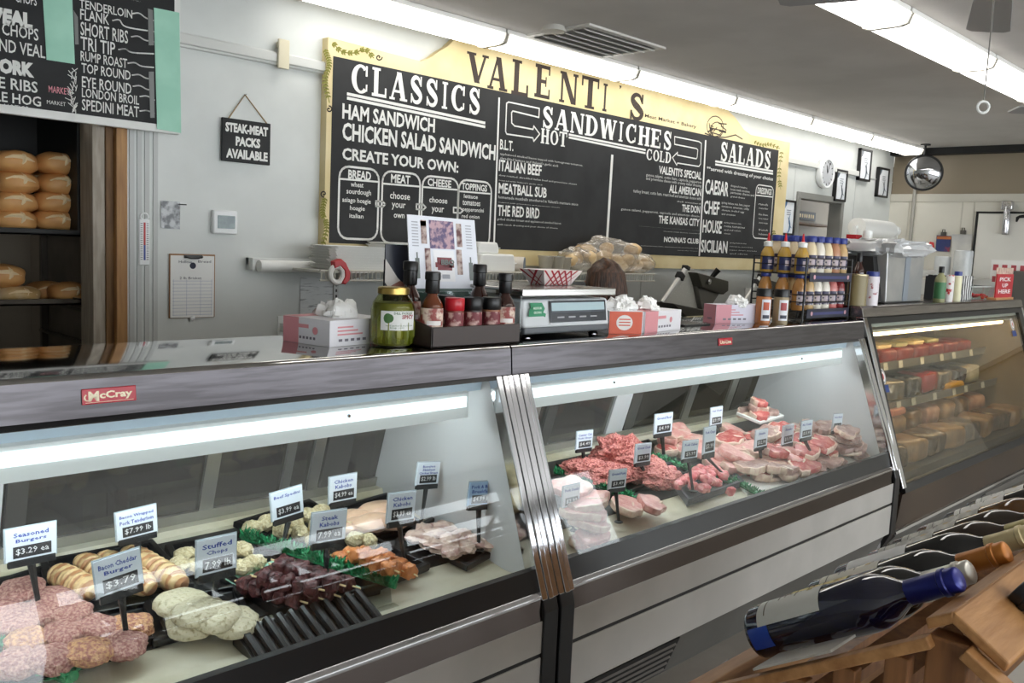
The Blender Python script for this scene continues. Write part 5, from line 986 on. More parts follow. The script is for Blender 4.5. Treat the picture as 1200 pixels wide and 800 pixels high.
# red tape dispenser hanging from the shelf
tc_ = atY(397, 319, 3.84); td = root('tape_dispenser', 'red tape dispenser with white roll hooked on the shelf edge', 'tape dispenser', tc_); Rx = Matrix.Rotation(pi/2, 3, 'X')
b = MB(); b.tube([tc_+Vector((-.012+.038*cos(t), 0, -.01+.042*sin(t))) for t in [2*pi*k/20 for k in range(20)]], .014, 8, closed=True); b.build('tape_roll', M('white_tape', (232,230,226), .35), td)
b = MB(); P = [(-.04,.055),(0,.07),(.03,.05),(.06,.0),(.055,-.04),(.03,-.062),(.012,-.05),(.03,-.02),(.028,.01),(.0,.035),(-.035,.02)]; b.prism([(tc_.x+p[0], tc_.z+p[1]) for p in P], tc_.y-.02, tc_.y+.02, 'y'); b.build('red_frame', M('tape_red', (186,32,40), .35), td, smooth=False, bevel=.004)

# prep counter with two slicers along the wall
pc_ = root('prep_counter', 'stainless prep counter along the wall under the wire shelf', 'counter', (4.8, 3.85, 0))
b = MB(); b.box((2.9, 3.50, .955), (6.9, 4.17, .99)); b.build('counter_top', STEEL, pc_, smooth=False, bevel=.004)
b = MB(); b.box((2.95, 3.58, .08), (6.85, 4.17, .955)); b.build('cabinet', M('prep_cabinet', (150,146,138), .4, .3), pc_, smooth=False)
SL = root('meat_slicer', 'large meat slicer with a pale perforated plate behind the tissue boxes', 'meat slicer', (5.75, 3.80, .992))
def sl(name, pts, y0, y1, m, bev=.004, par=None):
    P = [atY(x, y, 3.80) for x, y in pts]; b = MB(); b.prism([(p.x, p.z) for p in P], y0, y1, 'y'); return b.build(name, m, par or SL, smooth=False, bevel=bev)
SALU = M('slicer_alu', (206,206,202), .3, .6); SDK = M('slicer_guard', (74,72,64), .35, .5)
sl('carriage_plate', [(779,355),(819,363),(814,336),(806,318),(803,318)], 3.80, 3.825, M('slicer_plate', (240,240,232), .4, 0, c2=(196,196,188), scale=70, lo=.08, hi=.22, kind='voronoi'))
sl('blade_guard', [(806.5,318.5),(843.7,328.5),(843.5,340),(838,344),(812.5,336)], 3.72, 3.81, SDK, .008)
sl('blade_housing', [(812,335),(838,343.5),(826,362),(818,363)], 3.76, 3.86, M('slicer_grey', (120,118,112), .35, .5), .006)
sl('meat_tray', [(770,353.5),(824,364.5),(824,375),(786,369),(779,363)], 3.66, 3.86, M('slicer_dark', (84,82,76), .4, .4), .006)
sl('back_arm', [(803,315),(807,313),(828,321),(843,326),(842,330),(806,320)], 3.81, 3.85, SALU)
p, q = atY(804, 313.5, 3.78), atY(775.5, 354.5, 3.78); b = MB(); b.tube([p, q], .018, 10); b.tube([p+X*.03-Z*.01, q+X*.03], .010, 8); b.build('slide_rod', SALU, SL); b = MB(); m_ = p*.75+q*.25; b.obox(m_, (.06,.05,.05), (0,.6,0)); b.obox(p, (.05,.05,.03), (0,.3,0)); b.build('rod_clamp', M('clamp_dark', (46,46,46), .4, .5), SL, bevel=.006)
p, q = atY(834, 325, 3.76), atY(842, 315.5, 3.72); b = MB(); b.tube([p, q], [.018,.024], 10); b.build('handle', BLACK, SL)
k_ = atY(830, 330, 3.715); b = MB(); b.lathe([(.001,.016),(.022,.014),(.022,0),(.001,0)], k_, 16, Matrix.Rotation(pi/2,3,'X')); b.build('knob', CHROME, SL)
b = MB(); b.box((5.42,3.66,.992), (6.02,3.98,1.06)); b.build('base', SALU, SL, smooth=False, bevel=.015)
q2 = atY(893, 372, 3.84); dup(SL, (q2.x+.02, 3.86, .992), 0, 'smaller meat slicer partly hidden behind the spice jars', None, .86)
b = MB(); q = atY(882, 345, YW-.02); b.box((q.x-.12, YW-.014, q.z-.12), (q.x+.32, YW-.004, q.z+.06)); tag(b.build('wall_note', PAPER, smooth=False), 'plain white sheet on the wall behind the smaller slicer', 'sheet')
br = MB(); br.tube([(1.0,3.3,.86),(1.75,3.3,.86)], .17, 28); 
BP = M('butcher_paper', (164,140,96), .6, c2=(150,126,84), scale=3); tag(br.build('paper_roll', BP), 'thick brown butcher paper roll seen through the rear doors of the nearest case', 'paper roll')
rt = root('roll_table', 'low work table behind the nearest case carrying the brown paper roll', 'table', (1.5,3.35,0)); b = MB(); b.box((.2,3.05,.64),(2.6,3.65,.69)); b.build('table_top', M('table_grey', (90,84,76), .5), rt, smooth=False)
for x in (.25,2.5):
    for y in (3.1,3.55): b = MB(); b.box((x,y,0),(x+.05,y+.05,.64)); b.build('leg', RACKM, rt, smooth=False)

# ------------------------------------------------------------------ worker behind the middle case
PX_, PY_ = 3.87, 3.02
pr = root('person', 'person with brown hair in a dark top, seen from behind, bent over the prep side', 'person', (PX_, PY_, 0))
V_ = {'pel':(3.890,2.980,0.800),'wst':(3.880,3.000,0.940),'chest':(3.870,3.030,1.120),'sh':(3.870,3.050,1.190),'nk':(3.865,3.080,1.230),'nk2':(3.860,3.110,1.265),
      'sL':(3.710,3.060,1.170),'eL':(3.650,3.200,0.970),'hL':(3.720,3.300,0.890),'sR':(4.040,3.050,1.170),'eR':(4.110,3.200,0.970),'hR':(4.020,3.300,0.890),
      'tL':(3.800,2.980,0.760),'kL':(3.790,3.000,0.470),'aL':(3.790,2.960,0.090),'fL':(3.780,3.120,0.040),'tR':(3.980,2.980,0.760),'kR':(3.990,3.000,0.470),'aR':(3.990,2.960,0.090),'fR':(4.000,3.120,0.040)}
E_ = [('pel','wst'),('wst','chest'),('chest','sh'),('sh','nk'),('nk','nk2'),('sh','sL'),('sL','eL'),('eL','hL'),('sh','sR'),('sR','eR'),('eR','hR'),('pel','tL'),('tL','kL'),('kL','aL'),('aL','fL'),('pel','tR'),('tR','kR'),('kR','aR'),('aR','fR')]
RAD = {'pel':.15,'wst':.13,'chest':.14,'sh':.10,'nk':.055,'nk2':.05,'sL':.065,'sR':.065,'eL':.045,'eR':.045,'hL':.03,'hR':.03,'tL':.09,'tR':.09,'kL':.06,'kR':.06,'aL':.04,'aR':.04,'fL':.038,'fR':.038}
def skin(name, V_, E_, RAD, rootk, m, par, lv=2):
    ks = list(V_); me = bpy.data.meshes.new(name); me.from_pydata([tuple(Vector(V_[k])-Vector((PX_,PY_,0))) for k in ks], [(ks.index(a), ks.index(b)) for a, b in E_], [])
    o = bpy.data.objects.new(name, me); COL.objects.link(o); o.parent = par; WM[o.name] = WM[par.name]; o.modifiers.new('skin', 'SKIN'); sl = me.skin_vertices[0].data
    for i, k in enumerate(ks): sl[i].radius = (RAD[k], RAD[k]); sl[i].use_root = (k == rootk)
    s_ = o.modifiers.new('sub', 'SUBSURF'); s_.levels = lv; s_.render_levels = lv; me.materials.append(m); return o
SKIN = M('skin', (206,160,132), .5); 
hd_ = Vector((3.865, 3.13, 1.335))
skin('body', V_, E_, RAD, 'pel', M('dark_top', (30,28,32), .8), pr)
b = MB(); b.blob(hd_, (.075,.095,.112), 0, .03, 1.2, 2, 28, 20, 1); b.blob(hd_+Vector((0,.095,-.02)), (.012,.018,.02), 0, .0, 1, 1, 10, 8)
for s_ in (-1, 1): b.blob(hd_+Vector((s_*.076,.0,-.01)), (.01,.02,.03), 0, 0, 1, 1, 10, 8); b.blob(hd_+Vector((s_*.032,.087,.012)), (.014,.008,.008), 0, 0, 1, 1, 10, 8)
b.blob(hd_+Vector((0,.082,-.058)), (.026,.012,.008), 0, 0, 1, 1, 10, 8); b.tube([hd_+Vector((0,-.02,-.06)), (3.86,3.10,1.23)], [.055,.05], 14); b.build('head', SKIN, pr)
HAIR = M('brown_hair', (92,60,40), .45, c2=(46,30,21), scale=26, stretch=(3,3,.3), lo=.35, hi=.65, bump=.4, bscale=30); b = MB()
b.blob(hd_+Vector((0,-.02,.022)), (.098,.108,.118), 0, .06, 2.2, 5, 36, 24, .95, None, .03, 7)
rr = random.Random(4)
for i in range(46):
    a = pi+ (i/45)*pi*1.06 - .1; rt_ = Vector((.085*cos(a), .095*sin(a)-.02, .05)); l = rr.uniform(.20,.27)*(1.15 if cos(a) > 0 else .9); P = [hd_+rt_+Vector((0,0,.02)), hd_+rt_*1.18-Z*l*.35, hd_+rt_*1.22+Vector((rr.uniform(-.01,.01),rr.uniform(-.01,.01),-l*.7)), hd_+rt_*1.1+Vector((rr.uniform(-.02,.02),0,-l))]
    b.tube(P, [.016,.017,.014,.004], 6)
b.build('hair', HAIR, pr)
for s_, h in ((-1,'hL'), (1,'hR')):
    w0 = Vector(V_[h]); VV = {'w':w0-Vector((0,.04,-.01)), 'p':w0+Vector((0,.04,0))}; EE = [('w','p')]; RR = {'w':.026,'p':.032}
    for k, (dx, ln) in enumerate(((-.028,.055),(-.010,.068),(.009,.063),(.026,.05))):
        VV.update({f'a{k}':w0+Vector((dx,.075,.0)), f'b{k}':w0+Vector((dx*1.1,.075+ln*.6,-.008)), f'c{k}':w0+Vector((dx*1.1,.075+ln,-.026))}); EE += [('p',f'a{k}'),(f'a{k}',f'b{k}'),(f'b{k}',f'c{k}')]; RR.update({f'a{k}':.0095,f'b{k}':.009,f'c{k}':.0075})
    VV.update({'t1':w0+Vector((-s_*.04,.03,-.005)),'t2':w0+Vector((-s_*.058,.07,-.015))}); EE += [('p','t1'),('t1','t2')]; RR.update({'t1':.011,'t2':.009})
    skin('hand', VV, EE, RR, 'p', SKIN, pr)
# ------------------------------------------------------------------ things on the steel tops
T = 1.2325
PINKB = M('pink_box_print', (222,150,156), .5); WHITEB = M('white_box_card', (232,230,234), .5); TIS = M('tissue', (244,244,242), .8, bump=.2, bscale=30)
def tissue_box(fl, fr, bk, top_y, label, ends=('pink','pink'), seed=0, two=False, logo=False):
    """low carton: fl and fr are the front corners at the counter, bk the back right corner, top_y the image height of the front right top"""
    A, B = atZ(*fl, T), atZ(*fr, T); u = (B-A)
    if isinstance(bk, float): v = Vector((-u.y, u.x, 0)).normalized()*bk
    else: v = atZ(*bk, T)-B; v = v - u*(v.dot(u)/u.dot(u))
    h = atY(fr[0], top_y, B.y).z - T
    r = root('tissue_box', label, 'tissue box', (A+B+v)/2 + v*0, 0, 'glove and tissue boxes'); b = MB()
    def seg(t0, t1, k): b.k = k; p = [A+u*t0, A+u*t1, A+u*t1+v, A+u*t0+v]; b.add(p+[q+Z*h for q in p], [(3,2,1,0),(4,5,6,7),(0,1,5,4),(1,2,6,5),(2,3,7,6),(3,0,4,7)])
    seg(0, 1, 0); off = -v.normalized()*.0012; o2 = u.normalized()*.0012; b.k = 1
    def face(t0, t1): b.add([A+u*t0+off, A+u*t1+off, A+u*t1+off+Z*h, A+u*t0+off+Z*h], [(0,1,2,3)])
    def side(t0, t1): b.add([B+v*t0+o2, B+v*t1+o2, B+v*t1+o2+Z*h, B+v*t0+o2+Z*h], [(0,1,2,3)])
    def topb(t0, t1): b.add([A+u*t0+Z*(h+.001), A+u*t1+Z*(h+.001), A+u*t1+v+Z*(h+.001), A+u*t0+v+Z*(h+.001)], [(0,1,2,3)])
    if logo: face(0, 1); side(0, .30)
    elif two: side(.50, .66); side(.82, 1)
    else: face(0, .34); side(.68, 1); topb(0, .3)
    b.k = 2
    for i in range(5): p = B+v*(.14+.10*i)+o2*1.4+Z*h*.18; b.add([p,p+v*.06,p+v*.06+Z*h*.1,p+Z*h*.1], [(0,1,2,3)])
    b.k = 1
    for j in range(3): p = B+v*.12+o2*1.4+Z*h*(.42+.14*j); b.add([p,p+v*(.42-.08*j),p+v*(.42-.08*j)+Z*h*.06,p+Z*h*.06], [(0,1,2,3)])
    n = v.normalized()*-.0015; b.k = 2
    for i in range(5): p = A+u*(.36+.075*i)+n+Z*h*.2; b.add([p,p+u*.045,p+u*.045+Z*h*.1,p+Z*h*.1], [(0,1,2,3)])
    b.k = 1; p = A+u*.7+n+Z*h*.55; b.poly([p+u.normalized()*.011*cos(t)+Z*.011*sin(t) for t in [2*pi*k/16 for k in range(16)]]); p = A+u*.34+n+Z*h*.62; b.add([p,p+u*.22,p+u*.22+Z*h*.14,p+Z*h*.14], [(0,1,2,3)])
    b.build('carton', [WHITEB if not logo else M('white_box_lav', (214,210,224), .5), PINKB if not logo else M('rose_box', (206,140,150), .5), M('box_ink', (120,116,126), .6)], r, smooth=False, recalc=False)
    c = A+u*.5+v*.5+Z*h; b = MB(); rr = random.Random(seed)
    for k in range(5): b.blob(c+u*rr.uniform(-.16,.16)+Z*.008, (.045,.03,.022+.02*rr.random()), rr.uniform(0,3), .3, 2.2, seed+k, 18, 10, 1, None, .1, 5)
    b.build('tissue', TIS, r); return r, A, u, v, h
tissue_box((332,399), (386,407), (436,398), 376, 'pink-ended white glove box at the left, nearest the pickle jar', seed=2)
b = MB(); q = atZ(440, 401, T); b.box((q.x-.02, 2.14, T), (q.x+.05, 2.22, T+.055)); b.k = 1; b.box((q.x-.02,2.1385,T+.035), (q.x+.05,2.1402,T+.055)); tag(b.build('blue_carton', [M('navy_card', (40,60,120), .5), M('lilac_card', (150,150,210), .5)], smooth=False, bevel=.002), 'small blue carton behind the pickle jar', 'carton')
r_, A, u, v, h = tissue_box((713,391), (752,391.5), .12, 365, 'orange tissue box with a white round emblem right of the scale', two=True, seed=5)
b = MB(); n = v.normalized()*-.002; p = A+n; b.add([p, p+u*.98, p+u*.98+Z*h*.98, p+Z*h*.98], [(0,1,2,3)]); b.k = 1; b.poly([A+u*.45+n*1.5+Z*h*.5+u.normalized()*.033*cos(t)+Z*.028*sin(t) for t in [2*pi*k/20 for k in range(20)]])
b.k = 0; 
for i in range(3): b.add([A+u*.28+n*2+Z*h*(.36+.13*i), A+u*.62+n*2+Z*h*(.36+.13*i), A+u*.62+n*2+Z*h*(.41+.13*i), A+u*.28+n*2+Z*h*(.41+.13*i)], [(0,1,2,3)])
oc = b.build('printed_face', [M('orange_card', (216,92,60), .5), M('logo_white', (238,230,226), .5)], r_, smooth=False, recalc=False); oc['label'] = 'orange printed face with a white round emblem'
tissue_box((824,377), (838,379), (886,377), 357, 'lavender-white tissue box behind the badge of the middle case', logo=True, seed=9)
tissue_box((755,390.5), (797,386), .13, 362.5, 'white and pink tissue box just right of the orange one', ends=None, seed=7)
# crumpled black mat by the boxes
b = MB(); q = atZ(810, 381, T); b.box((q.x-.09, q.y-.03, T), (q.x+.10, q.y+.10, T+.006)); b.k = 1
for i in range(9):
    for j in range(6): b.obox((q.x-.08+i*.02, q.y-.02+j*.02, T+.008), (.008,.006,.004), (0,0,.6))
tag(b.build('rubber_mat', [MATTE, M('mat_stud', (150,146,140), .3, .5)], smooth=False), 'black studded mat on the steel top between the tissue boxes', 'mat')

# pickle jar
def hgt(px, ytop, P): return atY(px, ytop, P.y).z - P.z
J = atZ(464, 405, T); J = Vector((1.60, 2.065, T)); jh = hgt(464, 336, J); jr = .064*1.0
pj = root('pickle_jar', 'big glass jar of green pickles with a gold lid', 'jar', J)
b = MB(); b.lathe([(.001,.0),(jr*.92,.0),(jr,.012),(jr,jh*.62),(jr*.93,jh*.74),(jr*.70,jh*.86),(jr*.66,jh*.9),(.001,jh*.9)], J, 32); b.build('glass', glass('jar_glass', (226,230,184), .06), pj)
b = MB(); b.lathe([(.001,.006),(jr*.86,.006),(jr*.93,.02),(jr*.93,jh*.60),(jr*.84,jh*.74),(.001,jh*.76)], J, 24); b.build('brine', M('brine', (126,122,48), .3, c2=(96,100,34), scale=9), pj)
for k in range(13):
    a = 2*pi*k/13; c = J+Vector((jr*.80*cos(a), jr*.80*sin(a), 0)); b = MB(); b.tube([c+Z*.012, c+Z*jh*.2, c+Z*jh*.42, c+Z*(jh*(.5+.06*(k%3)))], [.010,.0145,.0145,.008], 8); b.build('pickle', M('pickle_green', (146,146,66), .35, c2=(112,120,48), scale=18), pj)
b = MB(); b.lathe([(jr*.70,jh*.885),(jr*.72,jh*.89),(jr*.72,jh*.98),(jr*.66,jh),(.001,jh)], J, 32); b.build('lid', M('gold_lid', (176,150,84), .3, .9), pj)
def label_arc(c, r, z0, z1, a0, a1, n=14): 
    P = []
    for i in range(n+1): a = a0+(a1-a0)*i/n; P.append((c[0]+r*cos(a), c[1]+r*sin(a)))
    b = MB(); b.add([(p[0],p[1],c[2]+z0) for p in P]+[(p[0],p[1],c[2]+z1) for p in P], [(i,i+1,i+n+2,i+n+1) for i in range(n)]); return b
fa = math.atan2(-J.y, -J.x)
def wrap_text(mb, s, c, r, amid, z, w, h, bold=0):
    v, f = text_geo(s, bold, 1); x0 = min(p[0] for p in v); x1 = max(p[0] for p in v); y0 = min(p[1] for p in v); y1 = max(p[1] for p in v)
    P = []
    for p in v: t = ((p[0]-x0)/(x1-x0)-.5)*w/r; a = amid+t; P.append((c[0]+r*cos(a), c[1]+r*sin(a), c[2]+z+(p[1]-y0)/(y1-y0)*h))
    mb.add(P, f)
b = label_arc(J, jr+.001, jh*.30, jh*.62, fa-.55, fa+1.15)
b.k = 1; wrap_text(b, 'SPICY', J, jr+.002, fa+.72, jh*.49, .042, .012, .03); b.k = 2; wrap_text(b, 'DILL PICKLES', J, jr+.002, fa+.5, jh*.565, .06, .007, .02); wrap_text(b, 'hand packed in the kitchen', J, jr+.002, fa+.35, jh*.36, .085, .006); wrap_text(b, 'keep cold', J, jr+.002, fa+.2, jh*.325, .04, .006)
for t0, rr_ in ((-.22,.012),(-.12,.010)): b.add([(J.x+(jr+.002)*cos(fa+t0+rr_*cos(k*.52)/jr), J.y+(jr+.002)*sin(fa+t0+rr_*cos(k*.52)/jr), J.z+jh*.5+rr_*1.2*sin(k*.52)) for k in range(12)], [tuple(range(12))])
b.build('paper_label', [PAPER, M('label_red', (160,40,50), .6), M('label_green', (70,110,60), .6)], pj, smooth=False, recalc=False)

# counter bottle caddy with sauces and rubs
CD = root('sauce_caddy', 'dark brown low tray holding bottles of sauce and jars of rub', 'tray', (1.83, 2.03, T)); BRC = M('caddy_brown', (58,46,42), .45)
x0, x1, y0, y1 = 1.655, 2.02, 1.955, 2.16
b = MB(); b.box((x0,y0,T+.001), (x1,y1,T+.008)); b.box((x0,y0,T+.001), (x1,y0+.008,T+.062)); b.prism([(y0,T+.001),(y1,T+.001),(y1,T+.10),(y0,T+.062)], x0, x0+.008); b.build('tray_body', BRC, CD, smooth=False, bevel=.002)
b = MB(); b.box((x1-.005,y0,T+.001), (x1,y1,T+.15)); b.build('clear_side', CLEAR, CD, smooth=False)
b = MB(); b.box((x0,y1-.006,T+.001), (x1,y1,T+.15)); b.build('clear_back', CLEAR, CD, smooth=False)
LBL = M('rub_label', (118,44,52), .5, c2=(206,170,160), scale=34, lo=.5, hi=.62); LBL2 = M('sauce_label', (150,70,64), .5, c2=(226,206,190), scale=40, lo=.46, hi=.6)
def sauce(x, y, h, label, m):
    c = Vector((x,y,T+.009)); r = root('sauce_bottle', label, 'sauce bottle', c, 0, 'sauce bottles in the caddy'); R = .034
    b = MB(); b.lathe([(.001,0),(R*.95,0),(R,.004),(R,h*.50),(R*.85,h*.58),(R*.45,h*.68),(R*.40,h*.78),(.001,h*.78)], c, 22); b.build('bottle', m, r)
    b = MB(); b.lathe([(R*.56,h*.70),(R*.62,h*.72),(R*.62,h*.88),(R*.68,h*.89),(R*.68,h*.985),(R*.60,h),(.001,h)], c, 20); b.build('cap_seal', BLACK, r)
    a = math.atan2(-y, -x); b = label_arc(c, R+.0008, h*.06, h*.50, a-1.3, a+1.3); b.k = 1; q = label_arc(c, R+.0014, h*.15, h*.23, a-.8, a+.9); b.add(q.v, q.f); b.k = 2; q = label_arc(c, R+.0014, h*.27, h*.33, a-.4, a+.9); b.add(q.v, q.f); b.build('label', [LBL2, M('label_tan', (196,140,96), .5), M('label_pale', (232,226,222), .5)], r, recalc=False); return r
SAUCE = M('dark_sauce', (52,24,18), .1, coat=.6); SAUCE2 = M('amber_sauce', (104,52,26), .1, c2=(70,32,20), scale=10, coat=.6)
def rub(x, y, h, cap, label, body, R=.029, lm=None):
    c = Vector((x,y,T+.009)); r = root('spice_jar', label, 'spice jar', c, 0, 'rub jars in the caddy')
    b = MB(); b.lathe([(.001,0),(R*.95,0),(R,.004),(R,h*.70),(R*.92,h*.76),(.001,h*.76)], c, 22); b.build('jar', body, r)
    b = MB(); b.lathe([(R*.98,h*.72),(R*1.04,h*.74),(R*1.04,h*.98),(R*.98,h),(.001,h)], c, 22); b.build('lid', cap, r)
    a = math.atan2(-y, -x); b = label_arc(c, R+.0008, h*.06, h*.68, a-1.25, a+1.25); b.k = 1; q = label_arc(c, R+.0014, h*.10, h*.26, a-.5, a+.9); b.add(q.v, q.f); b.build('label', [LBL, M('label_pale')] if lm is None else lm, r, recalc=False)
hh = hgt(512, 318, Vector((1.70,1.99,T)))
sauce(1.695, 2.005, hh-.01, 'front left sauce bottle in the caddy, amber and full', SAUCE2); sauce(1.70, 2.115, hh+.015, 'dark sauce bottle at the back left of the caddy, behind the pickle jar', SAUCE); sauce(1.99, 2.0, hh-.012, 'dark sauce bottle at the right end of the caddy', SAUCE); sauce(1.985, 2.115, hh+.01, 'dark sauce bottle at the back right of the caddy', SAUCE)
SPC = M('red_rub', (120,46,34), .3); rub(1.775, 1.995, .135, M('red_lid', (190,30,44), .3), 'spice jar with a bright red lid in the caddy', SPC); rub(1.85, 1.995, .135, BLACK, 'black-lidded spice jar in the middle of the caddy', M('dark_rub', (54,36,32), .3)); rub(1.925, 1.992, .135, BLACK, 'black-lidded jar of tan rub left of the right sauce bottle', M('tan_rub', (150,96,66), .3)); rub(1.82, 2.09, .135, BLACK, 'spice jar in the back row of the caddy', M('dark_rub'))
# flyer on a stand and dark card behind
fy = root('flyer_stand', 'white printed flyer of sauces standing behind the caddy', 'flyer', (1.95, 2.25, T)); Yf = 2.25
a, c, d_, e = atY(477,251,Yf), atY(556,258,Yf+.0), atY(561,333,Yf), atY(481,345,Yf); zb = T+.0
P = [a, c, atY(562,338,Yf), atY(481,338,Yf)]
b = MB(); b.prism([(p.x,p.z) for p in P], Yf, Yf+.003, 'y'); W_ = c.x-a.x; Hh = a.z-P[3].z
def rc(u0, v0, u1, v1, k, off=.001): b.k = k; L_ = lambda u, v: P[3]*(1-u)*(1-v)+P[2]*u*(1-v)+P[0]*(1-u)*v+P[1]*u*v; b.poly([L_(u,v)-Y*off for u, v in ((u0,v0),(u1,v0),(u1,v1),(u0,v1))])
rc(.30,.56,.66,.95,1); rc(.18,.62,.26,.94,2); rc(.18,.86,.26,.93,6); rc(.70,.60,.78,.93,2); rc(.22,.2,.30,.56,2); rc(.68,.2,.76,.56,2); rc(.34,.1,.64,.54,5); rc(.39,.26,.60,.44,3,.002); rc(.36,.30,.63,.37,3,.002); rc(.45,.14,.56,.20,4,.002)
for u_ in (.05, .84):
    for k in range(9): rc(u_,.90-k*.04,u_+.09,.915-k*.04,4,.0012)
rc(.08,.14,.14,.42,7); rc(.10,.42,.12,.5,7); rc(.86,.12,.92,.38,7); rc(.88,.38,.90,.46,7)
b.text('BBQ', P[3]*.60+P[2]*.40+Z*Hh*.32-Y*.004, X, Z, W_*.2, Hh*.09, .04)
b.build('printed_sheet', [M('flyer_white', (222,224,232), .3), M('flyer_collage', (186,150,160), .4, c2=(84,66,110), scale=46, lo=.42, hi=.56), M('flyer_bottle', (92,40,40), .4, c2=(190,170,160), scale=40), M('flyer_red', (120,34,44), .4), M('flyer_grey', (166,168,176), .5), M('flyer_plain', (232,230,232), .3), M('flyer_yellow', (196,160,60), .4), M('flyer_shade', (104,112,108), .4)], fy, smooth=False, recalc=False)
b = MB(); q0 = P[3]; q1 = P[2]; b.box((q0.x+.03, Yf+.004, T), (q1.x-.03, Yf+.012, q0.z+.05)); b.box((q0.x+.02, Yf-.03, T), (q1.x-.02, Yf+.08, T+.006)); b.build('stand', M('stand_green', (70,92,84), .3), fy, smooth=False)
dk = root('dark_card', 'dark card with a photo of meat behind the pickle jar', 'card', (1.62, 2.30, T)); a, c = atY(452,286,2.30), atY(481,336,2.30)
b = MB(); b.box((a.x,2.30,c.z-.03), (c.x+.03,2.304,a.z)); b.k = 1; b.poly([(a.x,2.2985,c.z+.015),(a.x,2.2985,c.z+.09),(a.x+.05,2.2985,c.z+.03),(c.x+.02,2.2985,c.z-.03),(a.x+.04,2.2985,c.z-.03)]); b.k = 2; b.poly([(a.x+.015,2.2975,c.z+.0),(a.x+.06,2.2975,c.z+.02),(c.x+.02,2.2975,c.z-.005),(c.x,2.2975,c.z-.03),(a.x+.02,2.2975,c.z-.03)])
b.build('card_face', [M('card_black', (26,30,42), .35), M('card_pale', (196,190,184), .5), M('card_meat', (132,84,70), .5)], dk, smooth=False, recalc=False); b = MB(); b.box((a.x+.01,2.306,T), (c.x+.02,2.32,a.z-.05)); b.build('card_stand', BLACK, dk, smooth=False)

# counter scale with a checked food boat on its pan
S0 = atZ(612, 400, T); S1 = atZ(722, 393, T); sy = 2.02
sx0, sx1 = 2.10, 2.545; r = root('counter_scale', 'white digital counter scale with a flat steel pan', 'scale', ((sx0+sx1)/2, sy+.17, T)); 
zt_ = atY(618, 351, sy).z; zb_ = atY(618, 392, sy).z; WS = M('scale_white', (214,218,220), .35)
b = MB(); b.prism([(sy-.005,zb_+.02),(sy,zb_+.035),(sy+.012,zt_),(sy+.33,zt_),(sy+.34,zb_+.02)], sx0, sx1); b.build('housing', WS, r, bevel=.012, seg=3)
b = MB(); b.box((sx0+.005,sy-.002,zb_), (sx1-.005,sy+.33,zb_+.025)); b.build('base_skirt', M('scale_grey', (92,96,100), .4), r, smooth=False, bevel=.006)
for x in (sx0+.05, sx1-.05):
    for y in (sy+.03, sy+.30): b = MB(); b.lathe([(.016,0),(.02,.004),(.014,.01),(.012,zb_-T)], (x,y,T), 14); b.build('foot', CHROME if y < sy+.1 else BLACK, r)
b = MB(); b.box((sx0-.03,sy-.02,zt_+.025), (sx1+.005,sy+.36,zt_+.036)); b.box((sx0-.03,sy-.02,zt_+.012), (sx1+.005,sy-.014,zt_+.03)); b.box((sx0+.1,sy+.1,zt_-.002), (sx1-.1,sy+.24,zt_+.025)); b.build('steel_pan', M('pan_steel', (186,184,180), .22, 1), r, smooth=False, bevel=.004)
Hs = zt_-zb_-.035; b = MB(); ya = sy-.004
def fr(u0, v0, u1, v1, k, o=0): b.k = k; b.poly([(sx0+(sx1-sx0)*u, sy-.003+.012*v-.003-o, zb_+.035+Hs*v) for u, v in ((u0,v0),(u1,v0),(u1,v1),(u0,v1))])
fr(.28,.02,.95,.92,0); fr(.30,.50,.93,.84,1,.001); fr(.30,.42,.93,.50,2,.001)
for i in range(4): fr(.36+i*.13,.20,.44+i*.13,.26,3,.001)
b.build('display', [M('display_black', (34,38,46), .25), M('display_lcd', (176,200,206), .3), M('display_dark', (54,62,72), .3), M('display_ink', (170,170,174), .5)], r, smooth=False, recalc=False)
b = MB(); P_ = [(.04,.30),(.20,.30),(.22,.26),(.23,.40),(.20,.46),(.22,.62),(.19,.86),(.06,.86),(.07,.66),(.05,.58)]; b.poly([(sx0+(sx1-sx0)*u, sy-.008+.010*v, zb_+.035+Hs*v) for u, v in P_])
st = b.build('decal', M('green_decal', (40,140,96), .5), r, smooth=False, recalc=False); st['label'] = 'green state-shaped decal'
L = MB(); L.text('MISSOURI', (sx0+.034, sy-.0095, zb_+.035+Hs*.60), X, Z, .04, .008, .03); L.text('GROWN', (sx0+.036, sy-.0105, zb_+.035+Hs*.42), X, Z, .036, .008, .03); L.build('lettering', M('decal_white', (210,236,220), .6), st, smooth=False, recalc=False)
fb = root('food_boat', 'paper food boat with red diamond checks on the scale pan', 'food boat', (2.44, 2.24, zt_+.036)); c = Vector((2.42, 2.20, zt_+.0365)); b = MB()
lo = [(-.07,-.035),(.07,-.035),(.07,.035),(-.07,.035)]; hi = [(-.105,-.06),(.105,-.06),(.105,.06),(-.105,.06)]
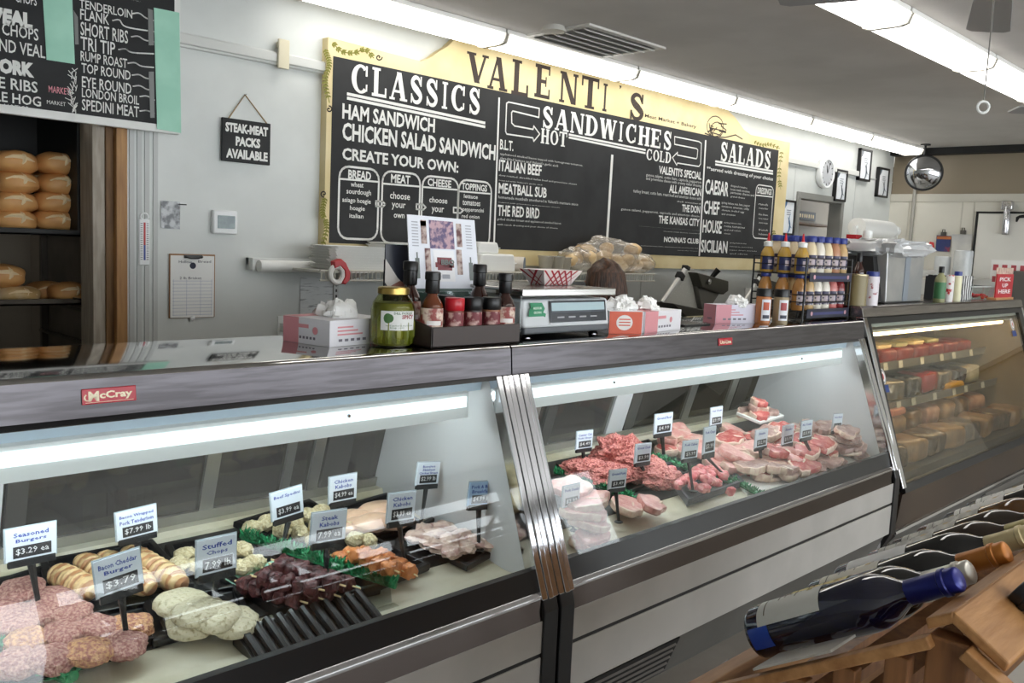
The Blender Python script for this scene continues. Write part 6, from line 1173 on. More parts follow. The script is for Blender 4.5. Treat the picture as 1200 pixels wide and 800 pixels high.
for i in range(4):
    j = (i+1) % 4; p = [c+Vector((*lo[i],.001)), c+Vector((*lo[j],.001)), c+Vector((*hi[j],.055)), c+Vector((*hi[i],.055))]; b.k = 0; b.poly(p); nn = (p[1]-p[0]).cross(p[3]-p[0]).normalized(); nn = nn if nn.dot(p[0]-c) > 0 else -nn
    L_ = lambda u, v: (p[0]*(1-u)*(1-v)+p[1]*u*(1-v)+p[2]*u*v+p[3]*(1-u)*v)+nn*.0012; b.k = 1; k_ = 6 if i % 2 == 0 else 3
    for q in range(-2, k_+1):
        for sg in (1, -1):
            u0 = q/k_ if sg > 0 else (q+2)/k_; u1 = u0 + sg*2/k_; v0, v1 = 0., 1.
            if min(u0,u1) < -.001 or max(u0,u1) > 1.001: continue
            w = .05*3/k_*2; b.poly([L_(u0,v0), L_(min(u0+w,1),v0), L_(min(u1+w,1),v1), L_(u1,v1)])
b.k = 0; b.poly([c+Vector((*p,.001)) for p in lo]); b.build('boat', [M('boat_white', (236,226,222), .6), M('boat_red', (178,52,60), .6)], fb, smooth=False, recalc=False)

# two big spice jars before the dressing rack
def spice(px, py, ytop, label, body, lab, w=.034):
    P = atZ(px, py, T); h = hgt(px, ytop, P); r = root('spice_jar', label, 'spice jar', P); b = MB(); R = w
    b.lathe([(.001,0),(R*.94,0),(R,.006),(R,h*.74),(R*.93,h*.79),(.001,h*.79)], P, 24); b.build('jar', body, r); b = MB(); b.lathe([(R*.9,h*.77),(R*1.02,h*.79),(R*1.02,h*.97),(R*.97,h),(.001,h)], P, 24); b.build('lid', BLACK, r)
    a = math.atan2(-P.y, -P.x)+.35; b = label_arc(P, R+.001, h*.10, h*.70, a-.55, a+.75); b.k = 1; q = label_arc(P, R+.0018, h*.40, h*.62, a-.35, a+.45); b.add(q.v, q.f); b.k = 2; q = label_arc(P, R+.0018, h*.16, h*.26, a-.35, a+.55); b.add(q.v, q.f); b.build('label', [M('spice_label', (226,228,234), .4), lab, M('label_small_ink', (60,64,80), .5)], r, recalc=False)
spice(893, 379, 338, 'jar of orange-brown spice left of the dressing rack', M('paprika_spice', (176,110,62), .25), M('label_orange', (190,84,52), .5)); spice(913.5, 379, 339, 'jar of grey-brown spice standing right beside the orange-brown one', M('grey_spice', (158,142,112), .25), M('label_rose', (168,72,74), .5))

# two-tier wire rack of dressing bottles
RX0, RX1, RY0, RY1 = 4.05, 4.545, 2.035, 2.315
uz = atY(940, 322, RY0).z; lz = T+.045
rk2 = root('dressing_rack', 'black two-tier wire rack of blue-capped dressing bottles', 'rack', (4.27, 2.2, T)); WIRE = M('black_wire', (18,18,20), .4)
for x in (RX0, RX1):
    for y in (RY0, RY1): b = MB(); b.tube([(x,y,T),(x,y,uz+.085)], .005, 8); b.build('post', WIRE, rk2)
for z in (lz, uz):
    b = MB()
    for i in range(9): x = RX0+(RX1-RX0)*i/8; b.tube([(x,RY0,z),(x,RY1,z)], .0028, 6)
    for i in range(4): y = RY0+(RY1-RY0)*i/3; b.tube([(RX0,y,z),(RX1,y,z)], .003, 6)
    for zz in (.045, .08): b.tube([(RX0,RY0,z+zz),(RX1,RY0,z+zz),(RX1,RY1,z+zz),(RX0,RY1,z+zz)], .0032, 6, closed=True)
    s_ = b.build('wire_shelf', WIRE, rk2)
    b = MB(); b.box((RX0+.03,RY0-.008,z-.032), (RX1-.005,RY0-.004,z+.012)); b.k = 1
    for u_ in (.10, .90): b.lathe([(.001,0),(.011,0),(.011,.001),(.001,.001)], (RX0+.03+(RX1-RX0-.035)*u_, RY0-.0085, z-.01), 14, Matrix.Rotation(pi/2,3,'X'))
    b.k = 2; b.box((RX0+.09,RY0-.0088,z-.018), (RX1-.07,RY0-.0082,z-.004)); b.build('shelf_sign', [M('sign_navy', (28,30,52), .4), M('sign_pink', (206,160,170), .5), M('sign_blue', (60,62,110), .5)], s_, smooth=False)
BCAP = M('blue_cap', (36,52,130), .35); DLAB = M('dressing_label', (40,36,70), .4, c2=(200,190,190), scale=55, lo=.5, hi=.6)
def dressing(c, m, label, group, gold=False, rz=0):
    h = .185 if not gold else .15; r = root('dressing_bottle', label, 'dressing bottle', c, rz, group); R = .0335
    b = MB(); b.lathe([(.001,0),(R*.93,0),(R,.006),(R,h*.55),(R*.9,h*.66),(R*.55,h*.82),(R*.5,h*.86),(.001,h*.86)], (0,0,0), 18); b.build('bottle', m, r, local=True)
    b = MB()
    if gold: b.lathe([(R*.66,h*.84),(R*.68,h*.98),(R*.3,h*1.02),(.001,h*1.02)], (0,0,0), 14); b.build('white_cap', WHITE, r, local=True); b = MB(); b.lathe([(.008,h*1.02),(.003,h*1.28),(.001,h*1.28)], (0,0,0), 10); b.build('red_tip', M('tip_red', (196,30,40), .35), r, local=True)
    else: b.lathe([(R*.74,h*.84),(R*.76,h*.85),(R*.76,h*.985),(R*.7,h),(.001,h)], (0,0,0), 18); b.build('cap', BCAP, r, local=True)
    a = -2.2; b = label_arc((0,0,0), R+.0008, h*.08, h*.52, a-1.2, a+1.2) if gold else label_arc((0,0,0), R+.0008, h*.14, h*.5, a-.75, a+.75); b.k = 1; q = label_arc((0,0,0), R+.0014, h*.22, h*.40, a-.28, a+.28); b.add(q.v, q.f); b.build('label', [M('navy_label', (34,40,82), .4) if gold else DLAB, M('dress_mark', (186,172,180), .5)], r, local=True, recalc=False); return r
D_ = {n: M('dressing_'+n, c, .25, coat=.3) for n, c in (('ranch',(222,206,172)),('tan',(198,166,118)),('gold',(176,140,60)),('brown',(168,118,62)),('rose',(186,136,104)),('white',(226,220,208)),('red',(126,40,44)),('pink',(198,120,116)))}
cols = 6; dx = (RX1-RX0-.07)/(cols-1); top = ['gold','ranch','white','ranch','rose','tan']; low = ['brown','tan','white','white','pink','red']
names = ['gold','cream','white','pale cream','rosy tan','tan']; pr0 = {}
for row in range(3):
    for i in range(cols):
        gold = i == 0; key = 'gold' if gold else top[i]; c = (RX0+.036+i*dx, RY0+.045+row*.092, uz+.004)
        lab = ('squeeze bottle with a red tip on the top tier, ' + ['front corner','second back along the left side','rear left corner',''][row]) if gold else f'blue-capped {names[i]} dressing bottle, {["front row of the top tier","second row of the top tier","rear row of the top tier",""][row]}, column {["","next to the red-tipped ones","beside the first cream one","in the middle","fourth along","at the right end"][i]}'.replace('column ','')
        if key not in pr0: pr0[key] = dressing(c, D_[key], lab, 'dressings on the top tier', gold)
        else: dup(pr0[key], c, 0, lab, 'dressings on the top tier')
names = ['brown','tan','white','whitish','pink','dark red']
for row in range(3):
    for i in range(cols):
        if row > 1 and i > 0: continue
        key = low[i]; c = (RX0+.036+i*dx, RY0+.045+row*.092, lz+.004); lab = f'blue-capped {names[i]} dressing bottle on the lower tier, ' + (['front row','second row','rear left corner',''][row])
        k2 = 'L'+key
        if k2 not in pr0: pr0[k2] = dressing(c, D_[key], lab, 'dressings on the lower tier')
        else: dup(pr0[k2], c, 0, lab, 'dressings on the lower tier')

# ------------------------------------------------------------------ on the deli case top
T3 = 1.3005
def at3(px, py): return atZ(px, py, T3)
def simple_bottle(px, py, ytop, R, parts, label, cat, name, Yfix=None):
    P = at3(px, py) if Yfix is None else Vector((atY(px, py, Yfix).x, Yfix, T3)); h = atY(px, ytop, P.y).z - T3; r = root(name, label, cat, P)
    for nm, prof, m in parts: b = MB(); b.lathe([(rr_*R, z*h) for rr_, z in prof], P, 20); b.build(nm, m, r)
    return r, P, h
BODY = [(.01,0),(.95,0),(1,.03),(1,.60),(.9,.68),(.42,.80),(.38,.86),(.01,.86)]; CAPP = [(.46,.82),(.48,.83),(.48,.99),(.44,1),(.01,1)]
TIN = [(.01,0),(.96,0),(1,.01),(1,.98),(.96,1),(.01,1)]
simple_bottle(1003, 354, 321, .05, [('can', [(.01,0),(1,0),(1,.97),(.01,.97)], M('olive_can', (132,120,84), .4)), ('can_rim', [(1.0,.955),(1.03,.96),(1.03,.99),(1,1),(.01,1)], M('can_rim', (170,160,130), .3, .8))], 'olive-brown tin at the left end of the deli case top', 'tin', 'storage_tin', 2.03)
simple_bottle(1020, 355, 318, .036, [('shaker', [(.01,0),(1,0),(1,.86),(.01,.86)], M('shaker_white', (220,214,220), .4, c2=(150,60,70), scale=30, lo=.58, hi=.66)), ('cap', [(.9,.84),(.92,.99),(.85,1),(.01,1)], BCAP)], 'white and red shaker with a blue cap beside the olive tin', 'shaker', 'seasoning_shaker', 2.0)
simple_bottle(1005, 330, 296, .034, [('bottle', BODY, SAUCE), ('cap', CAPP, BLACK)], 'black-capped dark bottle behind the olive tin', 'bottle', 'dark_bottle', 2.16)
simple_bottle(1013, 320, 270, .03, [('bottle', [(.01,0),(1,0),(1,.9),(.01,.9)], M('cream_bottle', (214,206,190), .4)), ('cap', [(.9,.88),(.9,1),(.01,1)], WHITE)], 'tall pale bottle with white cap behind the olive tin', 'bottle', 'pale_bottle', 2.24)
q = atY(1003, 285, 2.3); b = MB(); b.box((q.x-.05, 2.28, T3), (q.x+.03, 2.34, q.z+.05)); tag(b.build('red_carton', M('red_carton', (170,26,34), .4), smooth=False, bevel=.002), 'red carton top showing behind the right end of the dressing rack', 'carton')
# dispenser covered with a foil bag
Pa, Pb = at3(1039, 353), at3(1079, 354); Yd = 2.05; a, c = atY(1036, 290, Yd), atY(1080, 292, Yd); xL, xR = atY(1038,350,Yd).x, atY(1079,352,Yd).x; zt2 = a.z
fd = root('covered_dispenser', 'tall steel dispenser with a crinkled clear bag over its top', 'dispenser', ((xL+xR)/2, Yd+.15, T3))
b = MB(); b.prism([(xL,T3+.006),(xR,T3+.006),(xR+.0,zt2-.02),(xL-.03,zt2-.02)], Yd, Yd+.28, 'y'); b.build('steel_front', M('dispenser_steel', (180,180,178), .3, .6, c2=(160,162,164), scale=4), fd, smooth=False, bevel=.006)
b = MB(); b.box(((xL+xR)/2-.03,Yd-.004,T3+.01), ((xL+xR)/2+.04,Yd+.001,zt2-.04)); b.build('front_band', M('band_blue', (154,164,178), .3, .5), fd, smooth=False)
b = MB(); b.prism([(Yd+.02,T3+.006),(Yd+.28,T3+.006),(Yd+.28,zt2-.05),(Yd+.06,zt2-.05)], xL-.08, xL-.005); b.build('dark_side', MATTE, fd, smooth=False)
b = MB(); b.blob(((xL+xR)/2-.02, Yd+.13, zt2), ((xR-xL)/2+.05,.19,.05), 0, .10, 3, 4, 40, 16, .5, None, .09, 9); b.build('clear_bag', glass('crinkled_bag', (236,238,240), .35, .12, haze=.45), fd)
b = MB(); b.box((xL-.04,Yd-.01,T3), (xR+.02,Yd+.26,T3+.006)); b.build('base_plate', BLACK, fd, smooth=False)
simple_bottle(1100, 352, 312, .034, [('bottle', BODY, M('herb_bottle', (150,150,112), .25)), ('cap', CAPP, BLACK), ('label', [(1.02,.10),(1.02,.56)], M('green_label', (64,118,76), .45))], 'bottle with a green label and black cap', 'bottle', 'herb_bottle', 2.02)
simple_bottle(1111, 352, 322, .026, [('bottle', [(.01,0),(1,0),(1,.92),(.8,1),(.01,1)], M('redwhite_bottle', (226,222,220), .4, c2=(186,44,50), scale=28, lo=.54, hi=.6))], 'small red and white bottle right of the green-labelled one', 'bottle', 'small_bottle', 2.02)
simple_bottle(1120, 352, 318, .026, [('bottle', [(.01,0),(1,0),(1,.84),(.6,.9),(.01,.9)], M('pale_yellow', (226,222,186), .4)), ('cap', [(.9,.86),(.9,1),(.01,1)], BCAP)], 'pale yellow bottle with a blue cap beside the zebra carton', 'bottle', 'yellow_bottle', 2.04)
a, c = atY(1115,323,2.06), atY(1138,353,2.06); zb3 = MB(); zb3.box((a.x,2.06,T3), (c.x,2.22,a.z)); tag(zb3.build('striped_carton', M('zebra_card', (228,228,228), .5, c2=(30,32,36), scale=7, kind='wave', lo=.5, hi=.55), smooth=False, bevel=.002), 'white carton with bold black strokes on the deli case', 'carton')
a, c = atY(1141,336,2.04), atY(1167,354,2.04); tb = root('candy_tub', 'clear plastic tub of red candies', 'tub', ((a.x+c.x)/2, 2.12, T3)); mx, my, w_, h_ = (a.x+c.x)/2, 2.12, (c.x-a.x)/2, a.z-T3
b = MB(); b.add([(mx+sx*w_*k, my+sy*.08*k, T3+z) for k, z in ((.88,.001),(1,h_)) for sx, sy in ((-1,-1),(1,-1),(1,1),(-1,1))], [(3,2,1,0)]+[(i,(i+1)%4,(i+1)%4+4,i+4) for i in range(4)]); b.build('tub', CLEAR, tb, smooth=False)
b = MB(); b.tube([(mx+sx*w_*1.02, my+sy*.082, T3+h_) for sx, sy in ((-1,-1),(1,-1),(1,1),(-1,1))], .004, 6, closed=True); b.build('rim', M('clear_rim', (206,212,212), .2), tb)
rr = random.Random(3)
for i in range(26): b = MB(); b.blob((mx+rr.uniform(-.8,.75)*w_, my+rr.uniform(-.06,.06), T3+.012+.022*rr.random()), (.014,.012,.010), rr.random()*3, .05, 2, i, 10, 6); tag(b.build('red_candy', M('candy_red', (206,36,44), .25)), 'red wrapped candy in the clear tub', 'candy', 'candies in the tub')
pk = atY(1168, 345, 2.03); b = MB(); b.lathe([(.001,.004),(.035,.003),(.036,0),(.001,0)], (pk.x, 2.03, T3+.045), 20, Matrix.Rotation(pi/2,3,'X') @ Matrix.Rotation(.4,3,'Y')); b.box((pk.x-.01,2.03,T3), (pk.x+.01,2.036,T3+.03)); tag(b.build('pink_tag', M('hot_pink', (232,90,160), .5)), 'round hot pink tag beside the candy tub', 'tag')
ps = root('pickup_sign', 'red sign with white letters saying pick up here, on a wood base', 'sign', atY(1178, 350, 2.0)); a, c = atY(1169,321,2.0), atY(1185,347,2.0); w_ = c.x-a.x
b = MB(); b.box((a.x,2.0,T3+.014), (c.x+.01,2.006,a.z)); b.build('red_card', M('sign_red', (186,30,44), .4), ps, smooth=False); b = MB(); b.box((a.x-.01,1.99,T3), (c.x+.02,2.05,T3+.016)); b.build('wood_base', M('oak', (190,140,92), .5), ps, smooth=False, bevel=.002)
b = MB(); b.box((a.x+.005,2.008,T3+.016), (c.x+.02,2.012,a.z+.045)); b.build('card_holder', M('holder_tan', (214,190,172), .5, c2=(190,150,140), scale=30), ps, smooth=False)
L = MB(); H_ = a.z-T3-.014
for i, s in enumerate(('PICK','UP','HERE')): f0, f1 = ((.16,.84),(.34,.68),(.14,.86))[i]; L.text(s, (a.x+(w_+.01)*f0, 1.9985, T3+.014+H_*(.70-.26*i)), X, Z, (w_+.01)*(f1-f0), H_*.17, .03)
L.build('lettering', M('sign_letters', (238,228,226), .6), ps, smooth=False, recalc=False)

# ------------------------------------------------------------------ farther back: rear table, cooler front, posters
bt = root('rear_table', 'stainless work table in front of the walk-in cooler', 'table', (9.4, 2.9, 0)); b = MB(); b.box((7.3, 2.7, 1.0), (10.0, 4.1, 1.05)); b.build('table_top', STEEL, bt, smooth=False)
for x in (7.35, 9.9):
    for y in (2.75, 4.0): b = MB(); b.box((x,y,0), (x+.05,y+.05,1.0)); b.build('leg', STEEL, bt, smooth=False)
b = MB(); b.box((7.4,2.75,1.05), (9.95,4.05,1.40)); b.build('storage_box', M('rear_shelf_box', (180,178,170), .4), bt, smooth=False)
b = MB(); b.box((7.4,3.1,1.40), (8.75,4.05,1.468)); b.build('riser_shelf', M('riser_grey', (196,194,188), .4), bt, smooth=False)
Yp = 3.6; a, c = atY(1003,258,Yp), atY(1046,285,Yp); pt = root('paper_towel_roll', 'white paper towel roll on a holder before the far wall', 'paper towel', ((a.x+c.x)/2, Yp, c.z)); zc = (a.z+c.z)/2+.03
b = MB(); b.tube([(a.x+.03,Yp,zc),(c.x-.12,Yp,zc)], .085, 24); b.build('roll', PAPER, pt); b = MB(); b.tube([(a.x-.02,Yp,zc),(c.x+.04,Yp,zc)], .016, 10); b.blob((c.x+.05,Yp,zc), (.04,.05,.05), 0, 0, 1, 1, 12, 8); b.box((a.x-.03,Yp-.02,1.47), (a.x-.005,Yp+.02,zc)); b.box((c.x+.04,Yp-.02,1.47), (c.x+.06,Yp+.02,zc)); b.build('holder', WHITE, pt)
for i in range(7): q = atY(1021, 283, Yp-.25); foam_tray((q.x, Yp-.22, 1.472+i*.0135), .62, .3, 'white foam tray in the stack under the paper towel roll', 'foam trays by the towel roll', i)
for i in range(6): q = atY(1054, 285, 3.3); b = MB(); b.lathe([(.07,0),(.085,.05),(.088,.05),(.088,.045),(.001,.04)], (q.x, 3.3, 1.472+i*.024), 20); tag(b.build('foam_bowl', FOAM), 'white bowl in the stack right of the paper towel roll', 'bowl', 'stacked white bowls')
def wall_sheet(pts, m, label, name='wall_poster', t=.006):
    P = [atX(x, y, XB-.01) for x, y in pts]; b = MB(); b.prism([(p.y,p.z) for p in P], XB-.012-t, XB-.012); return tag(b.build(name, m, smooth=False), label, 'poster')
po = wall_sheet([(1098,275.5),(1115,276.5),(1112.5,295),(1096.5,294)], M('poster_blue', (52,62,112), .4, c2=(150,70,84), scale=9, lo=.5, hi=.6), 'blue and orange flyer clipped to the cooler front', 'cooler_flyer')
q0 = atX(1098,275.5,XB-.02); q1 = atX(1115,280.5,XB-.02); b = MB(); b.box((XB-.024,min(q0.y,q1.y)+.004,q1.z), (XB-.018,max(q0.y,q1.y)-.004,q0.z-.01)); b.build('orange_heading', M('poster_orange', (190,112,64), .5), po, local=True, smooth=False)
wall_sheet([(1116,274.5),(1140,274.5),(1137,322),(1114,322)], M('cooler_notice', (214,212,206), .4, c2=(186,186,184), scale=3, lo=.4, hi=.6), 'pale notice sheet clipped to the cooler front', 'cooler_notice')
wall_sheet([(1090,283),(1094.5,284),(1095,290),(1091,294),(1088,289)], M('red_sticker', (214,60,62), .5), 'small red sticker left of the blue flyer on the cooler', 'red_sticker')
wall_sheet([(1193.5,270),(1203,270),(1202,297),(1193,296)], M('yellow_black_card', (210,206,196), .5, c2=(60,58,50), scale=5, lo=.55, hi=.62), 'yellow and black card on the cooler door at the right edge', 'door_card'); wall_sheet([(1195,271),(1203,271),(1203,279),(1195,279)], M('card_yellow', (190,170,50), .5), 'yellow band on the card at the right edge', 'card_band', .009)
for i, (px, py) in enumerate(((1106,274),(1129,272))): q = atX(px, py, XB-.02); b = MB(); b.box((XB-.04,q.y-.025,q.z-.02), (XB-.012,q.y+.025,q.z+.02)); b.tube([(XB-.03,q.y-.012,q.z+.02),(XB-.03,q.y-.012,q.z+.045),(XB-.03,q.y+.012,q.z+.045),(XB-.03,q.y+.012,q.z+.02)], .005, 6); tag(b.build('bulldog_clip', M('clip_grey', (92,90,86), .4, .6)), ['clip holding the blue flyer on the cooler','clip holding the pale notice on the cooler'][i], 'clip')
hr = atX(1200, 234, XB-.02); b = MB(); P = [(-.16,-.04),(-.10,.0),(.02,.02),(.08,.08),(.12,.06),(.10,.0),(.06,-.04),(.05,-.14),(.02,-.14),(0,-.05),(-.10,-.06),(-.13,-.14),(-.16,-.13)]; q = atX(1197, 258, XB-.03); b.prism([(q.y-.03-p[0]*.5, q.z+.05+p[1]*.5) for p in P], XB-.042, XB-.034); tag(b.build('black_decal', MATTE, smooth=False), 'small black animal silhouette on the cooler door at the right edge', 'decal')
# clear bag dispensers and lidded goods in front of the cooler
for i, (px0, px1, y0, y1, lab) in enumerate(((1096,1112,301,325,'short clear stack of cups before the cooler'),(1119,1138,294,322,'tall clear sleeve of lids before the cooler'))):
    a, c = atX(px0, y0, 9.6), atX(px1, y1, 9.6); b = MB(); m = ((a.y+c.y)/2); R = abs(a.y-c.y)/2; b.lathe([(.01,0),(R,0),(R,(a.z-1.4)),(R*.9,a.z-1.39),(.01,a.z-1.39)], (9.6, m, 1.40), 18); tag(b.build('cup_sleeve', M('sleeve_plastic', (226,228,228), .25, c2=(200,204,206), scale=4)), lab, 'cups')
ct = root('cooler_side_table', 'grey counter in front of the cooler carrying sleeves and the receipt machine', 'counter', (9.2, 2.4, 0)); b = MB(); b.box((8.9, .6, 1.10), (9.9, 1.6, 1.14)); b.build('counter_top', STEEL, ct, smooth=False); b = MB(); b.box((9.0,.65,0), (9.85,1.55,1.10)); b.build('cabinet', M('prep_cabinet'), ct, smooth=False)
rg = root('register', 'dark grey register with printed order slips behind the pick up sign', 'register', (8.4, 1.7, 1.2)); a, c = atX(1162,304,8.4), atX(1215,322,8.4); y0, y1 = c.y, a.y
b = MB(); b.box((8.4,y0,1.42), (8.42,y1,a.z)); b.k = 1
for k in range(5):
    for j in range(2): b.box((8.396,y1-.06-k*.07,a.z-.09-j*.10), (8.40,y1-.02-k*.07,a.z-.04-j*.10))
b.build('order_slips', [PAPER, M('slip_red', (176,76,84), .6)], rg, smooth=False); b = MB(); b.prism([(y0-.1,1.0),(y1-.10,1.0),(y1-.08,1.44),(y1-.14,1.5),(y0-.1,1.5)], 8.3, 8.38); b.build('screen_back', M('register_grey', (88,86,82), .5), rg, smooth=False, bevel=.01); b = MB(); b.box((8.25,y0-.1,0), (8.7,y1-.05,1.02)); b.build('stand', M('register_stand', (120,116,110), .5), rg, smooth=False)
# ------------------------------------------------------------------ wine rack in the foreground
OAK = M('rack_oak', (176,130,82), .5, c2=(140,96,54), scale=4, stretch=(2,14,14), lo=.3, hi=.7, bump=.1, bscale=9); OAKD = M('rack_oak_dark', (140,96,58), .5, c2=(104,66,38), scale=4, stretch=(14,14,2), lo=.3, hi=.7)
WX0 = 1.05; WX1 = 3.2; ax = Vector((0, -.255, .158)).normalized(); nz = Vector((0, .158, .255)).normalized()
wr = root('wine_rack', 'wooden slatted wine rack with a peaked cap in the foreground', 'wine rack', (2.0, .3, 0))
rg_y, rg_z = .318, 1.160
HW = lambda s_: .030 if s_ > 0 else -.062
for s_ in (1, -1):
    b = MB(); p = [Vector((WX0, rg_y, rg_z)), Vector((WX1, rg_y, rg_z)), Vector((WX1, rg_y+HW(s_), rg_z-abs(HW(s_))*.62)), Vector((WX0, rg_y+HW(s_), rg_z-abs(HW(s_))*.62))]; t = Vector((0,-s_*.004,-.013)); b.add(p+[q+t for q in p], [(0,1,2,3),(7,6,5,4)]+[(i,i+4,(i+1)%4+4,(i+1)%4) for i in range(4)]); b.build('cap_board', OAK, wr, smooth=False, bevel=.003)
def rail(x, s_, y0, z0, y1, z1, w, t): b = MB(); a, c = Vector((x, y0, z0)), Vector((x, y1, z1)); d = (c-a); b.obox((a+c)/2, (w, d.length, t), (math.atan2(d.z, d.y), 0, 0)); return b
for x in (WX0-.005, WX0+.75, WX0+1.5, WX1-.02):
    rail(x, 1, .335, 1.121, .66, .919, .024, .014).build('side_rail', OAK, wr, smooth=False, bevel=.002); rail(x, -1, .30, 1.121, -.03, .919, .024, .014).build('side_rail', OAK, wr, smooth=False, bevel=.002)
for y in (.37, .43, .49, .55, .61): b = MB(); z = 1.121-(y-.335)*.6176-.008; b.box((WX0-.012, y-.014, .45), (WX0+.008, y+.014, z)); b.build('side_slat', OAKD, wr, smooth=False, bevel=.002)
for y in (.26, .20, .14, .08, .02): b = MB(); z = 1.121-(.30-y)*.6176-.008; b.box((WX0-.012, y-.014, .45), (WX0+.008, y+.014, z)); b.build('side_slat', OAKD, wr, smooth=False, bevel=.002)
b = MB(); b.box((WX0-.004,.296,.0), (WX0+.03,.342,rg_z-.034)); b.build('end_post', OAKD, wr, smooth=False, bevel=.003); b = MB(); b.box((WX1-.03,.296,0), (WX1,.342,rg_z-.034)); b.build('end_post', OAKD, wr, smooth=False)
for s_ in (1, -1):
    for d0 in (.08, .18, .27): b = MB(); b.box((WX0+.01, rg_y+s_*d0-.014, 1.132-d0*.6176-.070), (WX1, rg_y+s_*d0+.014, 1.132-d0*.6176-.052)); b.build('cradle_board', OAKD, wr, smooth=False)
    b = MB(); b.box((WX0-.01, rg_y+s_*.36-.012, .40), (WX1, rg_y+s_*.36+.012, .91)); b.build('front_board', OAK, wr, smooth=False, bevel=.002)
    b = MB(); b.box((WX0-.01, rg_y+s_*.31-.02, 0), (WX0+.04, rg_y+s_*.31+.02, .90)); b.build('leg', OAKD, wr, smooth=False); b = MB(); b.box((WX1-.04, rg_y+s_*.31-.02, 0), (WX1, rg_y+s_*.31+.02, .90)); b.build('leg', OAKD, wr, smooth=False)
GL = M('black_wine_glass', (8,9,10), .05, coat=.5, spec=.7)
def wine(x, s_, body, caps, lab, label, L_=.30, dz=0, R=.0375, lab_t=(.06,.125), blue=False, extra=None):
    base = Vector((x, rg_y+s_*.282, 1.0+dz)); A = Vector((0, -s_*.255, .158)).normalized(); r = root('wine_bottle', label, 'wine bottle', base, 0, 'wine bottles in the wooden rack')
    q = A.to_track_quat('Z', 'X').to_matrix(); P = [(.001,.006),(R*.7,.003),(R*.94,0),(R,.006),(R,L_*.58),(R*.95,L_*.64),(R*.72,L_*.71),(R*.47,L_*.76),(R*.40,L_*.80),(R*.385,L_*.9),(.001,L_*.9)]
    b = MB(); b.lathe(P, base, 28, q); b.build('glass', body, r, angle=50)
    b = MB(); b.lathe([(R*.41,L_*.775),(R*.43,L_*.78),(R*.42,L_*.93),(R*.47,L_*.935),(R*.47,L_*.955),(R*.42,L_*.96),(R*.42,L_),(R*.36,L_+.002),(.001,L_+.002)], base, 22, q); cp_ = b.build('capsule', caps, r, angle=50)
    # front label facing up and out
    n = 18; a0, a1 = -1.25, 1.25; up = Vector((0, s_*.158, .255)).normalized(); sd = A.cross(up); b = MB()
    def arc(t0, t1, aa, ab, k, rr_): b.k = k; pts = [up*cos(aa+(ab-aa)*i/n)*rr_+sd*sin(aa+(ab-aa)*i/n)*rr_ for i in range(n+1)]; b.add([base+A*L_*t0+p for p in pts]+[base+A*L_*t1+p for p in pts], [(i,i+1,i+n+2,i+n+1) for i in range(n)])
    if lab:
        arc(.08, .42, a0, a1, 0, R+.0006); arc(.12, .126, -.9, .9, 1, R+.0011)
        for k in range(4): arc(.19+.03*k, .196+.03*k, -.35+.1*(k%2), .35-.1*(k%3), 1, R+.0011)
        arc(.34, .37, -.22, .22, 2, R+.0011); b.build('label', lab, r, recalc=False)
    if blue: b = MB(); arc(.02, .13, a1, a1+.8, 0, R+.0005); b.build('blue_sticker', M('cobalt', (32,70,170), .25), r, recalc=False)
    return r
lw = [M('label_white', (228,226,222), .5), M('label_ink', (120,118,116), .6), M('label_gold', (186,160,96), .4, .4)]; ly = [M('label_cream', (222,206,140), .5), M('label_ink2', (84,74,50), .6), M('label_gold')]; lp = [M('label_paper', (206,204,196), .5, c2=(176,174,168), scale=60), MATS['label_ink'], M('label_gold')]
NAVY = M('navy_glass', (8,12,44), .05, coat=.5, spec=.7)
wine(1.145, 1, NAVY, M('navy_foil', (22,30,112), .3, .3), [M('label_grey', (206,206,200), .4), M('label_ink2'), M('label_olive', (168,150,84), .5)], 'dark blue wine bottle nearest, with a navy capsule, in the wooden rack', .300, .008, blue=True)
wine(1.24, 1, GL, M('silver_foil', (196,194,186), .3, .6), ly, 'wine bottle with a yellow label, second from the end of the rack', .282)
wine(1.335, 1, GL, M('amber_foil', (186,116,48), .35, .3), [M('label_pale2', (212,208,196), .5), MATS['label_ink'], M('label_gold')], 'wine bottle with an orange capsule, between the yellow-labelled and the white-labelled ones')
wine(1.43, 1, GL, M('cream_foil', (206,190,146), .35, .2), [M('label_plain', (226,226,226), .5), M('label_plain'), M('label_plain')], 'wine bottle with a plain white label and cream capsule', .31, .004)
wine(1.555, 1, M('brown_wine_glass', (44,30,16), .06, coat=.5), M('olive_foil', (172,160,104), .35, .2), lp, 'brownish wine bottle just beyond the plain white-labelled one')
wine(1.66, 1, M('brown_wine_glass'), M('bronze_foil', (136,92,48), .35, .3), lp, 'wine bottle with a crinkled pale label beyond the brownish one')
wine(1.78, 1, M('amber_glass', (90,58,22), .08, coat=.5), M('amber_foil'), lp, 'amber wine bottle with a wide white label near the right edge')
wine(1.93, 1, GL, M('bronze_foil'), lw, 'dark wine bottle at the right edge with its label turned up'); wine(2.06, 1, GL, M('cream_foil'), lw, 'farthest dark wine bottle seen in the rack row')
for i, x in enumerate((1.19, 1.31, 1.43)): wine(x, -1, GL, M('black_foil', (20,20,24), .4), lw, ['dark wine bottle lying on the far side of the peaked cap, nearest its end','second dark bottle on the far side of the peaked cap','third dark bottle on the far side of the peaked cap'][i])
b = MB(); q = atY(868, 792, .68); b.obox((q.x, .70, q.z-.02), (.10,.004,.06), (radians(-60),0,.1)); tag(b.build('paper_slip', M('slip_print', (206,206,204), .6, c2=(150,150,150), scale=70, lo=.5, hi=.6), smooth=False), 'printed paper slip sticking out below the dark blue bottle', 'paper slip')
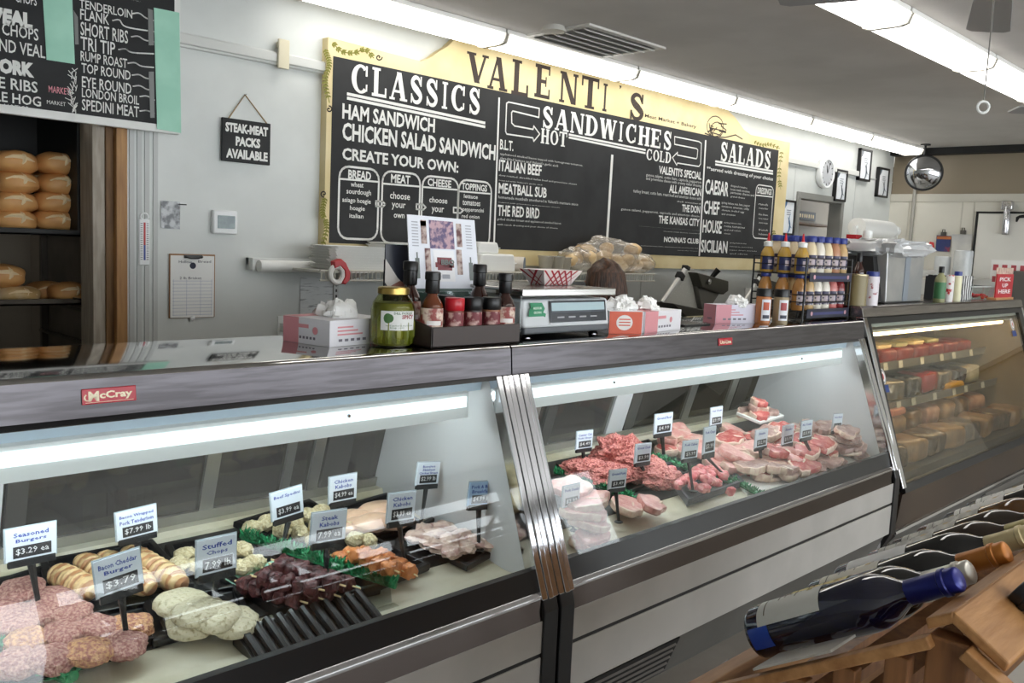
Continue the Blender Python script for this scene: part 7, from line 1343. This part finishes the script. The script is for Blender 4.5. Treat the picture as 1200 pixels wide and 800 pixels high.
b = MB(); b.obox((1.075, .50, 1.036), (.07,.12,.003), (radians(-31.8),0,0)); tag(b.build('shelf_ticket', M('ticket', (176,172,164), .5), smooth=False), 'small ticket lying on the rack rail beside the dark blue bottle', 'ticket')
# ------------------------------------------------------------------ labels that tell look-alikes apart by their order
ORD = 'first second third fourth fifth sixth seventh eighth ninth tenth eleventh twelfth thirteenth fourteenth fifteenth sixteenth seventeenth eighteenth nineteenth twentieth'.split()
def middle(o):
    if o.type == 'MESH': return o.matrix_basis @ (sum((v.co for v in o.data.vertices), Vector())/len(o.data.vertices))
    return Vector(o.location)
def across(o): d = middle(o) - EYE; return d.dot(CR)/d.dot(_f)
def relabel(group, fmt, start=None, high=False, first='leftmost', last='rightmost'):
    L_ = [o for o in COL.objects if o.get('group') == group and (start is None or o['label'].startswith(start))]
    L_.sort(key=(lambda o: -middle(o).z) if high else across)
    for i, o in enumerate(L_): o['label'] = fmt.format(first if i == 0 else last if i == len(L_)-1 else ORD[i] + (' from the top' if high else ' from the left'))
relabel('seasoned burger patties', 'pink seasoned burger patty, {} in the leftmost tray')
relabel('bacon wrapped tenderloins', 'bacon wrapped pork roll, {} in the tray behind the cheddar tag')
relabel('crumbed chops', 'small crumbed chop, {} behind the hand-written tag')
relabel('bacon cheddar burger patties', 'reddish bacon cheddar burger patty, {} in the front tray')
relabel('large stuffed chops', 'large pale stuffed chop, {} in the front pan')
relabel('steak kabobs', 'dark red steak kabob on a wooden skewer, {} of its tray')
relabel('chicken kabobs', 'orange chicken kabob on a wooden skewer, {} of its tray')
relabel('breaded spedini rolls', 'cream breaded spedini roll, {} behind the green garnish')
relabel('chicken breasts', 'smooth pale chicken breast, {} in the back right tray')
relabel('chicken thighs', 'pale skinned chicken thigh, {} in the right end tray')
relabel('pork chops at the left end', "thick pork chop, {} in the middle case's left stack", None, True, 'topmost', 'lowest')
relabel('pork chops under the faint tag', 'pale pork chop lying under the faint front tag, {} of the pair')
relabel('chops on the foam tray', 'round chop, {} of those piled on the white foam tray')
for st, nm in (('pink pork chop', 'pink pork chop with a pale rim'), ('red beef', 'red beef steak with a pale rim'), ('greyish', 'greyish bone-in chop'), ('pale fatty', 'pale fatty pork slab')):
    relabel('steaks in the right half', nm + ', {} among the middle case steaks', st)
relabel('stack of chops at the right end', 'grey-pink chop, {} in the neat stack at the right end', None, True, 'topmost', 'lowest')
relabel('thin steaks along the front edge', 'thin grey steak, {} of those lying along the front right edge')
relabel('red blocks on the upper deli shelf', 'red block of deli meat, {} on the upper deli case shelf')
relabel('cheese slabs on the upper shelf', 'cheese slab on the red blocks, {} in the deli case')
for st in ('silver', 'dark', 'pale'): relabel('packs on the middle deli shelf', st + ' wrapped deli pack, {} of its kind on the middle deli shelf', st)
relabel('front row of deli loaves', 'brown deli loaf, {} in the front bottom row of the deli case')
relabel('second row of deli loaves', 'tan deli loaf, {} in the second bottom row of the deli case')
relabel('pink sausage packs', 'pink sausage pack on the deli loaves, {} of the three')
relabel('stacked foam trays on the wall shelf', "white foam tray, {} in the wall shelf's left stack", None, True, 'topmost', 'lowest')
relabel('taller stack of foam trays', 'white foam tray, {} in the taller stack behind the dark card', None, True, 'topmost', 'lowest')
relabel('tall deli cups', 'tall clear plastic deli cup, {} in the row on the wall shelf')
relabel('low deli cups', 'low clear plastic cup by the bread bags, {} of the pair')
relabel('foam trays by the towel roll', 'white foam tray, {} in the stack under the paper towel roll', None, True, 'topmost', 'lowest')
relabel('stacked white bowls', 'white bowl, {} in the stack right of the paper towel roll', None, True, 'topmost', 'lowest')
